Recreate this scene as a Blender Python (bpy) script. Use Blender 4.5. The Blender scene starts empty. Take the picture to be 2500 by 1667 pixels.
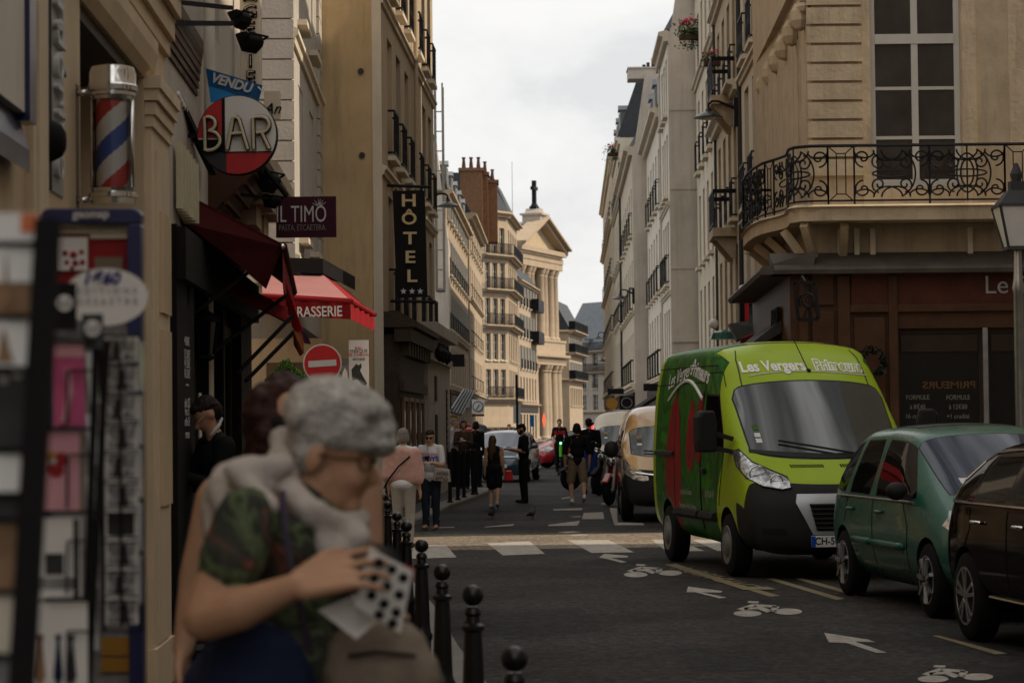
import bpy, bmesh, math, random
from mathutils import Vector, Matrix, Quaternion
from mathutils.bvhtree import BVHTree
from mathutils.kdtree import KDTree
random.seed(7)
SC = bpy.context.scene
COL = SC.collection
R = math.radians
PI = math.pi

# ------------------------------------------------------------------ camera
FPX, EYE = 5900.0, 1.66
PITCH = math.atan(203.0 / FPX)
ROLL = R(0.6)
FWD = Vector((0, math.cos(PITCH), math.sin(PITCH)))
_up0 = Vector((0, -math.sin(PITCH), math.cos(PITCH)))
_rt0 = Vector((1, 0, 0))
CUP = _up0 * math.cos(ROLL) + _rt0 * math.sin(ROLL)
CRT = _rt0 * math.cos(ROLL) - _up0 * math.sin(ROLL)
cam_d = bpy.data.cameras.new('camera')
cam = bpy.data.objects.new('camera', cam_d)
COL.objects.link(cam)
m = Matrix((CRT, CUP, -FWD)).transposed().to_4x4()
m.translation = Vector((0, 0, EYE))
cam.matrix_world = m
cam_d.sensor_width = 36.0
cam_d.lens = FPX / 2500.0 * 36.0
cam_d.clip_start = 0.1
cam_d.clip_end = 5000
cam_d.dof.use_dof = True
cam_d.dof.focus_distance = 27.0
cam_d.dof.aperture_fstop = 5.4
SC.camera = cam

def P(px, py, Y):
    """world point that the photo pixel shows at depth Y"""
    d = FWD + CRT * ((px - 1250) / FPX) + CUP * ((833.5 - py) / FPX)
    t = Y / d.y
    return Vector((d.x * t, Y, EYE + d.z * t))

def G(px, py, z=0.0):
    d = FWD + CRT * ((px - 1250) / FPX) + CUP * ((833.5 - py) / FPX)
    t = (z - EYE) / d.z
    return Vector((d.x * t, d.y * t, z))

# ------------------------------------------------------------------ sky and sun
SUN_EL, SUN_AZ_VEC = R(42), Vector((0.998, -0.05, 0)).normalized()
w = bpy.data.worlds.new("World")
SC.world = w
w.use_nodes = True
nt = w.node_tree
nt.nodes.clear()
def N(t, kind, **kw):
    n = t.nodes.new(kind)
    for k, v in kw.items():
        setattr(n, k, v)
    return n
wo = N(nt, 'ShaderNodeOutputWorld')
bg = N(nt, 'ShaderNodeBackground')
sky = N(nt, 'ShaderNodeTexSky', sky_type='NISHITA', sun_disc=False)
sky.sun_elevation = SUN_EL
sky.sun_rotation = math.atan2(SUN_AZ_VEC.x, SUN_AZ_VEC.y)
tc = N(nt, 'ShaderNodeTexCoord')
mp = N(nt, 'ShaderNodeMapping')
mp.inputs['Scale'].default_value = (1.0, 1.0, 2.2)
mp.inputs['Location'].default_value = (0.35, 0.1, 0.22)
nz = N(nt, 'ShaderNodeTexNoise')
nz.inputs['Scale'].default_value = 6.5
nz.inputs['Detail'].default_value = 9
nz.inputs['Roughness'].default_value = 0.55
nz.inputs['Distortion'].default_value = 0.25
rp = N(nt, 'ShaderNodeValToRGB')
e = rp.color_ramp.elements
e[0].position, e[0].color = 0.40, (7.0, 7.0, 7.0, 1)
e[1].position, e[1].color = 0.57, (8.8, 8.65, 8.4, 1)
x = rp.color_ramp.elements.new(0.47); x.color = (8.0, 7.95, 7.85, 1)
mixc = N(nt, 'ShaderNodeMixRGB', blend_type='MIX')
mixc.inputs['Fac'].default_value = 0.93
L = nt.links.new
L(tc.outputs['Generated'], mp.inputs['Vector'])
L(mp.outputs['Vector'], nz.inputs['Vector'])
L(nz.outputs['Fac'], rp.inputs['Fac'])
L(sky.outputs['Color'], mixc.inputs['Color1'])
L(rp.outputs['Color'], mixc.inputs['Color2'])
nz2 = N(nt, 'ShaderNodeTexNoise')
nz2.inputs['Scale'].default_value = 2.4; nz2.inputs['Detail'].default_value = 4; nz2.inputs['Roughness'].default_value = .6; nz2.inputs['Distortion'].default_value = .6
L(tc.outputs['Generated'], nz2.inputs['Vector'])
rp2 = N(nt, 'ShaderNodeMapRange'); rp2.inputs['From Min'].default_value = .42; rp2.inputs['From Max'].default_value = .58
rp2.inputs['To Min'].default_value = .35; rp2.inputs['To Max'].default_value = 1.5
L(nz2.outputs['Fac'], rp2.inputs['Value'])
sx_ = N(nt, 'ShaderNodeSeparateXYZ'); L(tc.outputs['Generated'], sx_.inputs[0])
hz_ = N(nt, 'ShaderNodeMapRange'); hz_.inputs['From Min'].default_value = .35; hz_.inputs['From Max'].default_value = .75
L(sx_.outputs['Z'], hz_.inputs['Value'])
one = N(nt, 'ShaderNodeMix'); one.inputs[2].default_value = 1.0
L(hz_.outputs['Result'], one.inputs[0]); L(rp2.outputs['Result'], one.inputs[3])
sc2 = N(nt, 'ShaderNodeVectorMath', operation='SCALE')
L(mixc.outputs['Color'], sc2.inputs[0]); L(one.outputs[0], sc2.inputs['Scale'])
L(sc2.outputs['Vector'], bg.inputs['Color'])
bg.inputs['Strength'].default_value = 0.115
L(bg.outputs['Background'], wo.inputs['Surface'])

sd = bpy.data.lights.new('sun', 'SUN')
sd.energy = 4.2
sd.angle = R(0.5)
sd.color = (1.0, 0.86, 0.68)
sun = bpy.data.objects.new('sun', sd)
COL.objects.link(sun)
tosun = SUN_AZ_VEC * math.cos(SUN_EL) + Vector((0, 0, math.sin(SUN_EL)))
sun.rotation_euler = tosun.to_track_quat('Z', 'Y').to_euler()
sun.location = (60, -10, 60)

SC.view_settings.view_transform = 'Standard'
SC.view_settings.look = 'None'
SC.view_settings.exposure = 0.0
SC.view_settings.gamma = 1.0
SC.render.engine = 'CYCLES'
SC.cycles.use_denoising = True
SC.cycles.max_bounces = 6
SC.cycles.diffuse_bounces = 3
SC.cycles.glossy_bounces = 3
SC.cycles.transmission_bounces = 3
SC.cycles.caustics_reflective = False
SC.cycles.caustics_refractive = False

# ------------------------------------------------------------------ materials
MATS = {}
def mat(name, col, rough=0.6, var=0.12, scale=6.0, bump=0.0, bscale=None, metal=0.0, coat=0.0, stain=0.0,
        emit=0.0, spec=0.5, speck=0.0, alpha=1.0, trans=0.0, stain_col=(0.03, 0.025, 0.02)):
    """procedural material: noise-varied colour and roughness, optional grain, vertical weather stains, bump"""
    if name in MATS:
        return MATS[name]
    if spec == .5 and rough >= .5: spec = .16
    mt = bpy.data.materials.new(name)
    mt.use_nodes = True
    t = mt.node_tree
    b = t.nodes['Principled BSDF']
    b.inputs['Roughness'].default_value = rough
    b.inputs['Metallic'].default_value = metal
    b.inputs['Coat Weight'].default_value = coat
    b.inputs['Coat Roughness'].default_value = 0.05
    b.inputs['Specular IOR Level'].default_value = spec
    b.inputs['Transmission Weight'].default_value = trans
    tcn = N(t, 'ShaderNodeTexCoord')
    n1 = N(t, 'ShaderNodeTexNoise')
    n1.inputs['Scale'].default_value = scale
    n1.inputs['Detail'].default_value = 6
    n1.inputs['Roughness'].default_value = 0.62
    t.links.new(tcn.outputs['Object'], n1.inputs['Vector'])
    rm = N(t, 'ShaderNodeValToRGB')
    c = Vector(col[:3])
    a = rm.color_ramp.elements
    a[0].position, a[1].position = 0.3, 0.7
    a[0].color = (*(c * (1 - var)), 1)
    a[1].color = (*(c * (1 + var)), 1)
    t.links.new(n1.outputs['Fac'], rm.inputs['Fac'])
    out = rm.outputs['Color']
    if speck > 0:
        n3 = N(t, 'ShaderNodeTexNoise')
        n3.inputs['Scale'].default_value = 140
        n3.inputs['Detail'].default_value = 2
        t.links.new(tcn.outputs['Object'], n3.inputs['Vector'])
        mr = N(t, 'ShaderNodeMapRange')
        mr.inputs['From Min'].default_value = 0.3
        mr.inputs['From Max'].default_value = 0.7
        mr.inputs['To Min'].default_value = 1 - speck
        mr.inputs['To Max'].default_value = 1 + speck
        t.links.new(n3.outputs['Fac'], mr.inputs['Value'])
        mx = N(t, 'ShaderNodeMixRGB', blend_type='MULTIPLY')
        mx.inputs['Fac'].default_value = 1
        t.links.new(out, mx.inputs['Color1'])
        t.links.new(mr.outputs['Result'], mx.inputs['Color2'])
        out = mx.outputs['Color']
    if stain > 0:
        mp = N(t, 'ShaderNodeMapping')
        mp.inputs['Scale'].default_value = (2.2, 2.2, 0.22)
        n2 = N(t, 'ShaderNodeTexNoise')
        n2.inputs['Scale'].default_value = 1.4
        n2.inputs['Detail'].default_value = 8
        n2.inputs['Roughness'].default_value = 0.7
        t.links.new(tcn.outputs['Object'], mp.inputs['Vector'])
        t.links.new(mp.outputs['Vector'], n2.inputs['Vector'])
        mr = N(t, 'ShaderNodeMapRange')
        mr.inputs['From Min'].default_value = 0.5
        mr.inputs['From Max'].default_value = 0.78
        mr.inputs['To Max'].default_value = stain
        t.links.new(n2.outputs['Fac'], mr.inputs['Value'])
        mx = N(t, 'ShaderNodeMixRGB', blend_type='MIX')
        t.links.new(mr.outputs['Result'], mx.inputs['Fac'])
        t.links.new(out, mx.inputs['Color1'])
        mx.inputs['Color2'].default_value = (*stain_col, 1)
        out = mx.outputs['Color']
    t.links.new(out, b.inputs['Base Color'])
    mr2 = N(t, 'ShaderNodeMapRange')
    mr2.inputs['To Min'].default_value = max(0.0, rough * 0.8)
    mr2.inputs['To Max'].default_value = min(1.0, rough * 1.2)
    t.links.new(n1.outputs['Fac'], mr2.inputs['Value'])
    t.links.new(mr2.outputs['Result'], b.inputs['Roughness'])
    if bump > 0:
        nb = N(t, 'ShaderNodeTexNoise')
        nb.inputs['Scale'].default_value = bscale or scale * 6
        nb.inputs['Detail'].default_value = 5
        t.links.new(tcn.outputs['Object'], nb.inputs['Vector'])
        bn = N(t, 'ShaderNodeBump')
        bn.inputs['Strength'].default_value = bump
        bn.inputs['Distance'].default_value = 0.02
        t.links.new(nb.outputs['Fac'], bn.inputs['Height'])
        t.links.new(bn.outputs['Normal'], b.inputs['Normal'])
    if emit > 0:
        b.inputs['Emission Color'].default_value = (*col[:3], 1)
        b.inputs['Emission Strength'].default_value = emit
    MATS[name] = mt
    return mt

def asphalt(name, base, warm=1.0, patch=0.8):
    mt = mat(name, base, rough=0.85, var=0.0)
    t = mt.node_tree
    b = t.nodes['Principled BSDF']
    tcn = N(t, 'ShaderNodeTexCoord')
    big = N(t, 'ShaderNodeTexNoise'); big.inputs['Scale'].default_value = 0.42; big.inputs['Detail'].default_value = 7; big.inputs['Roughness'].default_value = .6
    fine = N(t, 'ShaderNodeTexVoronoi'); fine.inputs['Scale'].default_value = 26
    fin2 = N(t, 'ShaderNodeTexNoise'); fin2.inputs['Scale'].default_value = 11; fin2.inputs['Detail'].default_value = 7; fin2.inputs['Roughness'].default_value = .85
    for n in (big, fine, fin2):
        t.links.new(tcn.outputs['Object'], n.inputs['Vector'])
    r1 = N(t, 'ShaderNodeMapRange'); r1.inputs['From Min'].default_value = .3; r1.inputs['From Max'].default_value = .7
    r1.inputs['To Min'].default_value = 1 - patch; r1.inputs['To Max'].default_value = 1 + patch
    t.links.new(big.outputs['Fac'], r1.inputs['Value'])
    r2 = N(t, 'ShaderNodeMapRange'); r2.inputs['From Min'].default_value = .33; r2.inputs['From Max'].default_value = .67
    r2.inputs['To Min'].default_value = .05; r2.inputs['To Max'].default_value = 2.3
    t.links.new(fin2.outputs['Fac'], r2.inputs['Value'])
    mu = N(t, 'ShaderNodeMath', operation='MULTIPLY')
    t.links.new(r1.outputs['Result'], mu.inputs[0]); t.links.new(r2.outputs['Result'], mu.inputs[1])
    hs = N(t, 'ShaderNodeMapRange'); hs.inputs['To Min'].default_value = .5; hs.inputs['To Max'].default_value = 1.6
    sep = N(t, 'ShaderNodeSeparateColor')
    t.links.new(fine.outputs['Color'], sep.inputs['Color']); t.links.new(sep.outputs[0], hs.inputs['Value'])
    mu2 = N(t, 'ShaderNodeMath', operation='MULTIPLY')
    t.links.new(mu.outputs[0], mu2.inputs[0]); t.links.new(hs.outputs['Result'], mu2.inputs[1])
    mx = N(t, 'ShaderNodeVectorMath', operation='SCALE')
    mx.inputs[0].default_value = base
    t.links.new(mu2.outputs[0], mx.inputs['Scale'])
    for l in list(b.inputs['Base Color'].links): t.links.remove(l)
    t.links.new(mx.outputs['Vector'], b.inputs['Base Color'])
    bn = N(t, 'ShaderNodeBump'); bn.inputs['Strength'].default_value = .5; bn.inputs['Distance'].default_value = .006
    t.links.new(fin2.outputs['Fac'], bn.inputs['Height']); t.links.new(bn.outputs['Normal'], b.inputs['Normal'])
    return mt

M = {}
def defm(key, *a, **k):
    M[key] = mat(key, *a, **k)
defm('stone_cream', (.46, .365, .25), .85, .16, 2.2, .3, 14, stain=.6, speck=.1, stain_col=(.16, .12, .08))
defm('stone_warm', (.40, .315, .225), .85, .10, 1.2, .15, 14, stain=.22)
defm('stone_pale', (.62, .54, .42), .85, .08, 1.2, .15, 14, stain=.25)
defm('stone_grey', (.42, .37, .31), .85, .10, 1.4, .2, 14, stain=.3)
defm('stone_block', (.44, .40, .35), .85, .08, 1.6, .25, 20, stain=.25)
defm('render_brown', (.52, .375, .205), .9, .14, .7, .15, 10, stain=.6, stain_col=(.14, .10, .06))
defm('render_hotel', (.42, .33, .22), .9, .08, 1.0, .15, 10, stain=.3)
defm('paint_cream', (.64, .48, .305), .6, .10, 2.0, .12, 12, stain=.28)
defm('paint_cream_light', (.70, .55, .38), .6, .08, 2.0, .1, 12, stain=.2)
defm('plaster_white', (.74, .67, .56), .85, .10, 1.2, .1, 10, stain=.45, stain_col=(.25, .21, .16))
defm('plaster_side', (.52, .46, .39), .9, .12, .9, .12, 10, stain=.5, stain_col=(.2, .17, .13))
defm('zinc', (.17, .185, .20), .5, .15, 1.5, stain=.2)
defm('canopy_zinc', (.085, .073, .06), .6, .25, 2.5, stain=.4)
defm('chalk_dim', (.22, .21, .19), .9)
defm('ochre_reflection', (.12, .06, .025), .8)
defm('zinc_light', (.36, .36, .34), .35, .15, 1.0, stain=.2)
defm('slate', (.042, .047, .052), .55, .2, 3)
defm('brick', (.17, .09, .05), .9, .25, 5, .2)
defm('terracotta', (.08, .04, .028), .8, .2, 6)
defm('iron', (.007, .007, .008), .55, .2, 8)
defm('iron_gloss', (.006, .006, .006), .32, .2, 8, .05, 30, coat=.06, spec=.35)
defm('glass', (.008, .008, .008), .06, .2, 2, spec=.4)
defm('glass_brown', (.042, .034, .029), .06, .4, 1.2, spec=.45)
defm('glass_sky', (.05, .055, .06), .08, .3, 2, spec=.6)
defm('win_white', (.52, .49, .44), .5, .06, 4)
defm('win_brown', (.16, .10, .06), .5, .1, 4)
defm('shutter_grey', (.30, .29, .26), .6, .1, 4)
defm('wood_red', (.085, .026, .016), .5, .25, 3, .08, 20)
defm('wood_brown', (.075, .035, .018), .5, .25, 3, .08, 20)
defm('wood_dark', (.035, .022, .015), .55, .25, 4, .1, 20)
defm('wood_carved', (.05, .035, .024), .6, .3, 6, .4, 25)
defm('black_paint', (.008, .007, .007), .7, .2, 5, spec=.18)
defm('black_matte', (.010, .009, .009), .8, .2, 5, spec=.15)
defm('chalk', (.55, .52, .48), .9, .1, 10)
defm('white_paint', (.62, .60, .56), .6, .06, 6)
defm('road_white', (.33, .305, .27), .85, .35, 9, speck=.4, stain=.3)
defm('road_yellow', (.20, .165, .10), .85, .2, 6, speck=.35)
defm('kerb_stone', (.20, .185, .165), .85, .15, 3, .2, 30, speck=.15)
defm('red_sign', (.50, .010, .012), .4, .06, 5)
defm('red_cloth', (.24, .010, .014), .8, .12, 4, .15, 60)
defm('red_bright', (.42, .02, .015), .6, .1, 4)
defm('pink_cloth', (.33, .15, .14), .75, .08, 3, .1, 50)
defm('maroon_cloth', (.075, .008, .010), .85, .15, 4, .15, 60)
defm('plum', (.05, .007, .016), .5, .1, 5)
defm('gold', (.58, .43, .22), .4, .1, 6)
defm('cream_letter', (.62, .54, .36), .4, .05, 6)
defm('blue_sign', (.012, .10, .26), .5, .1, 4)
defm('blue_light', (.03, .25, .55), .5, .05, 4)
defm('blue_frame', (.006, .010, .075), .3, .1, 4, coat=.3)
defm('chrome', (.72, .70, .66), .14, .08, 6, metal=1.0)
defm('steel', (.36, .35, .33), .35, .15, 6, metal=.9)
defm('pole_white', (.85, .81, .76), .35, .05, 6, coat=.5)
defm('pole_red', (.62, .014, .012), .3, .05, 6, coat=.5)
defm('pole_blue', (.008, .075, .40), .3, .05, 6, coat=.5)
defm('grey_dark', (.05, .05, .05), .7, .15, 5)
defm('lamp_white', (.75, .72, .68), .4, .05, 5)
defm('orange_flag', (.60, .17, .07), .8, .1, 5)
defm('strap_purple', (.055, .042, .065), .8)
defm('jacket_brown', (.085, .05, .03), .8)
defm('pane_sky_glare', (.34, .34, .35), .1, .1, 2, spec=.6)  # bright sky reflection put into the pale base colour of the glass
defm('purple_flag', (.22, .12, .28), .8, .1, 5)
defm('ochre', (.34, .17, .03), .6, .1, 5)
defm('leaf_green', (.035, .085, .012), .6, .5, 12)
defm('leaf_dark', (.006, .014, .006), .6, .4, 12)
defm('flower_pink', (.55, .05, .10), .6, .3, 12)
defm('rubber', (.008, .008, .008), .85, .15, 10, spec=.15)
defm('alloy', (.34, .34, .34), .32, .1, 8, metal=.85)
defm('hubcap', (.16, .16, .155), .5, .2, 8, metal=.3)
defm('plastic_black', (.013, .013, .013), .6, .15, 12, .05, 90, spec=.22)
defm('lamp_glass', (.30, .30, .30), .12, .85, 16, metal=.75, coat=.6)
defm('car_glass', (.005, .005, .005), .03, .1, 2, spec=.13)
defm('car_glass_blue', (.014, .020, .042), .03, .1, 2, spec=.3)
defm('wind_glass', (.016, .019, .017), .03, .3, 2, spec=.8, coat=.3)
defm('paint_lime', (.29, .41, .0), .30, .05, 3, coat=.04, spec=.22)
defm('paint_green', (.010, .075, .010), .28, .6, 2.2, coat=.8)
defm('paint_teal', (.012, .095, .068), .28, .08, 3, coat=.2, spec=.3)
defm('paint_black', (.004, .0025, .0025), .12, .1, 3, spec=.07)
defm('paint_sand', (.52, .30, .10), .32, .05, 3, coat=.8)
defm('paint_silver', (.40, .41, .41), .35, .05, 3, metal=.4, coat=.5)
defm('paint_navy', (.035, .06, .095), .3, .08, 3, coat=.9)
defm('paint_red', (.36, .012, .02), .3, .08, 3, coat=.9)
defm('skin_light', (.52, .30, .19), .55, .08, 14, spec=.3)
defm('skin_tan', (.47, .255, .15), .55, .10, 14, spec=.3)
defm('skin_dark', (.05, .028, .02), .5, .1, 14, spec=.3)
defm('hair_grey', (.47, .44, .40), .8, .4, 45, .8, 90)
defm('hair_mid', (.20, .18, .16), .75, .3, 30, .5, 60)
defm('hair_auburn', (.035, .012, .009), .6, .4, 30, .4, 60)
defm('hair_dark', (.018, .010, .008), .6, .3, 30, .4, 60)
defm('hair_brown', (.075, .035, .018), .6, .35, 30, .4, 60)
defm('cloth_black', (.006, .006, .006), .85, .2, 8, .15, 80)
defm('cloth_white', (.62, .60, .60), .85, .05, 8, .15, 60)
defm('cloth_scarf', (.47, .41, .36), .9, .10, 10, .3, 60)
defm('cloth_pinkish', (.52, .30, .25), .9, .07, 10, .2, 60)
defm('cloth_beige', (.36, .32, .27), .9, .08, 10, .2, 60)
defm('cloth_khaki', (.22, .165, .105), .9, .1, 10, .2, 60)
defm('cloth_denim', (.016, .022, .036), .9, .15, 10, .2, 60)
defm('cloth_lilac', (.42, .36, .42), .9, .08, 10, .2, 60)
defm('cloth_navy', (.014, .02, .05), .9, .1, 10)
defm('cloth_blue', (.02, .05, .20), .9, .1, 10)
defm('bag_brown', (.21, .165, .125), .8, .15, 8, .2, 40)
defm('paper', (.78, .74, .69), .8, .06, 6)
defm('paper_pink', (.62, .30, .33), .8, .15, 5)
defm('paper_magenta', (.48, .09, .19), .8, .3, 7)
defm('paper_kraft', (.20, .155, .11), .8, .1, 5)
defm('photo_dark', (.035, .033, .033), .6, .6, 9)
defm('photo_grey', (.20, .19, .185), .6, .6, 9)
defm('photo_sepia', (.22, .13, .07), .6, .6, 7)
defm('photo_red', (.28, .02, .02), .6, .3, 7)
defm('acrylic', (.55, .55, .55), .15, .1, 6, spec=.6)
defm('ink_blue', (.02, .02, .16), .6, .1, 6)
defm('ink_grey', (.28, .27, .27), .6, .1, 6)
defm('plate_white', (.60, .60, .58), .5, .05, 6)
defm('plate_blue', (.01, .06, .35), .5, .05, 6)
defm('lamp_red', (.9, .02, .03), .4, .05, 5, emit=6)
defm('lamp_green', (.25, 1.0, .45), .4, .05, 5, emit=2.5)
defm('scooter_green', (.10, .55, .02), .4, .1, 5)
defm('neon_orange', (.9, .12, .05), .4, .1, 5, emit=1.2)
defm('silver_bag', (.5, .5, .48), .5, .3, 20)
defm('pigeon_grey', (.06, .065, .07), .7, .3, 30)
defm('pav', (.055, .051, .047), .85, .2, 1.5, .3, 40, speck=.25)
def weak_gloss(key, col, fac, rough):
    mt = bpy.data.materials.new(key); mt.use_nodes = True; t = mt.node_tree; t.nodes.clear()
    o, mx, d, g, n, tc_, r_ = (N(t, k) for k in ('ShaderNodeOutputMaterial', 'ShaderNodeMixShader', 'ShaderNodeBsdfDiffuse', 'ShaderNodeBsdfGlossy', 'ShaderNodeTexNoise', 'ShaderNodeTexCoord', 'ShaderNodeMapRange'))
    d.inputs['Color'].default_value = (*col, 1); g.inputs['Color'].default_value = (1, .97, .94, 1)
    n.inputs['Scale'].default_value = 5; n.inputs['Detail'].default_value = 5
    t.links.new(tc_.outputs['Object'], n.inputs['Vector']); t.links.new(n.outputs['Fac'], r_.inputs['Value'])
    r_.inputs['To Min'].default_value = rough * .5; r_.inputs['To Max'].default_value = rough * 1.6
    t.links.new(r_.outputs['Result'], g.inputs['Roughness'])
    fr = N(t, 'ShaderNodeLayerWeight'); fr.inputs['Blend'].default_value = .25
    f2 = N(t, 'ShaderNodeMapRange'); f2.inputs['To Min'].default_value = fac * .6; f2.inputs['To Max'].default_value = fac * 2.2
    t.links.new(fr.outputs['Facing'], f2.inputs['Value']); t.links.new(f2.outputs['Result'], mx.inputs[0])
    t.links.new(d.outputs[0], mx.inputs[1]); t.links.new(g.outputs[0], mx.inputs[2]); t.links.new(mx.outputs[0], o.inputs['Surface'])
    M[key] = mt
weak_gloss('paint_black', (.004, .0025, .0025), .08, .08)
weak_gloss('car_glass', (.004, .004, .004), .08, .03)
M['patch'] = asphalt('patched_asphalt', (.016, .015, .014), patch=.25)
M['cross'] = asphalt('sun_strip_asphalt', (.14, .114, .085), patch=.3)  # lighter than the road: sunlight on the junction strip put into its colour
M['road'] = asphalt('road_asphalt', (.021, .019, .017))
# blouse with a painted leaf print and the shirt-like blotches of the photo
def print_cloth(name, cols, scale):
    mt = mat(name, cols[0], .85, .1, 8, .15, 60)
    t = mt.node_tree; b = t.nodes['Principled BSDF']
    tcn = N(t, 'ShaderNodeTexCoord'); v = N(t, 'ShaderNodeTexNoise')
    v.inputs['Scale'].default_value = scale; v.inputs['Detail'].default_value = 3; v.inputs['Distortion'].default_value = 1.5
    rm = N(t, 'ShaderNodeValToRGB'); rm.color_ramp.interpolation = 'LINEAR'
    els = rm.color_ramp.elements
    els[0].position = .25; els[0].color = (*cols[0], 1); els[1].position = .75; els[1].color = (*cols[-1], 1)
    for i, c in enumerate(cols[1:-1]):
        x = els.new(.25 + .5 * (i + 1) / (len(cols) - 1)); x.color = (*c, 1)
    t.links.new(tcn.outputs['Object'], v.inputs['Vector']); t.links.new(v.outputs['Fac'], rm.inputs['Fac'])
    for l in list(b.inputs['Base Color'].links): t.links.remove(l)
    t.links.new(rm.outputs['Color'], b.inputs['Base Color'])
    return mt
M['blouse'] = print_cloth('blouse_print', [(.014, .018, .014), (.03, .042, .024), (.11, .135, .065), (.03, .034, .028), (.055, .048, .036), (.20, .07, .045), (.03, .03, .026)], 8)
M['card_print'] = print_cloth('card_print', [(.72, .69, .66), (.5, .48, .46), (.16, .15, .15), (.62, .6, .57), (.10, .10, .10)], 30)
M['side_print'] = print_cloth('side_print', [(.004, .03, .004), (.005, .055, .004), (.012, .13, .005), (.005, .04, .004), (.025, .18, .006), (.004, .03, .004)], 1.6)
_sp = M['side_print'].node_tree.nodes['Principled BSDF']
_sp.inputs['Specular IOR Level'].default_value = .15; _sp.inputs['Coat Weight'].default_value = .0; _sp.inputs['Coat Roughness'].default_value = .05
for l in list(_sp.inputs['Roughness'].links): M['side_print'].node_tree.links.remove(l)
_sp.inputs['Roughness'].default_value = .4

# ------------------------------------------------------------------ mesh helpers
class MB:
    """collects simple shapes; build() links them as ONE mesh object"""
    def __init__(s):
        s.v, s.f, s.m = [], [], []
        s.X = Matrix.Identity(4)
    def add(s, vs, fs, mi=0):
        o = len(s.v)
        s.v += [s.X @ Vector(p) for p in vs]
        s.f += [tuple(i + o for i in f) for f in fs]
        s.m += [mi] * len(fs)
        return s
    def box(s, a, b, mi=0):
        x0, y0, z0 = (min(a[i], b[i]) for i in range(3)); x1, y1, z1 = (max(a[i], b[i]) for i in range(3))
        return s.add([(x0,y0,z0),(x1,y0,z0),(x1,y1,z0),(x0,y1,z0),(x0,y0,z1),(x1,y0,z1),(x1,y1,z1),(x0,y1,z1)],
                     [(0,3,2,1),(4,5,6,7),(0,1,5,4),(1,2,6,5),(2,3,7,6),(3,0,4,7)], mi)
    def quad(s, a, b, c, d, mi=0):
        return s.add([a, b, c, d], [(0, 1, 2, 3)], mi)
    def prism(s, pts, axis, t0, t1, mi=0):
        """polygon pts extruded along axis: 'x' pts=(y,z), 'y' pts=(x,z), 'z' pts=(x,y)"""
        def q(p, t):
            return {'x': (t, p[0], p[1]), 'y': (p[0], t, p[1]), 'z': (p[0], p[1], t)}[axis]
        n = len(pts)
        vs = [q(p, t0) for p in pts] + [q(p, t1) for p in pts]
        fs = [tuple(range(n))[::-1], tuple(range(n, 2 * n))] + [(i, (i + 1) % n, n + (i + 1) % n, n + i) for i in range(n)]
        return s.add(vs, fs, mi)
    def tube(s, pts, r, n=8, mi=0, cap=True, closed=False):
        pts = [Vector(p) for p in pts]
        rs = r if isinstance(r, (list, tuple)) else [r] * len(pts)
        vs, fs = [], []
        up = None
        k = len(pts)
        for i, p in enumerate(pts):
            if closed:
                d = pts[(i + 1) % k] - pts[(i - 1) % k]
            else:
                d = pts[min(i + 1, k - 1)] - pts[max(i - 1, 0)]
            d = d.normalized() if d.length > 1e-9 else Vector((0, 0, 1))
            if up is None:
                up = d.orthogonal().normalized()
            u = up - d * up.dot(d)
            u = u.normalized() if u.length > 1e-6 else d.orthogonal().normalized()
            up = u
            w_ = d.cross(u)
            for j in range(n):
                a = 2 * PI * j / n + PI / n
                vs.append(p + (u * math.cos(a) + w_ * math.sin(a)) * rs[i])
        for i in range(k if closed else k - 1):
            for j in range(n):
                i2 = (i + 1) % k
                fs.append((i * n + j, i * n + (j + 1) % n, i2 * n + (j + 1) % n, i2 * n + j))
        if cap and not closed:
            fs.append(tuple(range(n))[::-1]); fs.append(tuple((k - 1) * n + j for j in range(n)))
        return s.add(vs, fs, mi)
    def lathe(s, prof, n=16, mi=0, c=(0, 0, 0), axis='z'):
        vs, fs = [], []
        for r_, z in prof:
            for j in range(n):
                a = 2 * PI * j / n
                x_, y_ = r_ * math.cos(a), r_ * math.sin(a)
                q = {'z': (x_, y_, z), 'y': (x_, z, y_), 'x': (z, x_, y_)}[axis]
                vs.append((q[0] + c[0], q[1] + c[1], q[2] + c[2]))
        k = len(prof)
        for i in range(k - 1):
            for j in range(n):
                fs.append((i * n + j, i * n + (j + 1) % n, (i + 1) * n + (j + 1) % n, (i + 1) * n + j))
        fs.append(tuple(range(n))[::-1]); fs.append(tuple((k - 1) * n + j for j in range(n)))
        return s.add(vs, fs, mi)
    def ball(s, c, r, n=12, mi=0):
        rx, ry, rz = (r, r, r) if not isinstance(r, (tuple, list)) else r
        k = n // 2
        vs, fs = [], []
        for i in range(k + 1):
            ph = PI * i / k
            for j in range(n):
                a = 2 * PI * j / n
                vs.append((c[0] + rx * max(math.sin(ph), 1e-4) * math.cos(a), c[1] + ry * max(math.sin(ph), 1e-4) * math.sin(a), c[2] + rz * math.cos(ph)))
        for i in range(k):
            for j in range(n):
                fs.append((i * n + j, (i + 1) * n + j, (i + 1) * n + (j + 1) % n, i * n + (j + 1) % n))
        return s.add(vs, fs, mi)
    def bar(s, a, b, w_, h_, mi=0):
        """rectangular bar from a to b"""
        a, b = Vector(a), Vector(b)
        d = (b - a).normalized()
        u = d.cross(Vector((0, 0, 1)))
        u = u.normalized() if u.length > 1e-4 else Vector((1, 0, 0))
        v_ = u.cross(d)
        vs = [p + u * (sx * w_ / 2) + v_ * (sz * h_ / 2) for p in (a, b) for sx, sz in ((-1, -1), (1, -1), (1, 1), (-1, 1))]
        return s.add(vs, [(0, 1, 2, 3), (7, 6, 5, 4), (0, 4, 5, 1), (1, 5, 6, 2), (2, 6, 7, 3), (3, 7, 4, 0)], mi)
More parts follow.
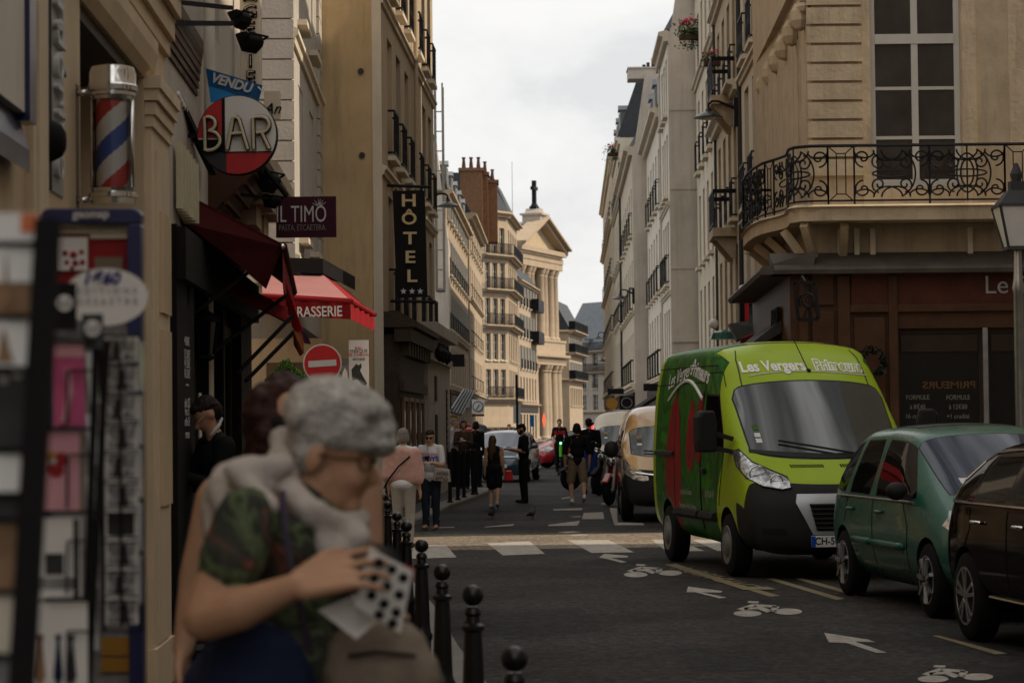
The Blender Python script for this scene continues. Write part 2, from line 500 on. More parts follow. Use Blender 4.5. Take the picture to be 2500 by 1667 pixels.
    def build(s, name, mats, parent=None, smooth=False, bevel=0.0, subsurf=0):
        me = bpy.data.meshes.new(name)
        me.from_pydata([tuple(p) for p in s.v], [], s.f)
        if not isinstance(mats, (list, tuple)):
            mats = [mats]
        for q in mats:
            me.materials.append(M[q] if isinstance(q, str) else q)
        if any(s.m):
            me.polygons.foreach_set('material_index', s.m)
        bm = bmesh.new(); bm.from_mesh(me)
        bmesh.ops.recalc_face_normals(bm, faces=bm.faces)
        bm.to_mesh(me); bm.free()
        me.update()
        o = bpy.data.objects.new(name, me)
        COL.objects.link(o)
        if parent is not None:
            o.parent = parent
        if bevel > 0:
            b = o.modifiers.new('bevel', 'BEVEL'); b.width = bevel; b.segments = 2; b.limit_method = 'ANGLE'; b.angle_limit = R(40)
        if subsurf:
            q = o.modifiers.new('sub', 'SUBSURF'); q.levels = q.render_levels = subsurf
        if smooth:
            me.polygons.foreach_set('use_smooth', [True] * len(me.polygons))
            if smooth == 'auto':
                me.set_sharp_from_angle(angle=R(38))
        return o

def thing(name, label, cat, loc=(0, 0, 0), rz=0.0, group=None):
    o = bpy.data.objects.new(name, None)
    o.empty_display_size = .2
    COL.objects.link(o)
    o.location = loc; o.rotation_euler = (0, 0, rz)
    o['label'] = label; o['category'] = cat
    if group: o['group'] = group
    return o
def tag(o, label, cat, group=None):
    o['label'] = label; o['category'] = cat
    if group: o['group'] = group
    return o
def struct(o, kind='structure'):
    o['kind'] = kind
    return o
def dup(root, loc=None, rz=None, label=None, scale=None):
    r = root.copy(); COL.objects.link(r)
    if loc is not None: r.location = loc
    if rz is not None: r.rotation_euler = (0, 0, rz)
    if scale is not None: r.scale = (scale,) * 3
    if label: r['label'] = label
    for ch in list(root.children):
        c = ch.copy(); COL.objects.link(c); c.parent = r
        for g in list(ch.children):
            d = g.copy(); COL.objects.link(d); d.parent = c
    return r
def child_copy(o, parent, loc):
    c = o.copy(); COL.objects.link(c); c.parent = parent; c.location = loc
    for g in list(o.children):
        d = g.copy(); COL.objects.link(d); d.parent = c
    return c
def text_mesh(s, size=1.0, depth=.005, align='CENTER', bold=0.0, shear=0.0, spacing=1.0):
    cu = bpy.data.curves.new('lettering', 'FONT')
    cu.body = s; cu.size = size; cu.extrude = depth; cu.align_x = align; cu.align_y = 'CENTER'
    cu.offset = bold; cu.shear = shear; cu.space_character = spacing; cu.resolution_u = 4
    o = bpy.data.objects.new('lettering', cu); COL.objects.link(o)
    dg = bpy.context.evaluated_depsgraph_get()
    me = bpy.data.meshes.new_from_object(o.evaluated_get(dg))
    bpy.data.objects.remove(o); bpy.data.curves.remove(cu)
    return me
def text(s, size, material, parent, loc, rot=(PI / 2, 0, 0), depth=.004, align='CENTER', bold=0.0, shear=0.0, spacing=1.0, sx=1.0, name='lettering'):
    """flat raised lettering; default rotation makes it stand upright facing -y of its parent"""
    me = text_mesh(s, size, depth, align, bold, shear, spacing)
    me.materials.clear(); me.materials.append(M[material])
    if sx != 1.0:
        for q in me.vertices: q.co.x *= sx
    o = bpy.data.objects.new(name, me); COL.objects.link(o)
    o.parent = parent; o.location = loc; o.rotation_euler = rot
    return o
# ------------------------------------------------------------------ ground, road, pavements
def sheet(name, pts, z, material, thick=None):
    b = MB()
    if thick:
        b.prism([(p[0], p[1]) for p in pts], 'z', z - thick, z)
    else:
        b.add([(p[0], p[1], z) for p in pts], [tuple(range(len(pts)))])
    return struct(b.build(name, material))
sheet('ground', [(-400, -60), (400, -60), (400, 1500), (-400, 1500)], -.03, 'pav')
sheet('road', [(-60, -30), (60, -30), (60, 330), (-60, 330)], 0.0, 'road')
def fx(z):            # near left facade line
    return -2.17 - .035 * (z - 15.2)
KL = [(1.35, -6), (.90, 4), (.43, 8), (.30, 9.4), (.10, 11.5), (-.13, 14.1), (-.40, 17), (-.70, 20.9), (-.95, 23.5), (-1.35, 27.7), (-1.9, 29.4), (-3.4, 30.6), (-8, 31.2), (-40, 31.6)]
KL2 = [(-40, 37.0), (-8, 37.3), (-3.6, 38.0), (-2.2, 39.2), (-1.62, 40.6), (-1.44, 43), (-1.27, 48), (-1.02, 51), (-.62, 57.2), (-.62, 59), (-1.2, 61.6), (-3.4, 63.2), (-40, 65)]
def pavement(name, kerb, back, side=1):
    """raised pavement whose street edge is a row of kerb stones following `kerb`"""
    inner = []
    n = len(kerb)
    for i, p in enumerate(kerb):
        a, b = Vector(kerb[max(i - 1, 0)]), Vector(kerb[min(i + 1, n - 1)])
        d = (b - a).normalized()
        q = Vector((-d.y, d.x)) * side
        inner.append(Vector(p) + q * .28)
    s = MB()
    s.prism([tuple(p) for p in inner] + back, 'z', -.02, .108)
    struct(s.build(name, 'pav'))
    k = MB()
    vs, fs = [], []
    for p, q in zip(kerb, inner):
        o = (Vector(p) - q).normalized() * .02
        vs += [(p[0] + o.x, p[1] + o.y, -.02), (p[0] + o.x, p[1] + o.y, .085), (p[0], p[1], .118), (q.x, q.y, .118), (q.x, q.y, -.02)]
    for i in range(n - 1):
        for j in range(4):
            a = i * 5 + j
            fs.append((a, a + 1, a + 6, a + 5))
    k.add(vs, fs)
    struct(k.build('kerb', 'kerb_stone'))
pavement('pavement', KL, [(-40, 10), (-30, -6)])
pavement('pavement', KL2, [(-40, 60)])
pavement('pavement', [(-40, 78), (-4.5, 78), (-3.0, 79), (-2.5, 81), (-2.4, 100), (-2.2, 140), (-1.2, 185), (0, 205), (8, 300)], [(-40, 300)])
pavement('pavement', [(9.2, -20), (6.9, 2), (6.05, 11), (5.4, 18), (4.9, 23), (4.55, 27), (4.75, 29), (6, 30.2), (40, 31)], [(40, -20)], -1)
pavement('pavement', [(40, 34.6), (7, 34.8), (4.6, 35.2), (3.95, 36.6), (3.85, 40), (3.95, 60), (4.15, 90), (4.5, 120), (5.4, 160), (14, 300)], [(40, 300)], -1)

# painted road markings: flat sheets 4 mm above the asphalt
def mark(name, polys, material, z=.005):
    b = MB()
    for p in polys:
        b.add([(q[0], q[1], z) for q in p], [tuple(range(len(p)))])
    return struct(b.build(name, material))
def gp(pts):
    return [G(x, y)[:2] for x, y in pts]
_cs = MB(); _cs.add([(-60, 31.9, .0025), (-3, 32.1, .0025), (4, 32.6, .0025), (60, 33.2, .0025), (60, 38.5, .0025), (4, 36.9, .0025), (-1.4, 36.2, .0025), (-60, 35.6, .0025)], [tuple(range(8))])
struct(_cs.build('road', 'cross'))  # band follows the sunlit strip, its extra brightness painted in
# zebra bars at the junction
zeb = [[(1010, 1331), (1090, 1331.5), (1115, 1361), (1002, 1364)],
       [(1189, 1326), (1293, 1321), (1330, 1352), (1228, 1356)],
       [(1386, 1319), (1486, 1318), (1548, 1348.5), (1444, 1349.5)],
       [(1589, 1318), (1650, 1318), (1720, 1345), (1630, 1347)],
       [(1690, 1318), (1780, 1316), (1850, 1342), (1752, 1345)],
       [(1880, 1315), (1960, 1313), (2030, 1340), (1950, 1341)]]
for i, p in enumerate(zeb):
    mark('crossing_stripe', [gp(p)], 'road_white')
far_marks = [[(1182, 1286), (1257, 1279), (1251, 1283.5), (1186, 1287)], [(1340, 1281), (1416, 1271), (1410, 1283), (1338, 1284)],
             [(1425, 1252), (1472, 1250), (1475, 1267), (1421, 1267)], [(1488, 1240), (1506, 1240), (1508, 1276), (1499, 1280)], [(1499, 1275), (1570, 1277), (1572, 1282), (1501, 1282)],
             [(1050, 1288), (1110, 1286), (1109, 1288), (1052, 1289)], [(1467, 1229), (1486, 1226), (1488, 1231), (1468, 1231)], [(1467, 1203), (1484, 1203), (1485, 1207), (1467, 1207)],
             [(1467, 1181), (1480, 1181), (1481, 1184), (1467, 1184)], [(1467, 1167), (1478, 1167), (1478, 1169), (1467, 1169)],
             [(1370, 1216), (1400, 1211), (1402, 1214), (1372, 1218)], [(1350, 1243), (1422, 1240), (1420, 1245), (1352, 1246)]]
for p in far_marks:
    mark('road_marking', [gp(p)], 'road_white')
for _i, _p in enumerate(([(1180, 1500), (1420, 1482), (1475, 1540), (1240, 1562)], [(1330, 1395), (1500, 1390), (1512, 1408), (1345, 1414)], [(1640, 1575), (1830, 1590), (1900, 1640), (1690, 1640)], [(1150, 1236), (1300, 1228), (1310, 1238), (1165, 1246)])):
    _q = []
    for (_x0, _y0), (_x1, _y1) in zip(_p, _p[1:] + _p[:1]):
        for _k in range(6):
            _t = _k / 6; _q.append((_x0 + (_x1 - _x0) * _t + random.uniform(-5, 5), _y0 + (_y1 - _y0) * _t + random.uniform(-1.2, 1.2)))
    mark('road_patch', [[G(x_, y_)[:2] for x_, y_ in _q]], 'patch', .0012)
# bicycle symbols and chevrons of the contraflow lane (flat white paint)
def ell(cx, cy, rx, ry, n=20):
    return [(cx + rx * math.cos(2 * PI * i / n), cy + ry * math.sin(2 * PI * i / n)) for i in range(n)]
def bike_mark(px, py, s):
    """px,py: photo position of the near wheel; s scales with distance"""
    o = lambda x, y: (px + x * s, py + y * s)
    polys = [ell(*o(0, 0), 29 * s, 6.5 * s), ell(*o(84, -4), 29 * s, 6.5 * s),
             [o(-22, -9), o(10, -20), o(20, -18), o(-8, -6)], [o(-8, -12), o(30, -14), o(52, -6), o(40, -2), o(22, -9), o(-6, -8)],
             [o(12, -20), o(58, -17), o(62, -12), o(20, -14)], [o(52, -16), o(66, -14), o(58, -3), o(46, -5)],
             [o(2, -26), o(24, -25), o(22, -21), o(0, -22)]]
    mark('bicycle_marking', [gp(p) for p in polys[:2]] + [gp(p) for p in polys[2:]], 'road_white')
def arrow_mark(pts):
    mark('arrow_marking', [gp(p) for p in pts], 'road_white')
bike_mark(1552, 1403, 1.0)
bike_mark(1825, 1498, 1.18)
bike_mark(2278, 1658, 1.3)
arrow_mark([[(1463, 1361), (1475, 1352), (1534, 1357), (1532, 1361), (1492, 1362), (1531, 1372), (1517, 1374), (1480, 1364)]])
arrow_mark([[(1676, 1446), (1680, 1432), (1764, 1443), (1760, 1447), (1712, 1446), (1774, 1459), (1756, 1461), (1698, 1446)]])
arrow_mark([[(2012, 1545), (2120, 1562), (2137, 1568), (2088, 1567), (2166, 1594), (2140, 1594), (2066, 1570), (2024, 1569)]])
for px, py, s in ((1360, 1300, .55), (1385, 1307, .5), (1390, 1262, .35)):
    mark('bicycle_marking', [gp([(px, py - 2 * s), (px + 70 * s, py - 6 * s), (px + 110 * s, py - 2 * s), (px + 40 * s, py + 2 * s)])], 'road_white')
# yellow delivery bay lettering and edge lines
def lerp(a, b, t):
    return a + (b - a) * t
mark('bay_line', [gp([(1622, 1378), (1634, 1377), (1905, 1455), (1880, 1457)])], 'road_yellow')
mark('bay_line', [gp([(1630, 1379), (1815, 1441), (1895, 1440), (1875, 1434), (1822, 1433), (1650, 1377)])], 'road_yellow', .009)
mark('bay_line', [gp([(1870, 1413), (1890, 1412), (2062, 1462), (2042, 1465)])], 'road_yellow')
mark('bay_line', [gp([(1940, 1413), (1960, 1412), (2105, 1452), (2090, 1456)])], 'road_yellow')
mark('bay_line', [gp([(2275, 1552), (2292, 1552), (2460, 1596), (2430, 1598)])], 'road_yellow')
lm = text_mesh('LIVRAISON', .62, .001)
lo = bpy.data.objects.new('bay_lettering', lm); lm.materials.clear(); lm.materials.append(M['road_yellow']); COL.objects.link(lo)
g0, g1 = G(1655, 1384), G(1850, 1439)
lo.location = ((g0 + g1) / 2 + Vector((0, 0, .008)))
d_ = g0 - g1
lo.rotation_euler = (0, 0, math.atan2(d_.y, d_.x)); lo.scale = (d_.length / 3.4, .62, 1)
struct(lo)

# ------------------------------------------------------------------ building kit
_wcache = {}
def mesh_of(b, name, mats, smooth=False):
    o = b.build(name, mats, smooth=smooth)
    me = o.data
    bpy.data.objects.remove(o)
    return me
def win_meshes(w_, h_, nx, nz, fw, frame, glass, trans=0.0):
    key = (round(w_, 3), round(h_, 3), nx, nz, fw, frame, glass, trans)
    if key in _wcache: return _wcache[key]
    f = MB(); t = .06
    f.box((-w_/2, 0, 0), (-w_/2 + fw, t, h_)); f.box((w_/2 - fw, 0, 0), (w_/2, t, h_))
    f.box((-w_/2 + fw, 0, 0), (w_/2 - fw, t, fw * 1.4)); f.box((-w_/2 + fw, 0, h_ - fw), (w_/2 - fw, t, h_))
    for i in range(1, nx):
        x_ = -w_/2 + w_ * i / nx
        f.box((x_ - fw * .6, -.008, fw * 1.4), (x_ + fw * .6, t - .004, h_ - fw))
    for i in range(1, nz):
        z_ = h_ * (trans or 1) * i / nz
        f.box((-w_/2 + fw, .004, z_ - fw * .3), (w_/2 - fw, t - .008, z_ + fw * .3))
    if trans:
        f.box((-w_/2 + fw, -.02, h_ * trans - fw * .9), (w_/2 - fw, t + .01, h_ * trans + fw * .9))
    me = mesh_of(f, 'window', frame)
    g = MB().box((-w_/2 + fw * .8, .03, fw), (w_/2 - fw * .8, .045, h_ - fw * .8))
    gl = mesh_of(g, 'pane', glass)
    _wcache[key] = (me, gl)
    return me, gl
def rail_mesh(w_, h_, d_=.12, bars=None):
    key = ('rail', round(w_, 2), round(h_, 2), d_)
    if key in _wcache: return _wcache[key]
    b = MB()
    n = bars or max(4, int(w_ / .13))
    for z_ in (0.06, h_): b.box((-w_/2, -d_ - .015, z_ - .02), (w_/2, -d_ + .015, z_ + .02))
    for i in range(n + 1):
        x_ = -w_/2 + w_ * i / n
        b.box((x_ - .008, -d_ - .008, .08), (x_ + .008, -d_ + .008, h_ - .02))
    for sx in (-1, 1):
        b.box((sx * w_/2 - .015, -d_ + .015, h_ - .02), (sx * w_/2 + .015, .0, h_ + .02))
        b.box((sx * w_/2 - .015, -d_ + .015, .04), (sx * w_/2 + .015, .0, .08))
    for i in range(0, n):
        x_ = -w_/2 + w_ * (i + .5) / n
        b.tube([(x_ + .045 * math.cos(a), -d_, h_ * .5 + .10 * math.sin(a)) for a in [k * PI / 4 for k in range(8)]], .006, 4, closed=True)
    _wcache[key] = mesh_of(b, 'guard_rail', 'iron')
    return _wcache[key]
class Fac:
    """one facade of a building: local x runs left to right seen from outside, y goes into the wall"""
    def __init__(s, root, A, B):
        s.root = root
        s.A = Vector((A[0], A[1], 0)); s.Bp = Vector((B[0], B[1], 0))
        d = s.Bp - s.A
        s.L = d.length; s.ang = math.atan2(d.y, d.x)
        s.holes = []
    def place(s, o, loc=(0, 0, 0)):
        q = Matrix.Rotation(s.ang, 4, 'Z') @ Vector(loc)
        o.parent = s.root
        o.location = s.A + q - s.root.location
        o.rotation_euler = (0, 0, s.ang)
        return o
    def new(s, mesh, name, loc=(0, 0, 0)):
        o = bpy.data.objects.new(name, mesh); COL.objects.link(o)
        return s.place(o, loc)
    def put(s, b, name, mats, loc=(0, 0, 0), smooth=False, bevel=0):
        return s.place(b.build(name, mats, smooth=smooth, bevel=bevel), loc)
    def uv(s, px, py):
        """where the photo pixel's ray meets this facade: (along, height)"""
        d = P(px, py, 1.0) - Vector((0, 0, EYE))
        n = Vector((-math.sin(s.ang), math.cos(s.ang), 0))
        o = Vector((0, 0, EYE))
        t = (s.A - o).dot(n) / d.dot(n)
        h = o + d * t
        return (h - s.A).dot(Vector((math.cos(s.ang), math.sin(s.ang), 0))), h.z
    def win(s, x0, x1, z0, z1, nx=2, nz=3, fw=.06, frame='win_white', glass='glass', trans=0, rail=0.0, sill=True, depth=.22, arch=None):
        s.holes.append((x0, x1, z0, z1))
        me, gl = win_meshes(x1 - x0, z1 - z0, nx, nz, fw, frame, glass, trans)
        o = s.new(me, 'window', ((x0 + x1) / 2, depth - .05, z0))
        g = bpy.data.objects.new('pane', gl); COL.objects.link(g); g.parent = o
        if sill:
            key = ('sill', round(x1 - x0, 2))
            if key not in _wcache:
                _wcache[key] = mesh_of(MB().box((-(x1-x0)/2 - .08, -.10 - depth, -.09), ((x1-x0)/2 + .08, -.0, -.003)), 'sill', 'stone_pale')
            q = bpy.data.objects.new('sill', _wcache[key]); COL.objects.link(q); q.parent = o
        if rail:
            s.new(rail_mesh(x1 - x0, rail), 'guard_rail', ((x0 + x1) / 2, 0, z0))
        return o
    def wall(s, z0, z1, material, depth=.3, ends=True, name='wall', extra=None):
        b = MB()
        xs = sorted({0.0, s.L} | {round(v, 4) for h in s.holes for v in h[:2]})
        zs = sorted({z0, z1} | {round(v, 4) for h in s.holes for v in h[2:]})
        zs = [z for z in zs if z0 <= z <= z1]; xs = [x for x in xs if 0 <= x <= s.L]
        for i in range(len(xs) - 1):
            for j in range(len(zs) - 1):
                cx, cz = (xs[i] + xs[i+1]) / 2, (zs[j] + zs[j+1]) / 2
                if any(h[0] < cx < h[1] and h[2] < cz < h[3] for h in s.holes): continue
                b.quad((xs[i], 0, zs[j]), (xs[i+1], 0, zs[j]), (xs[i+1], 0, zs[j+1]), (xs[i], 0, zs[j+1]))
        for (a, c, e, g) in s.holes:
            if g <= z0 or e >= z1: continue
            b.quad((a, 0, e), (a, depth, e), (a, depth, g), (a, 0, g)); b.quad((c, 0, e), (c, 0, g), (c, depth, g), (c, depth, e))
            b.quad((a, 0, g), (a, depth, g), (c, depth, g), (c, 0, g)); b.quad((a, 0, e), (c, 0, e), (c, depth, e), (a, depth, e))
        b.quad((0, 0, z0), (0, depth, z0), (0, depth, z1), (0, 0, z1)); b.quad((s.L, 0, z0), (s.L, 0, z1), (s.L, depth, z1), (s.L, depth, z0))
        b.quad((0, 0, z1), (s.L, 0, z1), (s.L, depth, z1), (0, depth, z1))
        if extra: extra(b)
        bm_o = s.put(b, name, material)
        return bm_o
    def band(s, z, h_=.22, out=.16, material='stone_pale', x0=None, x1=None, name='cornice'):
        a, c = (-.0 if x0 is None else x0), (s.L if x1 is None else x1)
        b = MB().prism([(.0, z), (-out * .45, z), (-out * .55, z + h_ * .4), (-out, z + h_ * .55), (-out, z + h_ * .85), (-out * .3, z + h_), (.0, z + h_)], 'x', a, c)
        return s.put(b, name, material)
    def body(s, z1, dep, material, d0=.3, z0=0.0, name='wall'):
        return s.put(MB().box((.004, d0, z0), (s.L - .004, dep, z1 - .003)), name, material)
    def mansard(s, z, h_, dep, material='zinc', slope=.9, x0=0, x1=None, name='roof'):
        x1 = s.L if x1 is None else x1
        return s.put(MB().prism([(-.12, z), (-.12, z + .08), (slope, z + h_), (dep - slope, z + h_ + .25), (dep, z)], 'x', x0, x1), name, material)
def dormer(fac, roof, x_, z_, w_=1.0, h_=1.5, material='zinc', y_=.1):
    b = MB().box((x_ - w_/2, y_, z_), (x_ + w_/2, y_ + 1.3, z_ + h_))
    b.prism([(x_ - w_/2 - .1, z_ + h_), (x_ + w_/2 + .1, z_ + h_), (x_, z_ + h_ + .28)], 'y', y_ - .1, y_ + 1.3)
    o = fac.put(b, 'dormer', material)
    me, gl = win_meshes(w_ - .24, h_ - .25, 2, 2, .06, 'win_white', 'glass', 0)
    q = bpy.data.objects.new('window', me); COL.objects.link(q); q.parent = o; q.location = (x_, y_ - .07, z_ + .1)
    return o
def chimney(fac, x_, y_, z0, w_, d_, h_, pots=4, material='brick'):
    b = MB().box((x_ - w_/2, y_ - d_/2, z0), (x_ + w_/2, y_ + d_/2, z0 + h_)).box((x_ - w_/2 - .06, y_ - d_/2 - .06, z0 + h_), (x_ + w_/2 + .06, y_ + d_/2 + .06, z0 + h_ + .14))
    o = fac.put(b, 'chimney', material)
    for i in range(pots):
        cx = x_ - w_/2 + w_ * (i + .5) / pots
        n = MB(); n.lathe([(.11, z0 + h_ + .13), (.13, z0 + h_ + .2), (.09, z0 + h_ + .62), (.12, z0 + h_ + .64), (.11, z0 + h_ + .72)], 8, c=(cx, y_, 0))
        n.build('chimney_pot', 'terracotta', o)
    return o
def row_house(label, A, B, H, wallm, cols, rows, dep=9, roof=('zinc', 2.4), rails=(), shop=None, bands=(), frame='win_white',
              cw=1.05, margin=.7, name='apartment_building', sidem=None, shutters=False, dormers=0, group=None, slope=.9, glass='glass', cat='building'):
    root = thing(name, label, cat, (A[0], A[1], 0), group=group)
    f = Fac(root, A, B)
    L_ = f.L
    xs = [margin + (L_ - 2 * margin) * (i + .5) / cols for i in range(cols)]
    for ri, (z0, h_) in enumerate(rows):
        for x_ in xs:
            f.win(x_ - cw/2, x_ + cw/2, z0, z0 + h_, 2, 3, .055, frame, glass, rail=(.9 if ri in rails else 0), sill=True)
            if shutters and ri > 0:
                for sg in (-1, 1):
                    xa = x_ + sg * cw/2; xb = xa + sg * cw * .48
                    if ('shut', cw, h_) not in _wcache:
                        sb = MB().box((0, -.05, 0), (cw * .48, -.006, h_))
                        for k in range(int(h_ / .16)): sb.box((.05, -.062, .06 + k * .16), (cw * .48 - .05, -.048, .13 + k * .16))
                        _wcache[('shut', cw, h_)] = mesh_of(sb, 'shutter', 'shutter_grey')
                    f.new(_wcache[('shut', cw, h_)], 'shutter', (min(xa, xb), 0, z0))
    if shop:
        m_, h_ = shop
        for x_ in xs:
            f.holes.append((x_ - cw * .62, x_ + cw * .62, .25, h_ - .75))
            me, gl = win_meshes(cw * 1.24, h_ - 1.0, 1, 2, .07, m_, 'glass', 0)
            o = f.new(me, 'shop_window', (x_, .16, .25))
            g = bpy.data.objects.new('pane', gl); COL.objects.link(g); g.parent = o
        f.put(MB().box((.05, -.09, h_ - .55), (L_ - .05, -.004, h_)), 'fascia', m_)
    f.wall(0, H, wallm)
    f.body(H, dep, sidem or wallm)
    for z_, hh, oo in bands: f.band(z_, hh, oo)
    if roof:
        r_ = f.mansard(H, roof[1], dep, roof[0], slope)
        for i in range(dormers):
            dormer(f, r_, margin + (L_ - 2 * margin) * (i + .5) / dormers, H + .15)
    return root, f
# ================================================================== LEFT SIDE
# ---- cream shop at the left edge of the picture
A0, B0 = (fx(2.0), 2.0), (fx(15.2), 15.2)
cream = thing('shop_building', 'cream painted shop front with fluted pilasters and deep window lintel behind the barber pole', 'building', (A0[0], A0[1], 0))
f = Fac(cream, A0, B0)
U = lambda px, py=600: f.uv(px, py)
uL, uR = U(197)[0], U(352)[0]
zt = 3.70
f.holes.append((uL, uR, .75, zt))
f.wall(.1, 7.5, 'paint_cream', depth=.5)
f.body(7.5, 8, 'paint_cream', .55)
f.put(MB().box((0, .1, 7.5), (f.L, 8, 11.5)), 'upper_wall', 'stone_cream')
# shop window set back in the opening
wb = MB()
wb.box((uL, .42, .75), (uL + .10, .50, zt)); wb.box((uR - .1, .42, .75), (uR, .50, zt)); wb.box((uL + .1, .42, .75), (uR - .1, .50, .9)); wb.box((uL + .1, .42, zt - .12), (uR - .1, .50, zt))
wb.box(((uL + uR) / 2 - .04, .41, .9), ((uL + uR) / 2 + .04, .49, zt - .12))
wo_ = f.put(wb, 'window', 'black_paint')
g = MB().box((uL + .08, .45, .85), (uR - .08, .47, zt - .1)).build('pane', 'pane_sky_glare'); g.parent = wo_
lin = MB()
lin.prism([(-.005, zt), (-.04, zt + .06), (-.06, zt + .16), (-.06, zt + .24), (-.005, zt + .30)], 'x', uL - .35, uR + .25)
f.put(lin, 'lintel', 'paint_cream')
lin = MB().box((uL + .11, .02, zt - .07), (uR - .11, .40, zt - .006))
f.put(lin, 'soffit', 'wood_dark')
def pilaster(px0, px1, out=.035, z0=.1, z1=3.55, m='paint_cream_light', cap=True):
    a, c = U(px0)[0], U(px1)[0]
    b = MB()
    w_ = c - a
    b.box((a, -out, z0), (c, .004, z1))
    b.box((a + w_ * .2, -out - .012, z0 + .3), (a + w_ * .8, -out + .004, z1 - .12))
    b.box((a - .02, -out - .02, z0), (c + .01, .006, z0 + .28))
    if cap:
        for i, (o_, zz) in enumerate(((.015, 0), (.03, .07), (.05, .15), (.065, .22))):
            b.box((a - o_, -out - o_, z1 + zz), (c + o_, .008, z1 + zz + .075 - (i * .001)))
    f.put(b, 'pilaster', m)
pilaster(62, 100)
pilaster(356, 400, z1=3.42)
pilaster(300, 300.5, z1=.4, cap=False)
b = MB()
for i, (o_, zz) in enumerate(((.03, 4.0), (.06, 4.1), (.10, 4.24), (.12, 4.36))):
    b.box((0, -o_, zz), (f.L + .001 * i, .002, zz + .13))
f.put(b, 'cornice', 'paint_cream')
b = MB()
ua, ub = U(365)[0], U(398)[0]
for z0_, z1_ in ((2.35, 2.95), (1.2, 2.25)):
    b.box((ua + .1, -.062, z0_), (ub - .1, -.040, z1_))
f.put(b, 'panel_moulding', 'paint_cream')
# black and white lettered strip beside the first pilaster
ua, ub, uc = U(101)[0], U(121)[0], U(152)[0]
sg = thing('shop_sign', 'tall black and white shop sign strip with stacked grey letters on cream wall', 'sign', f.A + Matrix.Rotation(f.ang, 3, 'Z') @ Vector((ua, -.0, 2.7)), f.ang)
wd = uc - ua
MB().box((0, -.012, 0), (ub - ua, .05, 1.5)).build('panel', 'black_paint', sg)
MB().box((ub - ua + .002, -.008, 0), (wd, .05, 1.5)).build('board', 'zinc_light', sg)
text('salon', .42, 'white_paint', sg, ((ub - ua + wd) / 2, -.02, 1.05), (PI / 2, PI / 2, 0), .012, sx=.8)
text('dérive', .36, 'white_paint', sg, ((ub - ua + wd) / 2, -.02, .42), (PI / 2, PI / 2, 0), .012, sx=.8)
# dark dome lamp under the strip
lp = thing('wall_lamp', 'round black dome lamp fixed on cream wall beside the lettered strip', 'lamp', f.A + Matrix.Rotation(f.ang, 3, 'Z') @ Vector((U(105)[0], -.0, U(105, 345)[1])), f.ang)
b = MB().lathe([(.01, -.10), (.04, -.097), (.07, -.08), (.09, -.04), (.095, 0)], 20, axis='y')
b.build('hood', 'black_matte', lp, smooth='auto')
MB().lathe([(.07, .0), (.07, .05)], 12, axis='y').build('wall_plate', 'black_matte', lp)
# blue framed panel at the very edge
bp = thing('blue_panel', 'white notice panel with dark blue frame high on wall at picture edge', 'sign', f.A + Matrix.Rotation(f.ang, 3, 'Z') @ Vector((U(2)[0], -.035, U(2, 250)[1])), f.ang)
MB().box((-.5, -.03, -.02), (U(38)[0] - U(2)[0] - .16, .03, 1.6)).build('board', 'plaster_white', bp)
MB().box((U(38)[0] - U(2)[0] - .158, -.05, -.05), (U(38)[0] - U(2)[0], .05, 1.6)).build('frame', 'blue_frame', bp)
MB().prism([(-.035, -.25), (.03, -.06), (.03, .05), (-.035, -.16)], 'x', -.5, U(30)[0] - U(2)[0]).build('ledge', 'blue_frame', bp)
# black bracket below
bk = thing('iron_bracket', 'small black iron bracket on cream wall over postcards', 'bracket', P(66, 495, 10.2))
MB().box((-.10, -.02, -.05), (-.07, .02, .11)).box((-.07, -.012, .04), (.08, .012, .065)).box((.07, -.015, -.05), (.085, .015, .066)).build('arm', 'iron', bk)

# ---- barber pole
bz = 11.3
c0, c1 = P(276, 500, bz), P(276, 162, bz)
bpo = thing('barber_pole', 'chrome capped barber pole with red white and blue spiral stripes on wall board', 'barber pole', (c0.x, bz, c0.z))
Hh = c1.z - c0.z
px2m = bz / FPX
r_t, r_c = 56 * px2m, 57 * px2m
zz = lambda py: P(276, py, bz).z - c0.z
b = MB().lathe([(.02, zz(500)), (r_c * .95, zz(500)), (r_c * .98, zz(486)), (r_c * 1.05, zz(484)), (r_c * 1.05, zz(474)), (r_c * .92, zz(470)), (r_c * .96, zz(462)), (r_c * .88, zz(460)), (.02, zz(460))], 40)
b.build('base_cap', 'chrome', bpo, smooth='auto')
b = MB().lathe([(.02, zz(246)), (r_c * .86, zz(246)), (r_c * .9, zz(238)), (r_c * .98, zz(236)), (r_c * .98, zz(228)), (r_c * 1.06, zz(224)), (r_c * 1.07, zz(212)), (r_c, zz(207)), (r_c * .99, zz(180)), (r_c * .9, zz(166)), (r_c * .6, zz(161)), (.02, zz(160))], 40)
b.build('top_cap', 'chrome', bpo, smooth='auto')
cyl = MB(); n, k = 72, 90
r_s = r_t * .72
z0_, z1_ = zz(459), zz(247)
vs, fs, ms = [], [], []
for i in range(k + 1):
    for j in range(n):
        a = 2 * PI * j / n
        vs.append((r_s * math.cos(a), r_s * math.sin(a), z0_ + (z1_ - z0_) * i / k))
for i in range(k):
    for j in range(n):
        fs.append((i * n + j, i * n + (j + 1) % n, (i + 1) * n + (j + 1) % n, (i + 1) * n + j))
        ph = ((i + .5) / k * 1.0 - (j + .5) / n + .89) % 1.0
        ms.append(1 if ph < .25 else (2 if .5 <= ph < .75 else 0))
cyl.v, cyl.f, cyl.m = [Vector(q) for q in vs], fs, ms
cyl.build('striped_cylinder', ['pole_white', 'pole_red', 'pole_blue'], bpo, smooth=True)
mt = bpy.data.materials.new('clear_tube'); mt.use_nodes = True; M['clear_tube'] = mt
_t = mt.node_tree; _t.nodes.clear()
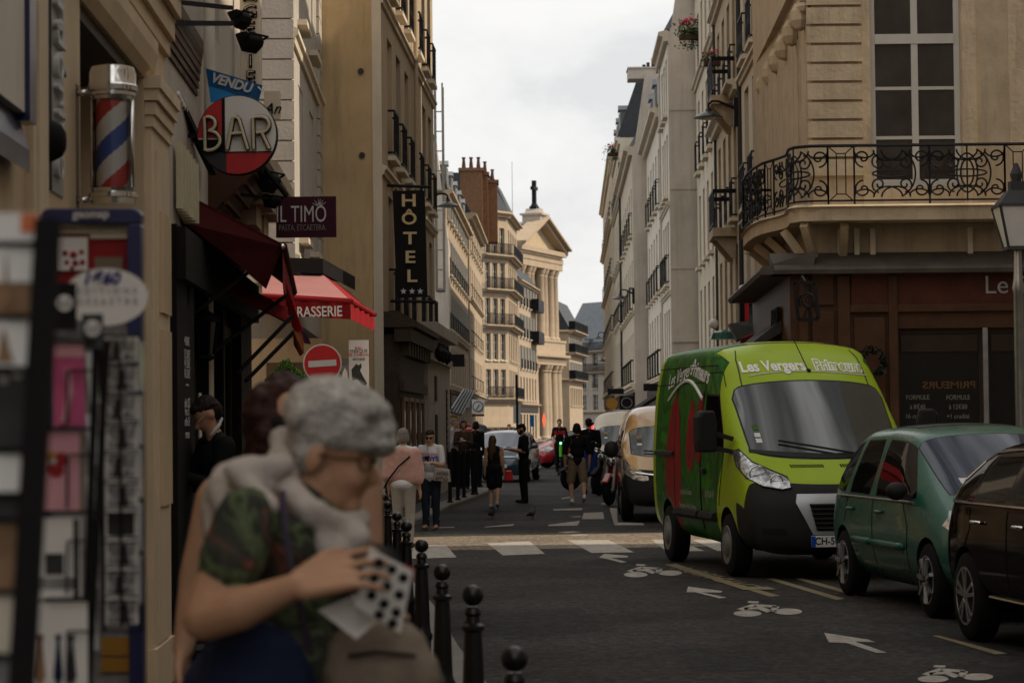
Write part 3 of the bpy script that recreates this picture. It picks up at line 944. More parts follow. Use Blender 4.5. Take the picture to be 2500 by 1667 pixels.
_o = N(_t, 'ShaderNodeOutputMaterial'); _mx = N(_t, 'ShaderNodeMixShader'); _tr = N(_t, 'ShaderNodeBsdfTransparent'); _gl = N(_t, 'ShaderNodeBsdfGlossy'); _fr = N(_t, 'ShaderNodeFresnel')
_gl.inputs['Roughness'].default_value = .06; _fr.inputs['IOR'].default_value = 1.45
_t.links.new(_fr.outputs[0], _mx.inputs[0]); _t.links.new(_tr.outputs[0], _mx.inputs[1]); _t.links.new(_gl.outputs[0], _mx.inputs[2]); _t.links.new(_mx.outputs[0], _o.inputs['Surface'])
MB().lathe([(r_t * .9, z0_), (r_t * .9, z1_)], 40).build('glass_tube', 'clear_tube', bpo, smooth='auto')
for sx in (-1, 1):
    MB().tube([(sx * r_t * .86, -.02, z0_), (sx * r_t * .86, -.02, z1_)], .011, 8).build('rod', 'chrome', bpo, smooth=True)
wl = P(180, 400, bz).x - c0.x
MB().box((wl - .018, -.02, zz(505)), (wl + .016, .06, zz(205))).build('wall_board', 'win_brown', bpo)
for py in (225, 487):
    MB().tube([(wl, 0, zz(py)), (-r_t * .95, 0, zz(py) - .004)], [.02, .012], 8).build('mounting_arm', 'chrome', bpo, smooth=True)

# ---- dark bistro building with the bar and restaurant signs
A1, B1 = (fx(15.2), 15.2), (fx(21.8), 21.8)
bis = thing('bistro_building', 'narrow house with black bistro front, shutters and brown eaves beside the cream shop', 'building', (A1[0], A1[1], 0))
f = Fac(bis, A1, B1); U = lambda px, py=600: f.uv(px, py)
f.win(.9, 1.9, 4.7, 6.6, 2, 3, .06, 'win_white', 'glass', sill=False)
f.win(3.0, 4.0, 4.7, 6.6, 2, 3, .06, 'win_white', 'glass', sill=False)
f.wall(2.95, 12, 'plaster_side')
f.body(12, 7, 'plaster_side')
sb = MB()
for k in range(6):
    sb.box((.40 + .09 * k, -.06 - .012 * k, 3.08 - .012 * k), (.46 + .09 * k, -.02, 3.52 - .02 * k))
f.put(sb, 'shutter', 'cream_letter')
# ground floor: black shopfront with recessed door
b = MB()
b.box((0.02, -.06, .1), (1.15, .3, 2.95)); b.box((1.15, .1, .1), (2.3, .3, 2.95)); b.box((2.3, -.05, .1), (2.6, .3, 2.95)); b.box((2.6, .05, .1), (3.6, .3, 2.95))
b.box((3.6, -.05, .1), (3.75, .3, 2.95)); b.box((3.75, .06, .1), (5.4, .3, 2.95)); b.box((5.4, -.05, .1), (f.L, .3, 2.95))
b.box((0, -.12, 2.60), (f.L - .01, -.061, 2.93))
f.put(b, 'shop_front', 'black_paint')
for a_, c_ in ((1.2, 2.25), (2.65, 3.55), (3.8, 5.35)):
    wb = MB().box((a_, .03, .5), (a_ + .06, .09, 2.5)).box((c_ - .06, .03, .5), (c_, .09, 2.5)).box((a_ + .06, .03, .5), (c_ - .06, .09, .6)).box((a_ + .06, .03, 2.4), (c_ - .06, .09, 2.5))
    o = f.put(wb, 'shop_window', 'wood_dark')
    g = MB().box((a_ + .05, .045, .55), (c_ - .05, .06, 2.45)).build('pane', 'glass'); g.parent = o
b = MB()
for i in range(6):
    b.box((.05, -.05 + .007 * i, 4.30 - .055 * i), (2.0, -.04 + .007 * i, 4.335 - .055 * i))
b.prism([(-.055, 4.34), (-.055, 4.42), (0, 4.45), (0, 4.02)], 'x', .05, 2.0)
b.prism([(-.40, 3.62), (-.42, 3.72), (0, 3.78), (0, 3.25)], 'x', 2.9, 4.2)
for i in range(5):
    b.box((2.9, -.36 + .07 * i, 3.56 - .075 * i), (4.2, -.33 + .07 * i, 3.60 - .075 * i))
f.put(b, 'eaves', 'wood_brown')
b = MB()
for i, (a_, c_) in enumerate(((4.3, 5.0), (5.25, 5.9))):
    b.box((a_, -.16, 3.10), (c_, -.0, 3.30)); b.box((a_ + .05, -.26, 3.30), (c_ - .05, -.0, 3.46)); b.box((a_ - .05, -.36, 3.46), (c_ + .05, 0, 3.60))
f.put(b, 'corbel', 'stone_cream')
b = MB().prism([(-.38, 3.61), (-.44, 3.70), (-.44, 3.80), (0, 3.84), (0, 3.61)], 'x', 4.21, f.L)
f.put(b, 'cornice', 'stone_cream')
# chalked prices on the black panel
for i, (s_, px, py) in enumerate((('4.00€', 440, 837), ('13.50€', 440, 868), ('14.50€', 440, 891), ('16.50€', 440, 915), ('~~~', 440, 940), ('plat 12€', 438, 985), ('vins 5€', 438, 1005), ('cafés 2€', 438, 1030), ('menus', 438, 1060))):
    u_, z_ = f.uv(px, py)
    o = text(s_, .085, 'chalk', None, (0, 0, 0), depth=.001, name='price_lettering', sx=1.6 if i < 4 else 1.2); f.place(o, (.62, -.063, z_)); o.rotation_euler = (PI / 2, 0, f.ang)
# lean back part of the block behind the corner
rear = thing('corner_block', 'plain rear block of the bistro corner set back along side street', 'building', (-8, 24, 0))
MB().prism([(5.4, -2.2), (1, 6.6), (-30, 5.0), (-30, -8), (0, -8)], 'z', 0, 12).build('wall', 'plaster_side', rear)

# drain pipes
def pipe(label, pts, r, m='plaster_white', name='drain_pipe', brk=True):
    p0 = Vector(pts[0])
    t = thing(name, label, 'pipe', p0)
    MB().tube([Vector(p) - p0 for p in pts], r, 12).build('pipe', m, t, smooth='auto')
    if brk:
        z0, z1 = pts[0][2], pts[-1][2]
        n = max(1, int(abs(z1 - z0) / 2.2))
        c = MB()
        for i in range(n):
            z_ = z0 + (z1 - z0) * (i + .5) / n
            q = Vector(pts[0]).lerp(Vector(pts[-1]), (i + .5) / n) - p0
            c.lathe([(r * 1.25, -.03), (r * 1.25, .03)], 12, c=tuple(q))
        c.build('collar', m, t)
    return t
q = P(511, 100, 17.5)
pipe('white drain pipe running up wall above the blue sold banner', [(q.x, 17.5, 3.9), (q.x, 17.5, 12)], .042)
q = P(505, 800, 17.6)
pipe('thick cream pipe with stickers and graffiti beside the bistro door', [(q.x, 17.6, .1), (q.x, 17.6, 3.05)], .05, 'stone_pale')
q = P(488, 1000, 16.6)
pipe('thin white conduit edging the black menu panel', [(q.x, 16.6, 1.2), (q.x, 16.6, 1.9)], .012, 'plaster_white', 'conduit', False)

# ---- hanging signs
def at(px, py, Y):
    return P(px, py, Y)
def m_px(Y): return Y / FPX
# BAR disc
Y = 16.6; s = m_px(Y); c = at(580, 331, Y)
bar = thing('bar_sign', 'round hanging bar sign with red white and black fields and neon letters', 'sign', c)
Rr = 97 * s
MB().lathe([(Rr, -.03), (Rr * 1.012, -.02), (Rr * 1.012, .05), (Rr, .06)], 56, axis='y').build('rim', 'black_paint', bar, smooth='auto')
MB().lathe([(Rr * .985, -.033), (Rr * .985, -.029)], 56, axis='y').build('disc', 'lamp_white', bar)
def disc_part(x0, x1, z0, z1, mname, y, nm):
    pts = []
    b = MB(); nn = 26
    vs, fs = [], []
    for i in range(nn + 1):
        x_ = x0 + (x1 - x0) * i / nn
        hh = math.sqrt(max(0, (Rr * .985) ** 2 - x_ * x_))
        lo, hi = max(z0, -hh), min(z1, hh)
        if hi < lo: hi = lo
        vs += [(x_, y, lo), (x_, y, hi)]
    for i in range(nn):
        fs.append((2 * i, 2 * i + 2, 2 * i + 3, 2 * i + 1))
    b.add(vs, fs).build(nm, mname, bar)
xs_ = lambda px: (px - 580) * s
zs_ = lambda py: (331 - py) * s
disc_part(-Rr, xs_(543), zs_(339), Rr, 'red_sign', -.034, 'red_field')
disc_part(xs_(543), xs_(551), zs_(374), Rr, 'black_paint', -.036, 'black_band')
disc_part(-Rr, xs_(543), zs_(374), zs_(342), 'black_paint', -.034, 'black_band')
disc_part(-Rr, xs_(554), -Rr, zs_(372), 'grey_dark', -.034, 'grey_field')
disc_part(xs_(554), Rr, -Rr, zs_(375), 'red_sign', -.034, 'red_field')
disc_part(xs_(543), Rr, zs_(375), zs_(372), 'black_paint', -.038, 'black_band')
def neon(strokes, y=-.065):
    for yy, r_, mm, nm in ((-.05, 6.2 * s, 'black_paint', 'letter_channel'), (y - .012, 3.9 * s, 'cream_letter', 'neon_letter')):
        b = MB()
        for st in strokes:
            b.tube([(xs_(x_), yy, zs_(y_)) for x_, y_ in st], r_, 8)
        b.build(nm, mm, bar, smooth='auto')
def arc(cx, cy, rx, ry, a0, a1, n=12):
    return [(cx + rx * math.cos(R(a0 + (a1 - a0) * i / n)), cy - ry * math.sin(R(a0 + (a1 - a0) * i / n))) for i in range(n + 1)]
neon([[(504, 371), (502, 290)] + arc(511, 305, 18, 17, 95, -80) + [(512, 322)] + arc(512, 346, 28, 24, 85, -85) + [(506, 370)]])
neon([[(557, 368), (572, 292), (579, 289), (586, 294), (608, 368)], [(563, 330), (592, 328)]])
neon([[(622, 368), (620, 293), (628, 289)] + arc(640, 308, 20, 19, 80, -85) + [(640, 327), (628, 328)], [(642, 328), (660, 368)]])
w0 = fx(Y)
MB().box((w0 - c.x, -.015, -.012), (-Rr * .98, .03, .012)).build('bracket', 'iron', bar)

# boulangerie panel
Y = 20.6; s = m_px(Y); c = at(613, 210, Y)
bo = thing('bakery_sign', 'tall cream hanging sign with black outlined vertical bakery letters', 'sign', c)
MB().box((-26 * s, -.02, 0), (25 * s, .08, 2.9)).build('panel', 'stone_pale', bo, bevel=.006)
for i, ch in enumerate('BOULANGERIE'):
    zc = (12 + (10 - i) * 40.5) * s + .02
    text(ch, 44 * s, 'black_paint', bo, (0, -.03, zc), depth=.012, bold=.004, sx=1.15)
    text(ch, 44 * s, 'stone_pale', bo, (0, -.046, zc), depth=.003, bold=-.010, sx=1.15)
# small pale box sign lower right of it
c = at(664, 292, 20.8)
sm = thing('box_sign', 'small pale box sign with black script letters tucked behind the bar disc', 'sign', c)
MB().box((-19 * s, 0, 0), (19 * s, .12, 72 * s)).build('box', 'stone_pale', sm, bevel=.006)
text('An', .13, 'black_paint', sm, (0, -.012, .09), shear=.4, depth=.01)
# VENDU banner
Y = 17.1
vb = thing('sold_banner', 'tilted blue banner reading sold in white letters tied above bar disc', 'banner', at(570, 205, Y))
q = [at(x_, y_, Y) - vb.location for x_, y_ in ((502, 167), (641, 209), (632, 246), (625, 256), (515, 250))]
b = MB(); b.add([tuple(p) for p in q] + [tuple(p + Vector((0, .006, 0))) for p in q], [(4, 3, 2, 1, 0), (5, 6, 7, 8, 9)] + [(i, (i + 1) % 5, 5 + (i + 1) % 5, 5 + i) for i in range(5)])
b.build('cloth', 'blue_sign', vb)
q2 = [at(x_, y_, Y - .006) - vb.location for x_, y_ in ((509, 211), (545, 221), (578, 234), (590, 246), (514, 251))]
MB().add([tuple(p) for p in q2], [(4, 3, 2, 1, 0)]).build('light_field', 'blue_light', vb)
q3 = at(565, 204, Y - .012) - vb.location
text('VENDU', .094, 'white_paint', vb, tuple(q3), (PI / 2, R(16.5), 0), .002, bold=.0035, shear=.15, sx=.95)
MB().tube([at(630, 213, Y - .01) - vb.location, at(638, 222, Y - .03) - vb.location, at(645, 214, Y - .01) - vb.location], .006, 6).build('tie', 'paper', vb)

# floodlights on brackets
def flood(label, px, py, Y, rx, rz, sc=1.0):
    t = thing('floodlight', label, 'floodlight', at(px, py, Y))
    X = Matrix.Rotation(rz, 4, 'Z') @ Matrix.Rotation(rx, 4, 'X')
    b = MB(); b.X = X
    b.prism([(p_[0] * sc, p_[1] * sc) for p_ in ((-.14, -.10), (.14, -.10), (.10, .05), (.05, .10), (-.05, .10), (-.10, .05))], 'x', -.17 * sc, .17 * sc)
    b.build('housing', 'black_matte', t, bevel=.01)
    b = MB(); b.X = X; b.box((-.15 * sc, -.125 * sc, -.107 * sc), (.15 * sc, .125 * sc, -.1005 * sc)); b.build('lens', 'zinc_light', t)
    b = MB(); b.X = X
    b.tube([(-.19 * sc, 0, 0), (-.19 * sc, 0, .16 * sc), (.19 * sc, 0, .16 * sc), (.19 * sc, 0, 0)], .010, 6)
    b.build('yoke', 'black_matte', t)
    return t
flood('black floodlight on upper arm in front of bakery letters', 588, 45, 17.6, R(62), R(72), .5)
flood('black floodlight hung lower against the bakery letters', 612, 100, 18.0, R(66), R(60), .55)
flood('black floodlight angled down over the pasta restaurant sign', 655, 440, 18.6, R(60), R(70), .6)
flood('small black floodlight under the beam beside the pasta sign', 664, 488, 18.9, R(70), R(60), .42)
def arm(label, a, b, w_, name='iron_bracket'):
    a, b = Vector(a), Vector(b)
    t = thing(name, label, 'bracket', a)
    MB().bar((0, 0, 0), b - a, w_, w_).build('bar', 'black_matte', t)
    MB().box((-.03, -.05, -.06), (.01, .05, .06)).build('wall_plate', 'black_matte', t)
arm('upper black arm carrying the bakery floodlights', at(400, 2, 15.4), at(565, 20, 17.2), .03)
arm('lower black arm carrying the bakery floodlights', at(378, 57, 14.9), at(566, 58, 17.4), .035)
arm('thin black arm holding the pasta restaurant sign', at(540, 468, 18.2), at(672, 487, 18.9), .02)
arm('sloping black arm above the pasta restaurant sign', at(640, 405, 18.3), at(700, 478, 18.6), .028)
# string of globe fairy lights on the eave edge
fl = thing('light_string', 'string of small clear globe lights along dark eave near bar sign', 'lights', at(432, 232, 15.9))
for i in range(13):
    t_ = i / 12
    p = at(lerp(432, 475, t_), lerp(232, 322, t_), 15.9 + 1.1 * t_) - fl.location
    MB().ball(p, .026, 10).build('bulb', 'lamp_white', fl, smooth=True)
MB().bar(at(426, 225, 16.0) - fl.location, at(520, 420, 17.6) - fl.location, .05, .05).build('rail', 'black_matte', fl)
# IL TIMO sign
Y = 19.2; s = m_px(Y); c = at(748, 530, Y)
il = thing('pasta_sign', 'dark plum hanging restaurant sign with hand drawn white letters', 'sign', c)
MB().box((-74 * s, -.015, -50 * s), (73 * s, .025, 50 * s)).build('board', 'plum', il, bevel=.003)
text('IL TIMO', 58 * s, 'white_paint', il, (-12 * s, -.02, 5 * s), depth=.002, sx=.62, bold=-.001)
text('PASTA, ETCAETERA.', 21 * s, 'ink_grey', il, (-9 * s, -.02, -27 * s), depth=.002, sx=.62, bold=-.001)
b = MB()
for a in (60, 95, 125, 35, 150, 80):
    p0 = Vector((32 * s, -.02, 24 * s)); d_ = Vector((math.cos(R(a)), 0, math.sin(R(a))))
    b.tube([p0 + d_ * 5 * s, p0 + d_ * 20 * s], [1.1 * s, .3 * s], 4)
b.build('sprig_drawing', 'white_paint', il)
# ---- maroon awning (its side and underside face the camera)
def plate(pts, th=.012):
    """thin sheet through the world points, given thickness along its normal"""
    pts = [Vector(p) for p in pts]
    n = (pts[1] - pts[0]).cross(pts[2] - pts[0]).normalized() * th
    k = len(pts)
    return [tuple(p) for p in pts] + [tuple(p + n) for p in pts], [tuple(range(k)), tuple(range(k, 2 * k))[::-1]] + [(i, (i + 1) % k, k + (i + 1) % k, k + i) for i in range(k)]
def awning(label, far_dz, pts_px, Y0, Y1, m_top, m_val, val_px=None):
    o = at(*pts_px[0], Y0)
    t = thing('awning', label, 'awning', o)
    return t, o
aw = thing('awning', 'long dark maroon awning sloping out from the black bistro front', 'awning', at(432, 480, 16.0))
o = aw.location
wa, fa = at(436, 472, 16.0), at(690, 603, 17.2)      # wall end, front end of near edge
wb_, fb = Vector((fx(21.7) + .02, 21.7, wa.z - .02)), at(717, 713, 23.0)
MB().add(*plate([wa - o, fa - o, fb - o, wb_ - o], .02)).build('cloth', 'maroon_cloth', aw)
MB().tube([fa - o, fb - o], .035, 10).build('front_bar', 'maroon_cloth', aw, smooth='auto')
b = MB()
nn = 14
vs, fs = [], []
for i in range(nn + 1):
    t_ = i / nn
    p = fa.lerp(fb, t_) - o
    vs += [tuple(p), tuple(p + Vector((.02 * math.sin(i * 1.9), 0, -.30 - .03 * math.sin(i * 2.3))))]
for i in range(nn): fs.append((2 * i, 2 * i + 1, 2 * i + 3, 2 * i + 2))
b.add(vs, fs).build('valance', 'red_cloth', aw)
lo_a, lo_b = at(420, 520, 16.0), at(650, 705, 17.2)
MB().add(*plate([wa - o, fa - o, lo_b - o, at(545, 615, 16.6) - o, at(452, 545, 16.05) - o], .01)).build('side_panel', 'maroon_cloth', aw)
for a_, c_ in (((690, 603), (405, 815)), ((700, 720), (520, 860)), ((715, 770), (580, 910)), ((728, 800), (600, 930))):
    yy = 17.2 + (a_[1] - 603) * .006
    p0, p1 = at(*a_, yy), at(*c_, yy - .6)
    MB().bar(p0 - o, p1 - o, .022, .022).build('folding_arm', 'black_matte', aw)
MB().ball(fa - o + Vector((0, -.03, 0)), .022, 10).build('end_knob', 'chrome', aw, smooth=True)
MB().box(wa - o + Vector((-.09, -.05, -.12)), wa - o + Vector((.05, .1, .1))).build('wall_box', 'black_matte', aw)
# second bright red awning further along
aw2 = thing('awning', 'bright red inner awning strip under the maroon awning', 'awning', at(560, 680, 18.4))
o = aw2.location
p = [at(x_, y_, yy) for x_, y_, yy in ((552, 672, 18.4), (700, 752, 19.4), (705, 785, 19.4), (560, 712, 18.4))]
MB().add(*plate([q - o for q in p], .02)).build('cloth', 'red_cloth', aw2)
MB().bar(p[3] - o, p[2] - o, .03, .03).build('front_bar', 'red_cloth', aw2)
# hanging pennants
def pennant(label, m_, px):
    t = thing('pennant', label, 'pennant', at(*px[0], 18.2))
    p = [at(x_, y_, 18.2 + .05 * i) - t.location for i, (x_, y_) in enumerate(px)]
    MB().add(*plate(p, .008)).build('cloth', m_, t)
pennant('red cloth strip dangling from front end of maroon awning', 'red_bright', [(684, 625), (700, 690), (742, 812), (716, 800), (694, 710)])
pennant('orange cloth strip below the red one', 'orange_flag', [(716, 805), (740, 815), (742, 862), (733, 870), (718, 842)])
pennant('small purple cloth corner beside the orange strip', 'purple_flag', [(738, 806), (748, 812), (760, 840), (745, 838)])
# lanterns on the bistro front
def lantern(label, px, py, Y, sc=1.0):
    t = thing('lantern', label, 'lantern', at(px, py, Y))
    MB().lathe([(.02, .20), (.03, .14), (.12, .08), (.13, .05), (.02, .05)], 6).build('cap', 'black_matte', t)
    b = MB()
    for i in range(6):
        a0 = PI * i / 3
        b.bar((.11 * math.cos(a0), .11 * math.sin(a0), .05), (.075 * math.cos(a0), .075 * math.sin(a0), -.22), .012, .012)
    b.lathe([(.08, -.22), (.085, -.24), (.03, -.27)], 6)
    b.build('cage', 'black_matte', t)
    MB().lathe([(.10, .045), (.068, -.215)], 6).build('pane', 'car_glass', t)
    MB().bar((0, 0, .18), (-.2, .05, .22), .02, .02).build('bracket', 'black_matte', t)
    t.scale = (sc,) * 3
lantern('black wall lantern over the chalked prices', 424, 720, 15.9, .95)
lantern('black wall lantern beyond the cream pipe', 500, 800, 17.2, .9)

# ---- brasserie building at the far corner of the side street
Cx, Cy = -3.25, 36.0
bra = thing('brasserie_building', 'pale block stone house with jointed courses above the red brasserie awning', 'building', (Cx, Cy, 0))
f = Fac(bra, (-16, 35.6), (Cx, Cy)); fb1 = f
def courses(b):
    n = int(14 / .305)
    for i in range(n):
        z_ = 4.1 + i * .305
        b.box((f.L - 3.0, -.045, z_ + .012), (f.L + .03, .002, z_ + .293))
f.wall(0, 18, 'stone_block', extra=courses)
f.body(18, 8, 'stone_block')
f.band(3.55, .45, .3)
b = MB()
for k in range(2):
    x_ = f.L - .55
    b.tube([(x_, -.07, 4.2), (x_, -.07, 12)], .012, 6)
f.put(b, 'cable', 'grey_dark')
f2 = Fac(bra, (Cx, Cy), (-3.47, 44.0))
for z0_ in (4.6, 8.0, 11.4):
    for x_ in (2.1, 5.2): f2.win(x_ - .6, x_ + .6, z0_, z0_ + 2.4, 2, 3, .06, 'shutter_grey', 'glass', depth=.3)
def courses2(b):
    for i in range(45):
        z_ = 4.1 + i * .305
        b.box((7.0, -.05, z_ + .012), (7.98, .002, z_ + .293))
f2.wall(0, 18, 'stone_block', extra=courses2)
for z_ in (4.0, 7.4, 10.8): f2.band(z_, .25, .10)
f2.put(MB().box((.3, -.06, .15), (7.7, .0, 3.2)), 'shop_front', 'wood_dark')
# brasserie awning
ba = thing('brasserie_awning', 'red brasserie awning with white serif letters and faded pink top', 'awning', at(857, 734, 34.2))
o = ba.location
a1, a2, a3 = at(640, 722, 34.2), at(857, 735, 34.2), at(914, 768, 38.0)      # front lower edge line (top of valance)
t1, t2, t3 = at(640, 668, 35.8), at(790, 672, 35.9), at(852, 712, 39.3)
MB().add(*plate([t1 - o, t2 - o, a2 - o, a1 - o], .02)).build('top_cloth', 'pink_cloth', ba)
MB().add(*plate([t2 - o, t3 - o, a3 - o, a2 - o], .02)).build('side_cloth', 'red_cloth', ba)
def valance(p, q, h_, nm):
    vs, fs = [], []
    n_ = 22
    for i in range(n_ + 1):
        t_ = i / n_
        x_ = p.lerp(q, t_)
        wv = .012 * math.sin(i * 1.3)
        vs += [tuple(x_ + Vector((wv, wv, 0)) - o), tuple(x_ + Vector((wv * 2, wv * 2, -h_)) - o)]
    for i in range(n_): fs.append((2*i, 2*i+1, 2*i+3, 2*i+2))
    MB().add(vs, fs).build(nm, 'red_cloth', ba)
MB().tube([a1 - o, a2 - o, a3 - o], .04, 8).build('front_bar', 'red_cloth', ba)
valance(a1, a2, .26, 'valance'); valance(a2, a3, .26, 'valance')
text('BRASSERIE', .205, 'white_paint', ba, tuple(at(772, 762, 34.12) - o), (PI / 2, R(-.8), 0), .004, sx=.78, bold=.003)
MB().add(*plate([t1 - o + Vector((0, -.1, .02)), t2 - o + Vector((0, -.1, .02)), t3 - o + Vector((.1, 0, .02)), t3 - o + Vector((.1, 0, .16)), t2 - o + Vector((0, -.1, .16)), t1 - o + Vector((0, -.1, .16))], .08)).build('hood', 'black_matte', ba)
# terrace screen below the awning: cream glazed wall
ts = thing('terrace_front', 'cream terrace wall under the brasserie awning', 'wall', (-4.2, 35.2, 0))
b = MB().box((-1.0, .0, .1), (1.45, .25, 2.95)); b.build('wall', 'paint_cream', ts)
MB().box((.62, -.03, 2.0), (1.46, -.002, 2.6)).build('fascia', 'win_brown', ts)
dm = thing('leaf_sign', 'dark pointed chalkboard sign framed with green leaves under the awning', 'sign', at(700, 1000, 33.6))
o = dm.location
p = [at(x_, y_, 33.6) - o for x_, y_ in ((654, 1060), (654, 930), (700, 882), (752, 930), (752, 1060))]
MB().add(*plate(p, .03)).build('board', 'black_paint', dm)
b = MB(); random.seed(3)
for i in range(420):
    e_ = random.random()
    if e_ < .35: q = p[1].lerp(p[2], random.random())
    elif e_ < .7: q = p[3].lerp(p[2], random.random())
    else: q = p[1].lerp(p[0], random.random() * .8) if random.random() < .8 else p[3].lerp(p[4], random.random() * .5)
    q = q + Vector((random.uniform(-.03, .03), -.05 + random.uniform(-.02, .02), random.uniform(-.06, .04)))
    a_ = random.uniform(0, 6.28); l_ = random.uniform(.014, .03)
    d_ = Vector((math.cos(a_), random.uniform(-.5, .5), math.sin(a_))) * l_; e2 = Vector((-math.sin(a_), random.uniform(-.5, .5), math.cos(a_))) * l_ * .6
    b.add([tuple(q - d_), tuple(q + e2), tuple(q + d_), tuple(q - e2)], [(0, 1, 2, 3)])
b.build('leaf_border', 'leaf_green', dm)['kind'] = 'stuff'
text('MENU', .10, 'chalk', dm, tuple(at(702, 967, 33.54) - o), shear=.2, depth=.002)
# poster with a horse head
po = thing('poster', 'pale poster with red lines of text and a dark horse head', 'poster', at(876, 900, 35.0))
o = po.location
s = m_px(35.0)
MB().box((-24 * s, 0, -70 * s), (24 * s, .02, 70 * s)).build('sheet', 'paper', po)
for i, (t_, zz_, mm) in enumerate((('BAL', 50, 'red_sign'), ('MASQUE', 43, 'grey_dark'), ('DE CHEVAL', 34, 'red_sign'), ('samedi', 24, 'grey_dark'))):
    text(t_, 11 * s, mm, po, (0, -.004, zz_ * s), depth=.001)
hp = [(-18, -2), (-6, 12), (0, 8), (6, 14), (7, 4), (3, -4), (10, -18), (20, -36), (16, -42), (8, -40), (-4, -26), (-16, -30)]
MB().prism([(x_ * s, z_ * s) for x_, z_ in hp], 'y', -.004, 0).build('horse_drawing', 'grey_dark', po)
po2 = thing('poster', 'narrow grey portrait poster beside the horse poster', 'poster', at(842, 915, 35.0))
MB().box((-12 * s, 0, -55 * s), (10 * s, .02, 40 * s)).build('sheet', 'photo_grey', po2)
MB().prism([(x_ * s, z_ * s) for x_, z_ in [(-8, -30), (-6, 5), (0, 18), (6, 6), (7, -30)]], 'y', -.004, 0).build('portrait', 'paper', po2)
# no entry sign on its post
def no_entry(label, px, py, Y, dpx, zbase=.1):
    c = at(px, py, Y)
    t = thing('no_entry_sign', label, 'traffic sign', (c.x, Y, zbase))
    r_ = dpx / 2 * m_px(Y); h_ = c.z - zbase
    MB().tube([(0, .03, 0), (0, .03, h_ + r_)], .03, 10).build('post', 'steel', t, smooth='auto')
    MB().lathe([(r_, h_ * 0), (r_, .012)], 40, c=(0, 0, h_), axis='y').build('rim', 'plate_white', t, smooth='auto')
    MB().lathe([(r_ * .93, -.004), (r_ * .93, .004)], 40, c=(0, 0, h_), axis='y').build('disc', 'red_sign', t, smooth='auto')
    b = MB(); b.X = Matrix.Translation((0, 0, h_)) @ Matrix.Rotation(R(-3), 4, 'Y')
    b.box((-r_ * .72, -.008, -r_ * .16), (r_ * .72, -.003, r_ * .16)); b.build('bar', 'plate_white', t)
no_entry('large no entry sign in front of the brasserie wall', 787, 887, 29.5, 95)
no_entry('small distant no entry sign behind the bollards at the side street', 1144, 1045, 70, 20)

# ---- hotel with blank side wall
ho = thing('hotel_building', 'tall beige hotel with blank stained side wall and three narrow street windows', 'building', (-2.35, 44, 0))
f = Fac(ho, (-12, 44.0), (-2.35, 44.0))
f.wall(0, 18, 'render_brown'); f.body(18, 4, 'render_brown')
b = MB().box((f.L - 1.12, -.06, .0), (f.L - .17, -.002, 4.35)); f.put(b, 'plinth', 'render_brown')
b = MB().box((f.L - .16, -.02, .1), (f.L + .012, -.001, 18)); f.put(b, 'corner_band', 'stone_pale')
b = MB()
for px, py in ((881, 175), (884, 380)):
    u_, z_ = f.uv(px, py); b.lathe([(.06, -.03), (.05, -.008), (.02, -.002)], 8, c=(u_, 0, z_), axis='y')
f.put(b, 'wall_anchor', 'grey_dark')
f = Fac(ho, (-2.35, 44.0), (-1.87, 59.0)); hf = f
for z0_ in (3.75, 6.75, 9.85, 12.9):
    for x_ in (2.0, 4.1, 6.3, 9.2, 11.6, 13.6):
        f.win(x_ - .55, x_ + .55, z0_, z0_ + 2.25, 2, 3, .06, 'win_brown', 'glass', rail=.85 if z0_ < 13 else 0, depth=.25)
f.wall(3.4, 18, 'render_hotel'); f.body(18, 8, 'render_hotel')
for z_ in (6.25, 9.4, 12.5): f.band(z_, .18, .1)
# carved dark timber front of the hotel restaurant
b = MB()
b.box((.3, -.28, .1), (6.6, .3, 3.35)); b.box((.2, -.36, 2.3), (6.7, -.281, 2.5)); b.box((.1, -.5, 3.2), (6.9, -.2, 3.45))
for k in range(9):
    b.box((.35 + .7 * k, -.46, 2.95), (.6 + .7 * k, -.282, 3.2))
b.prism([(-.6, 3.46), (-.62, 3.56), (-.28, 3.75), (.0, 3.75), (.0, 3.46)], 'x', .05, 6.95)
f.put(b, 'shop_front', 'wood_carved')
for k in range(4):
    a_ = .6 + k * 1.45
    wb = MB().box((a_, -.33, .6), (a_ + .08, -.285, 2.2)).box((a_ + 1.1, -.33, .6), (a_ + 1.18, -.285, 2.2)).box((a_ + .08, -.33, 2.12), (a_ + 1.1, -.285, 2.2)).box((a_ + .08, -.33, .6), (a_ + 1.1, -.285, .75))
    o_ = f.put(wb, 'shop_window', 'win_brown')
    g = MB().box((a_ + .07, -.30, .7), (a_ + 1.11, -.289, 2.13)).build('pane', 'glass'); g.parent = o_
b = MB()
b.box((7.0, -.35, .1), (14.9, .3, 3.6)); b.box((6.95, -.42, 3.05), (14.95, -.352, 3.2))
f.put(b, 'ground_floor', 'stone_grey')
b = MB().box((6.9, -.55, 3.6), (15.0, .1, 3.85)); f.put(b, 'cornice', 'stone_grey')
for i, ch in enumerate('RESTAURANT'):
    o_ = text(ch, .14, 'chalk', None, (0, 0, 0), depth=.003, name='shop_lettering'); f.place(o_, (13.4, -.375, 2.35 - i * .15)); o_.rotation_euler = (PI / 2, 0, f.ang)
f.put(MB().box((13.15, -.37, .75), (13.65, -.353, 2.5)), 'letter_panel', 'black_paint')
b = MB().box((9.0, -.37, 2.2), (9.7, -.353, 2.75)).box((9.1, -.37, .8), (9.8, -.353, 1.9)); f.put(b, 'opening', 'black_paint')
for x_ in (7.8, 9.0, 10.4): f.put(MB().lathe([(.0, -.24), (.10, -.14), (.12, .0), (.05, .1), (.03, .18)], 8, c=(x_, -.55, 3.25)), 'wall_lantern', 'iron')
q = f.A
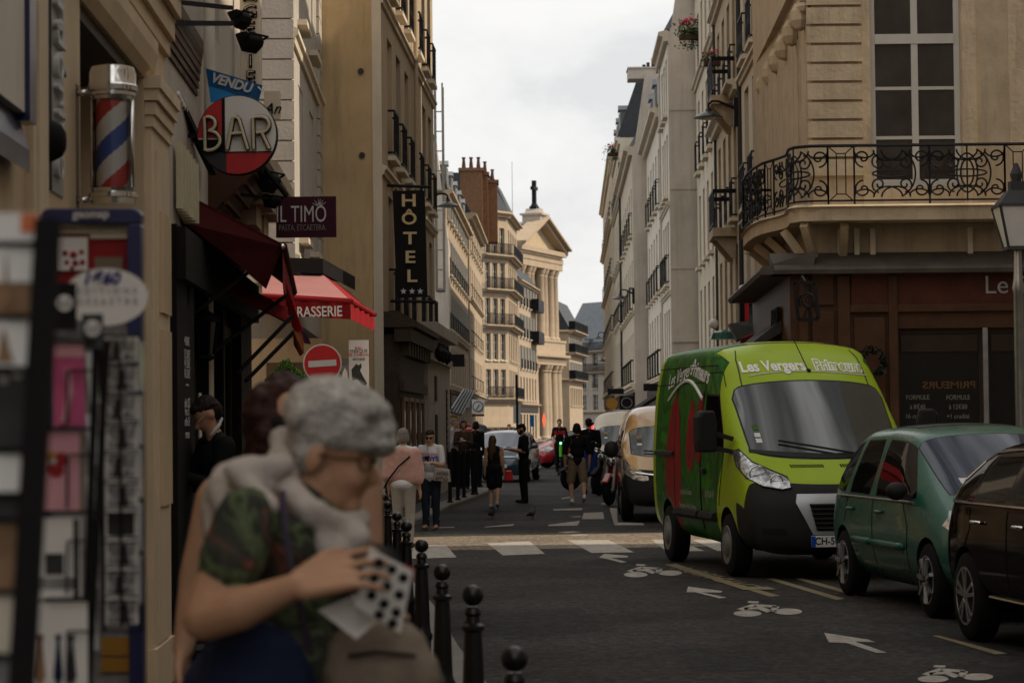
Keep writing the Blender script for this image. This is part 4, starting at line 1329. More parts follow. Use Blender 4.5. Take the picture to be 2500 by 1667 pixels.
pipe('brown drain pipe beside the hotel windows', [(-2.35 + .032 * 7.9 + .09, 51.8, 3.8), (-2.35 + .032 * 7.9 + .09, 51.8, 17.5)], .05, 'render_hotel')
# HOTEL banner
Y = 45.0; s = m_px(Y)
hb = thing('hotel_banner', 'black vertical hotel banner with gold letters and three white stars', 'banner', at(998, 595, Y))
o = hb.location
q = [at(x_, y_, Y) - o for x_, y_ in ((958, 466), (1037, 464), (1044, 725), (969, 728))]
vs, fs = [], []
for i in range(13):
    t_ = i / 12
    l_, r_ = q[0].lerp(q[3], t_), q[1].lerp(q[2], t_)
    for j in range(7):
        p = l_.lerp(r_, j / 6); vs.append((p.x, p.y + .02 * math.sin(j * 1.1 + i * .5), p.z))
for i in range(12):
    for j in range(6): fs.append((i*7+j, i*7+j+1, i*7+j+8, i*7+j+7))
MB().add(vs, fs).build('cloth', 'black_paint', hb, smooth=True)
for ch, px, py in (('H', 998, 491), ('Ô', 999, 535), ('T', 1001, 583), ('E', 1001, 629), ('L', 1005, 675)):
    p = at(px, py, Y - .04) - o
    text(ch, 42 * s if ch != 'Ô' else 41 * s, 'gold', hb, tuple(p), (PI / 2, 0, 0), .006, bold=.006, sx=1.3 if ch != 'Ô' else 1.15)
for px in (985, 1006, 1026):
    c_ = at(px, 711, Y - .04) - o
    b = MB(); pts = []
    for k in range(10):
        a_ = PI / 2 + k * PI / 5; rr = (8.2 if k % 2 == 0 else 3.4) * s
        pts.append((c_.x + rr * math.cos(a_), c_.z + rr * math.sin(a_)))
    b.prism(pts, 'y', c_.y - .004, c_.y + .004); b.build('star', 'plate_white', hb)
for (xa, ya, xb, yb) in ((945, 453, 1053, 457), (953, 735, 1061, 737)):
    MB().tube([at(xa, ya, Y) - o, at(xb, yb, Y) - o], .03, 8).build('rod', 'iron', hb)
b = MB()
for k in range(4):
    x_ = lerp(962, 1034, k / 3); b.tube([at(x_, 455, Y) - o, at(x_, 466, Y) - o], .006, 4)
b.build('tie', 'paper', hb)
# ================================================================== FAR LEFT ROW AND CHURCH
_PB = Fac.band
Fac.band = lambda s, z, h_=.22, out=.16, material='stone_warm', **k: _PB(s, z, h_, out, material, **k)
def rows(z0, fh, n, h_=1.9):
    return [(z0 + i * fh, h_) for i in range(n)]
# building behind the hotel seen as a pale gable with scaffolding
ga = thing('gable_building', 'pale grey blank gable rising behind the hotel with scaffolding', 'building', (-8, 128, 0))
MB().prism([(-2.0, 0), (4.68, 0), (4.68, 11.2), (4.05, 16.8), (2.9, 16.8), (-2, 16.8)], 'y', 0, 3.5).build('gable', 'plaster_side', ga)
MB().prism([(2.9, 16.8), (4.05, 16.8), (4.0, 17.1), (2.9, 17.1)], 'y', -.05, 3.4).build('roof', 'slate', ga)
sc = thing('scaffolding', 'thin metal scaffolding tower against sky beside the hotel roof', 'scaffolding', at(1073, 1000, 66))
o = sc.location
b = MB()
x0_, x1_ = at(1064, 600, 66).x - o.x, at(1083, 600, 66).x - o.x
zb, ztp = at(1073, 440, 66).z - o.z - 3, at(1073, 225, 66).z - o.z
for x_ in (x0_, x1_):
    for y_ in (0, .9): b.bar((x_, y_, zb), (x_, y_, ztp + .25), .045, .045)
k = int((ztp - zb) / .5)
for i in range(k):
    z_ = zb + (ztp - zb) * i / k
    b.bar((x0_, 0, z_), (x1_, 0, z_), .03, .03); b.bar((x0_, 0, z_), (x0_, .9, z_), .03, .03); b.bar((x1_, 0, z_), (x1_, .9, z_), .03, .03)
    if i % 5 == 0: b.box((x0_, 0, z_ - .03), (x1_, .9, z_ + .03))
b.build('frame', 'steel', sc)
row_house('long pale facade with tall windows and small railings in the far left row', (-3.45, 128.4), (-2.85, 158), 14.2, 'stone_warm', 9, rows(3.9, 2.95, 4, 2.0), roof=('slate', 3.4), rails=(1, 2), shop=('wood_dark', 3.3), bands=((3.4, .3, .25), (6.4, .2, .15), (13.8, .45, .4)), cw=1.2, shutters=True, slope=1.5, dormers=5)
row_house('slim set forward house with dark balcony rails before the corner block', (-2.75, 158.5), (-2.25, 184), 15.6, 'stone_warm', 7, rows(4.0, 3.05, 4, 2.1), roof=('slate', 2.6), rails=(0, 1, 2, 3), shop=('wood_dark', 3.3), bands=((3.5, .3, .3), (9.8, .2, .2), (15.2, .45, .5)), cw=1.2, slope=1.2)
# brick chimney stacks on that roof
st = thing('chimney_stack', 'two large brick chimney stacks with clay pots above left roofs', 'chimney', at(1125, 520, 186))
o = st.location
for (xa, xb, yt, yb, dz) in ((1124, 1178, 418, 540, 0), (1178, 1192, 428, 560, 1.5), (1191, 1215, 447, 560, 3)):
    pa, pb, pt = at(xa, yb, 186 + dz), at(xb, yb, 186 + dz), at(xa, yt, 186 + dz)
    b = MB().box((pa.x - o.x, dz, pa.z - o.z - 1.0), (pb.x - o.x, dz + 2.2, pt.z - o.z)).box((pa.x - o.x - .12, dz - .1, pt.z - o.z + .002), (pb.x - o.x + .12, dz + 2.3, pt.z - o.z + .25))
    s_ = b.build('stack', 'brick', st)
    k = max(1, int((pb.x - pa.x) / .5))
    for i in range(k):
        n = MB(); n.lathe([(.13, 0), (.16, .12), (.10, .75), (.15, .8), (.15, .9)], 8, c=(pa.x - o.x + (pb.x - pa.x) * (i + .5) / k, dz + .8, pt.z - o.z + .25))
        n.build('chimney_pot', 'terracotta', s_)
# rounded corner block with continuous balconies
cb, f = row_house('cream corner block with long dark iron balconies on each floor before the church', (-2.55, 209), (-.3, 212.5), 20.4, 'stone_warm', 3, rows(4.2, 3.1, 5, 2.3), dep=6, roof=('slate', 3.2), bands=((3.6, .35, .5), (10.0, .3, .5), (13.2, .3, .6), (16.2, .3, .6), (19.8, .6, .6)), cw=.8, margin=.3, slope=1.4)
f2_ = Fac(cb, (-.3, 212.5), (.55, 226))
for z0_, h_ in rows(4.2, 3.1, 5, 2.3):
    for k in range(5): f2_.win(.9 + k * 2.5, 2.1 + k * 2.5, z0_, z0_ + h_, 2, 3, .05, 'shutter_grey', 'glass')
f2_.wall(0, 20.4, 'stone_warm'); f2_.body(20.4, 5, 'stone_warm')
f2_.mansard(20.4, 3.2, 5, 'slate', 1.4)
for z_ in (3.6, 10.0, 13.2, 16.2, 19.8): f2_.band(z_, .35, .6)
for z_ in (4.0, 10.35, 13.5, 16.5):
    for ff in (f, f2_):
        b = MB().box((-.1, -.62, z_ - .1), (ff.L + .1, .0, z_ - .003))
        ff.put(b, 'balcony_slab', 'stone_warm')
        b = MB()
        for zz_ in (.12, .95): b.box((-.1, -.6, z_ + zz_), (ff.L + .1, -.56, z_ + zz_ + .05))
        for i in range(int(ff.L / .11)):
            b.box((-.1 + i * .11, -.59, z_), (-.07 + i * .11, -.57, z_ + .97))
        ff.put(b, 'balcony_rail', 'iron')
lh, f = row_house('narrow house with dark balcony rails squeezed before the church columns', (.6, 227), (2.55, 246), 15.4, 'stone_warm', 6, rows(4.0, 3.0, 4, 2.2), dep=6, roof=('slate', 1.5), rails=(1, 2, 3), shop=('wood_dark', 3.4), bands=((3.4, .3, .4), (15.0, .4, .4)), cw=1.2, shutters=True)
for z_ in (9.7, 12.9):
    b = MB().box((12.5, -.8, z_), (18.5, 0, z_ + .2)).box((12.5, -.82, z_ + .2), (12.6, -.0, z_ + 1.2)).box((12.6, -.82, z_ + .2), (18.5, -.74, z_ + 1.2))
    f.put(b, 'balcony', 'iron')
# ---- church
A, B = (-.45, 250), (4.36, 264)
ch = thing('church', 'sunlit stone church with two tiers of columns, pediment and cross', 'church', (A[0], A[1], 0))
f = Fac(ch, A, B)
Lc = f.L
f.wall(0, 20.2, 'stone_warm'); f.body(20.2, 30, 'stone_warm')
f.put(MB().box((0, 0, 0), (1, 1, 1)), 'buttress', 'stone_warm', (-.9, .6, 0)).scale = (.9, 6, 19)
def entab(z, h_, out):
    b = MB()
    b.box((-.1, -out, z), (Lc + .1, .01, z + h_ * .35)); b.box((-.12, -out - .08, z + h_ * .35), (Lc + .12, .012, z + h_ * .62)); b.box((-.3, -out - .45, z + h_ * .75), (Lc + .3, .014, z + h_))
    n = int(Lc / .55)
    for i in range(n): b.box((-.1 + i * .55, -out - .3, z + h_ * .62), (.15 + i * .55, .0, z + h_ * .75))
    f.put(b, 'entablature', 'stone_warm')
entab(8.0, 1.1, 1.6)
f.put(MB().box((-.2, -1.5, 9.1), (Lc + .2, 0, 10.6)).box((-.25, -1.6, 10.45), (Lc + .25, .01, 10.7)), 'parapet', 'stone_warm')
entab(18.3, 2.0, 1.3)
xs = [1.0, 2.5, 4.6, 5.8, Lc - 5.8, Lc - 4.6, Lc - 2.5, Lc - 1.0]
col_lo = mesh_of(MB().lathe([(.75, 0), (.75, .25), (.62, .4), (.58, .5), (.60, 2.5), (.50, 7.2), (.62, 7.3), (.52, 7.4), (.72, 7.75), (.75, 8.0)], 18), 'column', 'stone_warm', 'auto')
col_hi = mesh_of(MB().lathe([(.68, 0), (.68, .2), (.55, .35), (.52, .45), (.53, 2), (.45, 6.7), (.50, 6.8), (.46, 6.9), (.66, 7.4), (.68, 7.6)], 18), 'column', 'stone_warm', 'auto')
for x_ in xs:
    f.new(col_lo, 'column', (x_, -.85, 0)); f.new(col_hi, 'column', (x_, -.6, 10.7))
f.put(MB().box((6.4, -.05, .2), (8.4, .02, 6)), 'door', 'wood_dark')
f.put(MB().box((6.5, -.05, 11.2), (8.3, .02, 16.5)), 'window', 'glass')
pk = 23.1
b = MB().prism([(-.3, 20.3), (Lc + .3, 20.3), (Lc / 2, pk)], 'y', -.9, -.5)
f.put(b, 'tympanum', 'stone_cream')
b = MB()
for sx in (0, 1):
    xa = -.5 if sx == 0 else Lc + .5
    p0, p1 = Vector((xa, -1.1, 20.25)), Vector((Lc / 2, -1.1, pk + .2))
    b.bar(p0, p1, 1.5, .55); b.bar(p0 + Vector((0, -.2, .3)), p1 + Vector((0, -.2, .3)), 2.0, .22)
f.put(b, 'raking_cornice', 'stone_warm')
b = MB().prism([(-.5, 20.35), (Lc / 2, pk + .15), (Lc + .5, 20.35)], 'y', -.5, 26)
for k in range(14): b.bar((-.52, .5 + k * 1.8, 20.42), (Lc / 2, .5 + k * 1.8, pk + .2), .12, .10)
f.put(b, 'roof', 'zinc_light')
cx_, cz_ = Lc / 2, pk + .2
b = MB().box((cx_ - 1.1, -1.6, cz_ - .5), (cx_ + 1.1, .4, cz_ + .55)).box((cx_ - 1.35, -1.85, cz_ + .55), (cx_ + 1.35, .6, cz_ + .75))
b.prism([(cx_ - .9, cz_ + .75), (cx_ + .9, cz_ + .75), (cx_ + .4, cz_ + 1.3), (cx_ - .4, cz_ + 1.3)], 'y', -1.4, .2)
f.put(b, 'pedestal', 'stone_grey')
b = MB().box((cx_ - .2, -.8, cz_ + 1.3), (cx_ + .2, -.4, cz_ + 4.3)).box((cx_ - .7, -.79, cz_ + 3.3), (cx_ + .7, -.41, cz_ + 3.65)).box((cx_ - .5, -1.0, cz_ + 1.3), (cx_ + .5, -.2, cz_ + 1.5))
b.lathe([(.5, cz_ + 1.5), (.2, cz_ + 2.0)], 8, c=(cx_, -.6, 0))
f.put(b, 'cross', 'iron')
an = thing('antenna_mast', 'very thin mast against the clouds left of the church cross', 'mast', at(1253, 690, 285))
MB().tube([(0, 0, 0), (0, 0, at(1252, 395, 285).z - an.location.z)], [.07, .03], 6).build('mast', 'scooter_green' if False else 'steel', an)
MB().box((-.5, -.3, -3), (.5, .3, 0)).build('base', 'slate', an)
# dark mansard roof behind corner block
ro = thing('slate_roof_building', 'steep dark slate roof rising behind the corner block', 'building', at(1232, 700, 262))
o = ro.location
q = [at(x_, y_, 262) - o for x_, y_ in ((1205, 720), (1205, 470), (1214, 465), (1256, 555), (1262, 720))]
MB().add(*plate(q, 4)).build('roof', 'slate', ro)
# houses beyond the church
ls, f = row_house('warm beige house with two dark balconies just beyond church', (6.6, 280), (8.6, 296), 12.6, 'stone_warm', 7, rows(3.8, 3.0, 3, 2.1), dep=10, roof=('slate', 3.6), rails=(), bands=((6.6, .3, .7), (9.7, .3, .8), (12.2, .4, .8)), cw=1.1, shutters=True, slope=1.8)
for z_ in (6.9, 10.0, 12.6):
    b = MB()
    for zz_ in (.1, .95): b.box((0, -.75, z_ + zz_), (f.L, -.7, z_ + zz_ + .06))
    for i in range(int(f.L / .13)): b.box((i * .13, -.74, z_), (i * .13 + .04, -.71, z_ + .97))
    b.box((-.02, -.75, z_), (.04, 0, z_ + 1.0)); f.put(b, 'balcony_rail', 'iron')
fs_ = Fac(ls, (4.2, 280), (6.6, 280)); fs_.wall(0, 12.6, 'stone_warm')
for z_ in (6.6, 9.7, 12.2): fs_.band(z_, .3, .3)
le, f = row_house('blue grey roofed house closing the end of the street with balcony', (8.3, 322), (13.5, 314), 11.2, 'stone_grey', 3, rows(3.4, 2.9, 3, 2.1), dep=9, roof=('zinc', 5.6), rails=(1,), bands=((3.0, .3, .3), (8.2, .25, .5), (10.9, .4, .6)), cw=1.2, slope=3.0, dormers=2)
for z_ in (8.5, 11.3):
    b = MB()
    for zz_ in (.1, 1.0): b.box((0, -.6, z_ + zz_), (f.L, -.55, z_ + zz_ + .06))
    for i in range(int(f.L / .15)): b.box((i * .15, -.59, z_), (i * .15 + .04, -.56, z_ + 1.0))
    f.put(b, 'balcony_rail', 'iron')
row_house('slate roofed house peeping behind beige balcony house', (8.0, 340), (15, 330), 14.5, 'stone_grey', 4, rows(4, 3, 3, 2), dep=9, roof=('zinc', 4.2), cw=1.2, slope=2.5)
# small things on the far left facades
def wall_lamp(label, px, py, Y, dirx, reach, sc=1.0):
    """black saucer street lamp on a bracket arm; dirx = side of the wall"""
    p = at(px, py, Y)
    t = thing('street_lamp', label, 'street lamp', p)
    s = MB().lathe([(.02, .16), (.06, .15), (.08, .10), (.24, .03), (.34, -.04), (.335, -.055), (.02, -.05)], 20)
    s.build('shade', 'iron_gloss', t, smooth='auto')
    MB().lathe([(.18, -.052), (.12, -.09), (.02, -.10)], 14).build('bulb', 'lamp_white', t, smooth='auto')
    b = MB()
    pts = [(0, 0, .15), (0, 0, .26), (dirx * .08, 0, .33), (dirx * .22, 0, .33), (dirx * reach, 0, .16)]
    b.tube(pts, [.03, .03, .03, .028, .04], 8)
    b.build('arm', 'iron', t, smooth='auto')
    MB().box((dirx * reach - .05, -.08, -.25), (dirx * reach + .05, .08, .4)).build('wall_plate', 'iron', t)
    t.scale = (sc,) * 3
wall_lamp('black saucer lamp arm on the wall behind the hotel banner', 1093, 500, 61, -1, .75, .85)
def small_sign(name, label, cat, px, py, Y, wpx, hpx, m_, extra=None):
    t = thing(name, label, cat, at(px, py, Y)); s = m_px(Y)
    MB().box((-wpx / 2 * s, -.03, -hpx / 2 * s), (wpx / 2 * s, .05, hpx / 2 * s)).build('board', m_, t)
    if extra: extra(t, s)
    return t
def clock_face(t, s):
    b = MB(); b.lathe([(13 * s, -.05), (13 * s, -.031)], 28, axis='y'); b.build('ring', 'grey_dark', t)
    MB().lathe([(10.8 * s, -.06), (10.8 * s, -.051)], 28, axis='y').build('face', 'plate_white', t)
    MB().bar((-5 * s, -.07, -7 * s), (4 * s, -.07, 6 * s), .03, 1.6 * s).build('feather_drawing', 'grey_dark', t)
    MB().box((-15 * s, -.03, -24 * s), (15 * s, .05, -18.5 * s)).build('name_strip', 'wood_red', t)
small_sign('shop_sign', 'white square hanging sign with ring emblem and red strip below', 'sign', 1167, 992, 78, 30, 34, 'plate_white', clock_face)
small_sign('shop_sign', 'plain ochre hanging sign beside the stone pillar', 'sign', 1102, 1026, 66, 27, 24, 'ochre')
small_sign('shop_sign', 'black hanging box sign on the wall past the hotel', 'sign', 1118, 880, 68, 32, 30, 'black_paint')
small_sign('shop_sign', 'black rounded sign edge on the hotel corner pillar', 'sign', 1095, 975, 63, 14, 50, 'black_paint')
small_sign('shop_sign', 'grey and white sign panel on pole behind the dark capped man', 'sign', 1262, 1010, 84, 18, 46, 'zinc_light')
small_sign('shop_sign', 'small blue notice on church side wall', 'sign', 1299, 1027, 100, 10, 28, 'blue_sign')
ag = thing('awning', 'grey slatted awning tilted down over the far left pavement', 'awning', at(1128, 985, 68))
o = ag.location
p = [at(x_, y_, yy) - o for x_, y_, yy in ((1133, 950, 69), (1158, 953, 71), (1128, 1012, 66), (1098, 1004, 64))]
MB().add(*plate(p, .05)).build('cloth', 'grey_dark', ag)
b = MB()
for k in range(5):
    t_ = k / 4; b.bar(p[0].lerp(p[1], t_) + Vector((0, -.06, 0)), p[3].lerp(p[2], t_) + Vector((0, -.06, 0)), .03, .02)
b.build('slat', 'zinc', ag)
ag = thing('awning', 'dark awning with reddish stripes behind the blue car', 'awning', at(1180, 1060, 90))
o = ag.location
p = [at(x_, y_, yy) - o for x_, y_, yy in ((1165, 1035, 92), (1182, 1040, 90), (1196, 1062, 90), (1170, 1064, 92))]
MB().add(*plate(p, .06)).build('cloth', 'grey_dark', ag)
pl = thing('sign_pole', 'thin dark green pole rising behind the capped man', 'pole', at(1264, 1150, 82))
MB().tube([(0, 0, -.5), (0, 0, at(1264, 915, 82).z - pl.location.z)], .045, 8).build('pole', 'black_paint', pl)
ne = thing('neon_sign', 'orange red neon cigar shaped tobacconist sign', 'sign', at(1328, 1028, 96))
s = m_px(96)
MB().prism([(0, 22 * s), (4.5 * s, 3 * s), (0, -17 * s), (-4.5 * s, 3 * s)], 'y', -.05, .05).build('lens', 'neon_orange', ne)
MB().box((-.03, .05, -.1), (.03, .4, .1)).build('bracket', 'iron', ne)
ub = thing('tobacco_shop', 'low tan shop front with dark lettering behind the blue car', 'shop front', at(1220, 1090, 110))
o = ub.location; s = m_px(110)
MB().box((-40 * s, 0, -60 * s), (38 * s, .3, 48 * s)).build('wall', 'stone_pale', ub)
text('TABAC DU COMPTOIR', 9 * s, 'wood_brown', ub, (0, -.02, 42 * s), depth=.01, bold=.01)
MB().box((-36 * s, -.8, 20 * s), (34 * s, 0, 27 * s)).build('awning', 'ochre', ub)
Fac.band = _PB
# ================================================================== RIGHT SIDE
CX, CY = 4.72, 37.6
co = thing('corner_building', 'cream stone corner building with quoins, tall white window and wrapped iron balcony', 'building', (CX, CY, 0))
f = Fac(co, (CX, CY), (15.5, CY)); cf = f
xa, xb = f.uv(2126, 200)[0], f.uv(2346, 200)[0]
zlo, zhi = f.uv(2236, 455)[1], f.uv(2236, 455)[1] + 3.55
f.win(xa, xb, zlo, zhi, 2, 3, .085, 'win_white', 'glass_brown', trans=.655, sill=False, depth=.16)
f.win(xa + 3.2, xb + 3.2, zlo, zhi, 2, 3, .085, 'win_white', 'glass', trans=.655, sill=False, depth=.16)
def quoins(b):
    xq = f.uv(2103, 200)[0]
    z0 = f.uv(2000, 341)[1]
    for i in range(-2, 30):
        z_ = z0 + i * .297
        b.box((-.07, -.07, z_ + .022), (xq, .004, z_ + .275))
    # panel strips beside the window
    for px0, px1, o_ in ((2104, 2124, .03), (2348, 2383, .03), (2462, 2500, .03)):
        b.box((f.uv(px0, 200)[0], -o_, 4.9), (f.uv(px1, 200)[0], .003, 9.5))
f.wall(4.0, 16, 'stone_cream', extra=quoins)
f.body(16, 9, 'stone_cream', z0=.1)
for px in (2050, 2089, 2128, 2365):
    x_ = f.uv(px, 570)[0]; f.put(MB().box((x_ - .04, -.12, 4.05), (x_ + .04, .0, 4.65)), 'pilaster_strip', 'stone_pale')
# street side of the corner building
B2 = (CX, CY); A2 = (CX + .03 * 8.7, CY + 8.7)
g_ = Fac(co, A2, B2)
for k in range(5):
    x_ = g_.L - 1.0 - k * 1.55
    for z0_ in (5.0, 8.6):
        g_.win(x_ - .38, x_ + .38, z0_, z0_ + 2.9, 2, 3, .05, 'win_white', 'glass', sill=False, depth=.3)
g_.wall(4.0, 16, 'stone_cream'); g_.put(MB().box((.004, .35, .1), (g_.L - .8, 9, 15.99)), 'wall', 'stone_cream')
# carved heads over the windows
b = MB()
for z0_ in (7.95, 11.55):
    for k in range(6):
        x_ = g_.L - .25 - k * 1.55
        b.box((x_ - .3, -.16, z0_ + .28), (x_ + .3, .002, z0_ + .42)); b.ball((x_, -.14, z0_ + .08), (.2, .16, .24), 10); b.ball((x_ - .18, -.1, z0_ + .2), (.14, .1, .1), 8); b.ball((x_ + .18, -.1, z0_ + .2), (.14, .1, .1), 8)
        b.box((x_ - .12, -.07, z0_ - 3.0), (x_ + .12, .003, z0_ - .05))
g_.put(b, 'carved_heads', 'stone_cream')
g_.band(8.4, .2, .25, 'stone_cream'); g_.band(12.0, .25, .3, 'stone_cream')
# ---- wrapped balcony
path = [(15.2, 36.78), (4.85, 36.78), (4.58, 36.8), (4.36, 36.95), (4.30, 37.25), (4.34, 37.7), (4.36, 38.1), (4.26, 38.6), (4.10, 39.2), (4.03, 40.0), (4.02, 41.0), (4.06, 42.2), (4.16, 43.1), (4.34, 43.6), (4.88, 43.8)]
# resample
def resample(pts, step):
    pts = [Vector(p) for p in pts]; out = [pts[0]]; acc = 0
    for a, b in zip(pts, pts[1:]):
        L_ = (b - a).length; d_ = step - acc
        while d_ <= L_:
            out.append(a + (b - a) * (d_ / L_)); d_ += step
        acc = (acc + L_) % step
    return out + [pts[-1]]
pp = resample(path, .12)
cum = [0]
for a, b in zip(pp, pp[1:]): cum.append(cum[-1] + (b - a).length)
def onpath(s):
    s = max(0, min(cum[-1] - 1e-6, s))
    import bisect
    i = min(bisect.bisect_right(cum, s) - 1, len(pp) - 2)
    t_ = (s - cum[i]) / max(1e-9, cum[i + 1] - cum[i])
    return pp[i].lerp(pp[i + 1], t_)
o = Vector((CX, CY, 0))
zs0, zs1 = 4.70, 4.96
prof = [(.0, 4.97), (.03, 4.95), (.05, 4.93), (.0, 4.91), (-.03, 4.86), (-.04, 4.80), (-.14, 4.75), (-.16, 4.72), (-.26, 4.71)]
vs, fs = [], []
for i, p in enumerate(pp):
    a, b_ = pp[max(i - 1, 0)], pp[min(i + 1, len(pp) - 1)]
    d_ = (b_ - a).normalized(); nrm = Vector((d_.y, -d_.x)) * -1
    # outward = away from building
    outw = Vector((-d_.y, d_.x)) if (Vector((-d_.y, d_.x)).dot(Vector((-1, -1))) > 0) else Vector((d_.y, -d_.x))
    for q, z_ in prof:
        w_ = p + outw * q
        vs.append((w_.x - o.x, w_.y - o.y, z_))
k = len(prof)
for i in range(len(pp) - 1):
    for j in range(k - 1):
        fs.append((i*k+j, i*k+j+1, (i+1)*k+j+1, (i+1)*k+j))
b = MB().add(vs, fs)
inner = [(15.2 - o.x, -.02)] + [(0.05, -.02), (.05, .1), (.25, 6.2)]
b.prism([(p.x - o.x, p.y - o.y) for p in pp[::3]] + [(.24, 6.2), (.02, -.005), (10.4, -.005)], 'z', 4.72, 4.955)
bs = b.build('balcony_slab', 'stone_cream', co)
for (x0_, y0_, x1_, y1_) in ((-.0, -.1, -.22, -.62), (.45, -.0, .40, -.6), (-.02, .6, -.38, .7), (.05, 2.0, -.45, 2.4), (.12, 3.6, -.5, 3.9), (.16, 5.2, -.45, 5.3)):
    MB().bar((x0_, y0_, 4.15), (x1_, y1_, 4.69), .12, .14).build('balcony_bracket', 'stone_cream', co)
rail = MB()
zt_, zb_ = 5.86, 5.0
def rp(s, z_): 
    p = onpath(s); return (p.x - o.x, p.y - o.y, z_)
S0, S1 = 6.0, cum[-1]
ns = int((S1 - S0) / .1)
for z_, r_ in ((zt_, .026), (zb_ + .02, .016)):
    rail.tube([rp(S0 + (S1 - S0) * i / ns, z_) for i in range(ns + 1)], r_, 6)
rail.build('balcony_handrail', 'iron', co)
iron = MB()
def spiral(s, z_, r0, turns, a0, sgn=1, n=22):
    pts = []
    for i in range(n + 1):
        t_ = i / n; r_ = r0 * (1 - .86 * t_); a = a0 + sgn * t_ * turns * 2 * PI
        pts.append(rp(s + r_ * math.cos(a), z_ + r_ * math.sin(a)))
    iron.tube(pts, [.015] * len(pts), 5)
def ring(s, z_, rx, rz, a0=0, a1=2 * PI, n=18):
    iron.tube([rp(s + rx * math.cos(a0 + (a1 - a0) * i / n), z_ + rz * math.sin(a0 + (a1 - a0) * i / n)) for i in range(n + 1)], .0145, 5)
zc = (zt_ + zb_) / 2
hh = (zt_ - zb_) / 2
s = S0 + .1
def post(s_): iron.bar(rp(s_, zb_ - .04), rp(s_, zt_), .026, .026)
seg = 0
while s < S1 - .5:
    if seg % 3 == 1:      # narrow straight panel
        w_ = .40
        post(s); post(s + w_)
        for sx in (.13, .27): iron.tube([rp(s + sx, zb_ + .12), rp(s + sx, zt_ - .12)], .009, 4)
        for z_ in (zb_ + .12, zt_ - .12): iron.tube([rp(s + .13, z_), rp(s + .27, z_)], .009, 4)
        for (a_, b_, c_, d_) in ((0, zb_, .13, zb_ + .12), (w_, zb_, .27, zb_ + .12), (0, zt_, .13, zt_ - .12), (w_, zt_, .27, zt_ - .12)):
            iron.tube([rp(s + a_, b_), rp(s + c_, d_)], .009, 4)
        s += w_
    else:
        w_ = 1.15
        c_ = s + w_ / 2
        post(s)
        ring(c_, zc, .30, .055)
        ring(c_ - .02, zc, .34, .38, PI * .62, PI * 1.38)
        for sx in (-1, 1):
            for sz in (-1, 1):
                spiral(c_ + sx * .20, zc + sz * .17, .12, 1.35, PI / 2 * sz, sx * sz * -1)
                spiral(c_ + sx * .44, zc + sz * .24, .14, 1.3, -PI / 2 * sz, sx * sz)
                ring(c_ + sx * .42, zc + sz * .34, .15, .10, PI * (.0 if sz < 0 else 1), PI * (1 if sz < 0 else 2))
                ring(c_ + sx * .06, zc + sz * .36, .22, .16, PI * (.0 if sz < 0 else 1), PI * (1 if sz < 0 else 2))
        if seg % 3 == 2:
            ring(c_, zc, .16, .30); ring(c_, zc, .10, .20)
            iron.tube([rp(c_, zb_), rp(c_, zt_)], .014, 5)
        s += w_
    seg += 1
post(s)
iron.build('balcony_ironwork', 'iron', co, smooth=False)
# ---- charcuterie shop in the ground floor
sh = thing('charcuterie_shop', 'red brown wooden charcuterie shop front with zinc canopy under the balcony', 'shop front', (CX, CY, 0))
F2 = Fac(sh, (CX - .42, CY - .32), (15.3, CY - .32))
X_ = lambda px, py=800: F2.uv(px, py)[0]
Z_ = lambda px, py: F2.uv(px, py)[1]
zc0 = 3.98
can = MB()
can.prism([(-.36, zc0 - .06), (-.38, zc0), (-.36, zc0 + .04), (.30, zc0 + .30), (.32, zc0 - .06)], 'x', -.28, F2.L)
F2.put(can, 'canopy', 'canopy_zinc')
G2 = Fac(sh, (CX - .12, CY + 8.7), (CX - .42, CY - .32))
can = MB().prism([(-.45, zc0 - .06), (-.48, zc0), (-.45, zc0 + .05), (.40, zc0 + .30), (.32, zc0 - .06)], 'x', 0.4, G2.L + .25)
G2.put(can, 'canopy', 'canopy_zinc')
# framing
b = MB()
w1, w2, w3, w4 = X_(2190), X_(2398), X_(2410), X_(2640)
b.box((0, .0, .12), (w1 - .02, .3, zc0 - .06))
b.box((w1 - .02, .0, 3.08), (F2.L, .3, zc0 - .06)); b.box((w1 - .02, 0, .12), (F2.L, .3, .75))
b.box((w4, 0, .75), (F2.L, .3, 3.08))
F2.put(b, 'front', 'wood_brown')
b = MB()
zf0, zf1 = Z_(2300, 742), Z_(2300, 657)
b.box((X_(2078), -.04, zf0), (F2.L - .1, -.002, zf1)); F2.put(b, 'fascia', 'wood_red')
b = MB()
for p0, p1 in ((1950, 1972), (2044, 2074), (2168, 2190)):
    b.box((X_(p0), -.10, .14), (X_(p1), -.0, zc0 - .08))
b.box((X_(2074), -.085, zf0 - .12), (F2.L - .1, -.001, zf0 - .002)); b.box((X_(2084), -.05, 1.0), (X_(2160), -.002, zf0 - .2)); b.box((X_(1982), -.05, 1.0), (X_(2036), -.002, zf0 - .1)); b.box((X_(1982), -.05, zf0), (X_(2036), -.002, zf1 - .05))
F2.put(b, 'pilaster', 'wood_brown', bevel=.01)
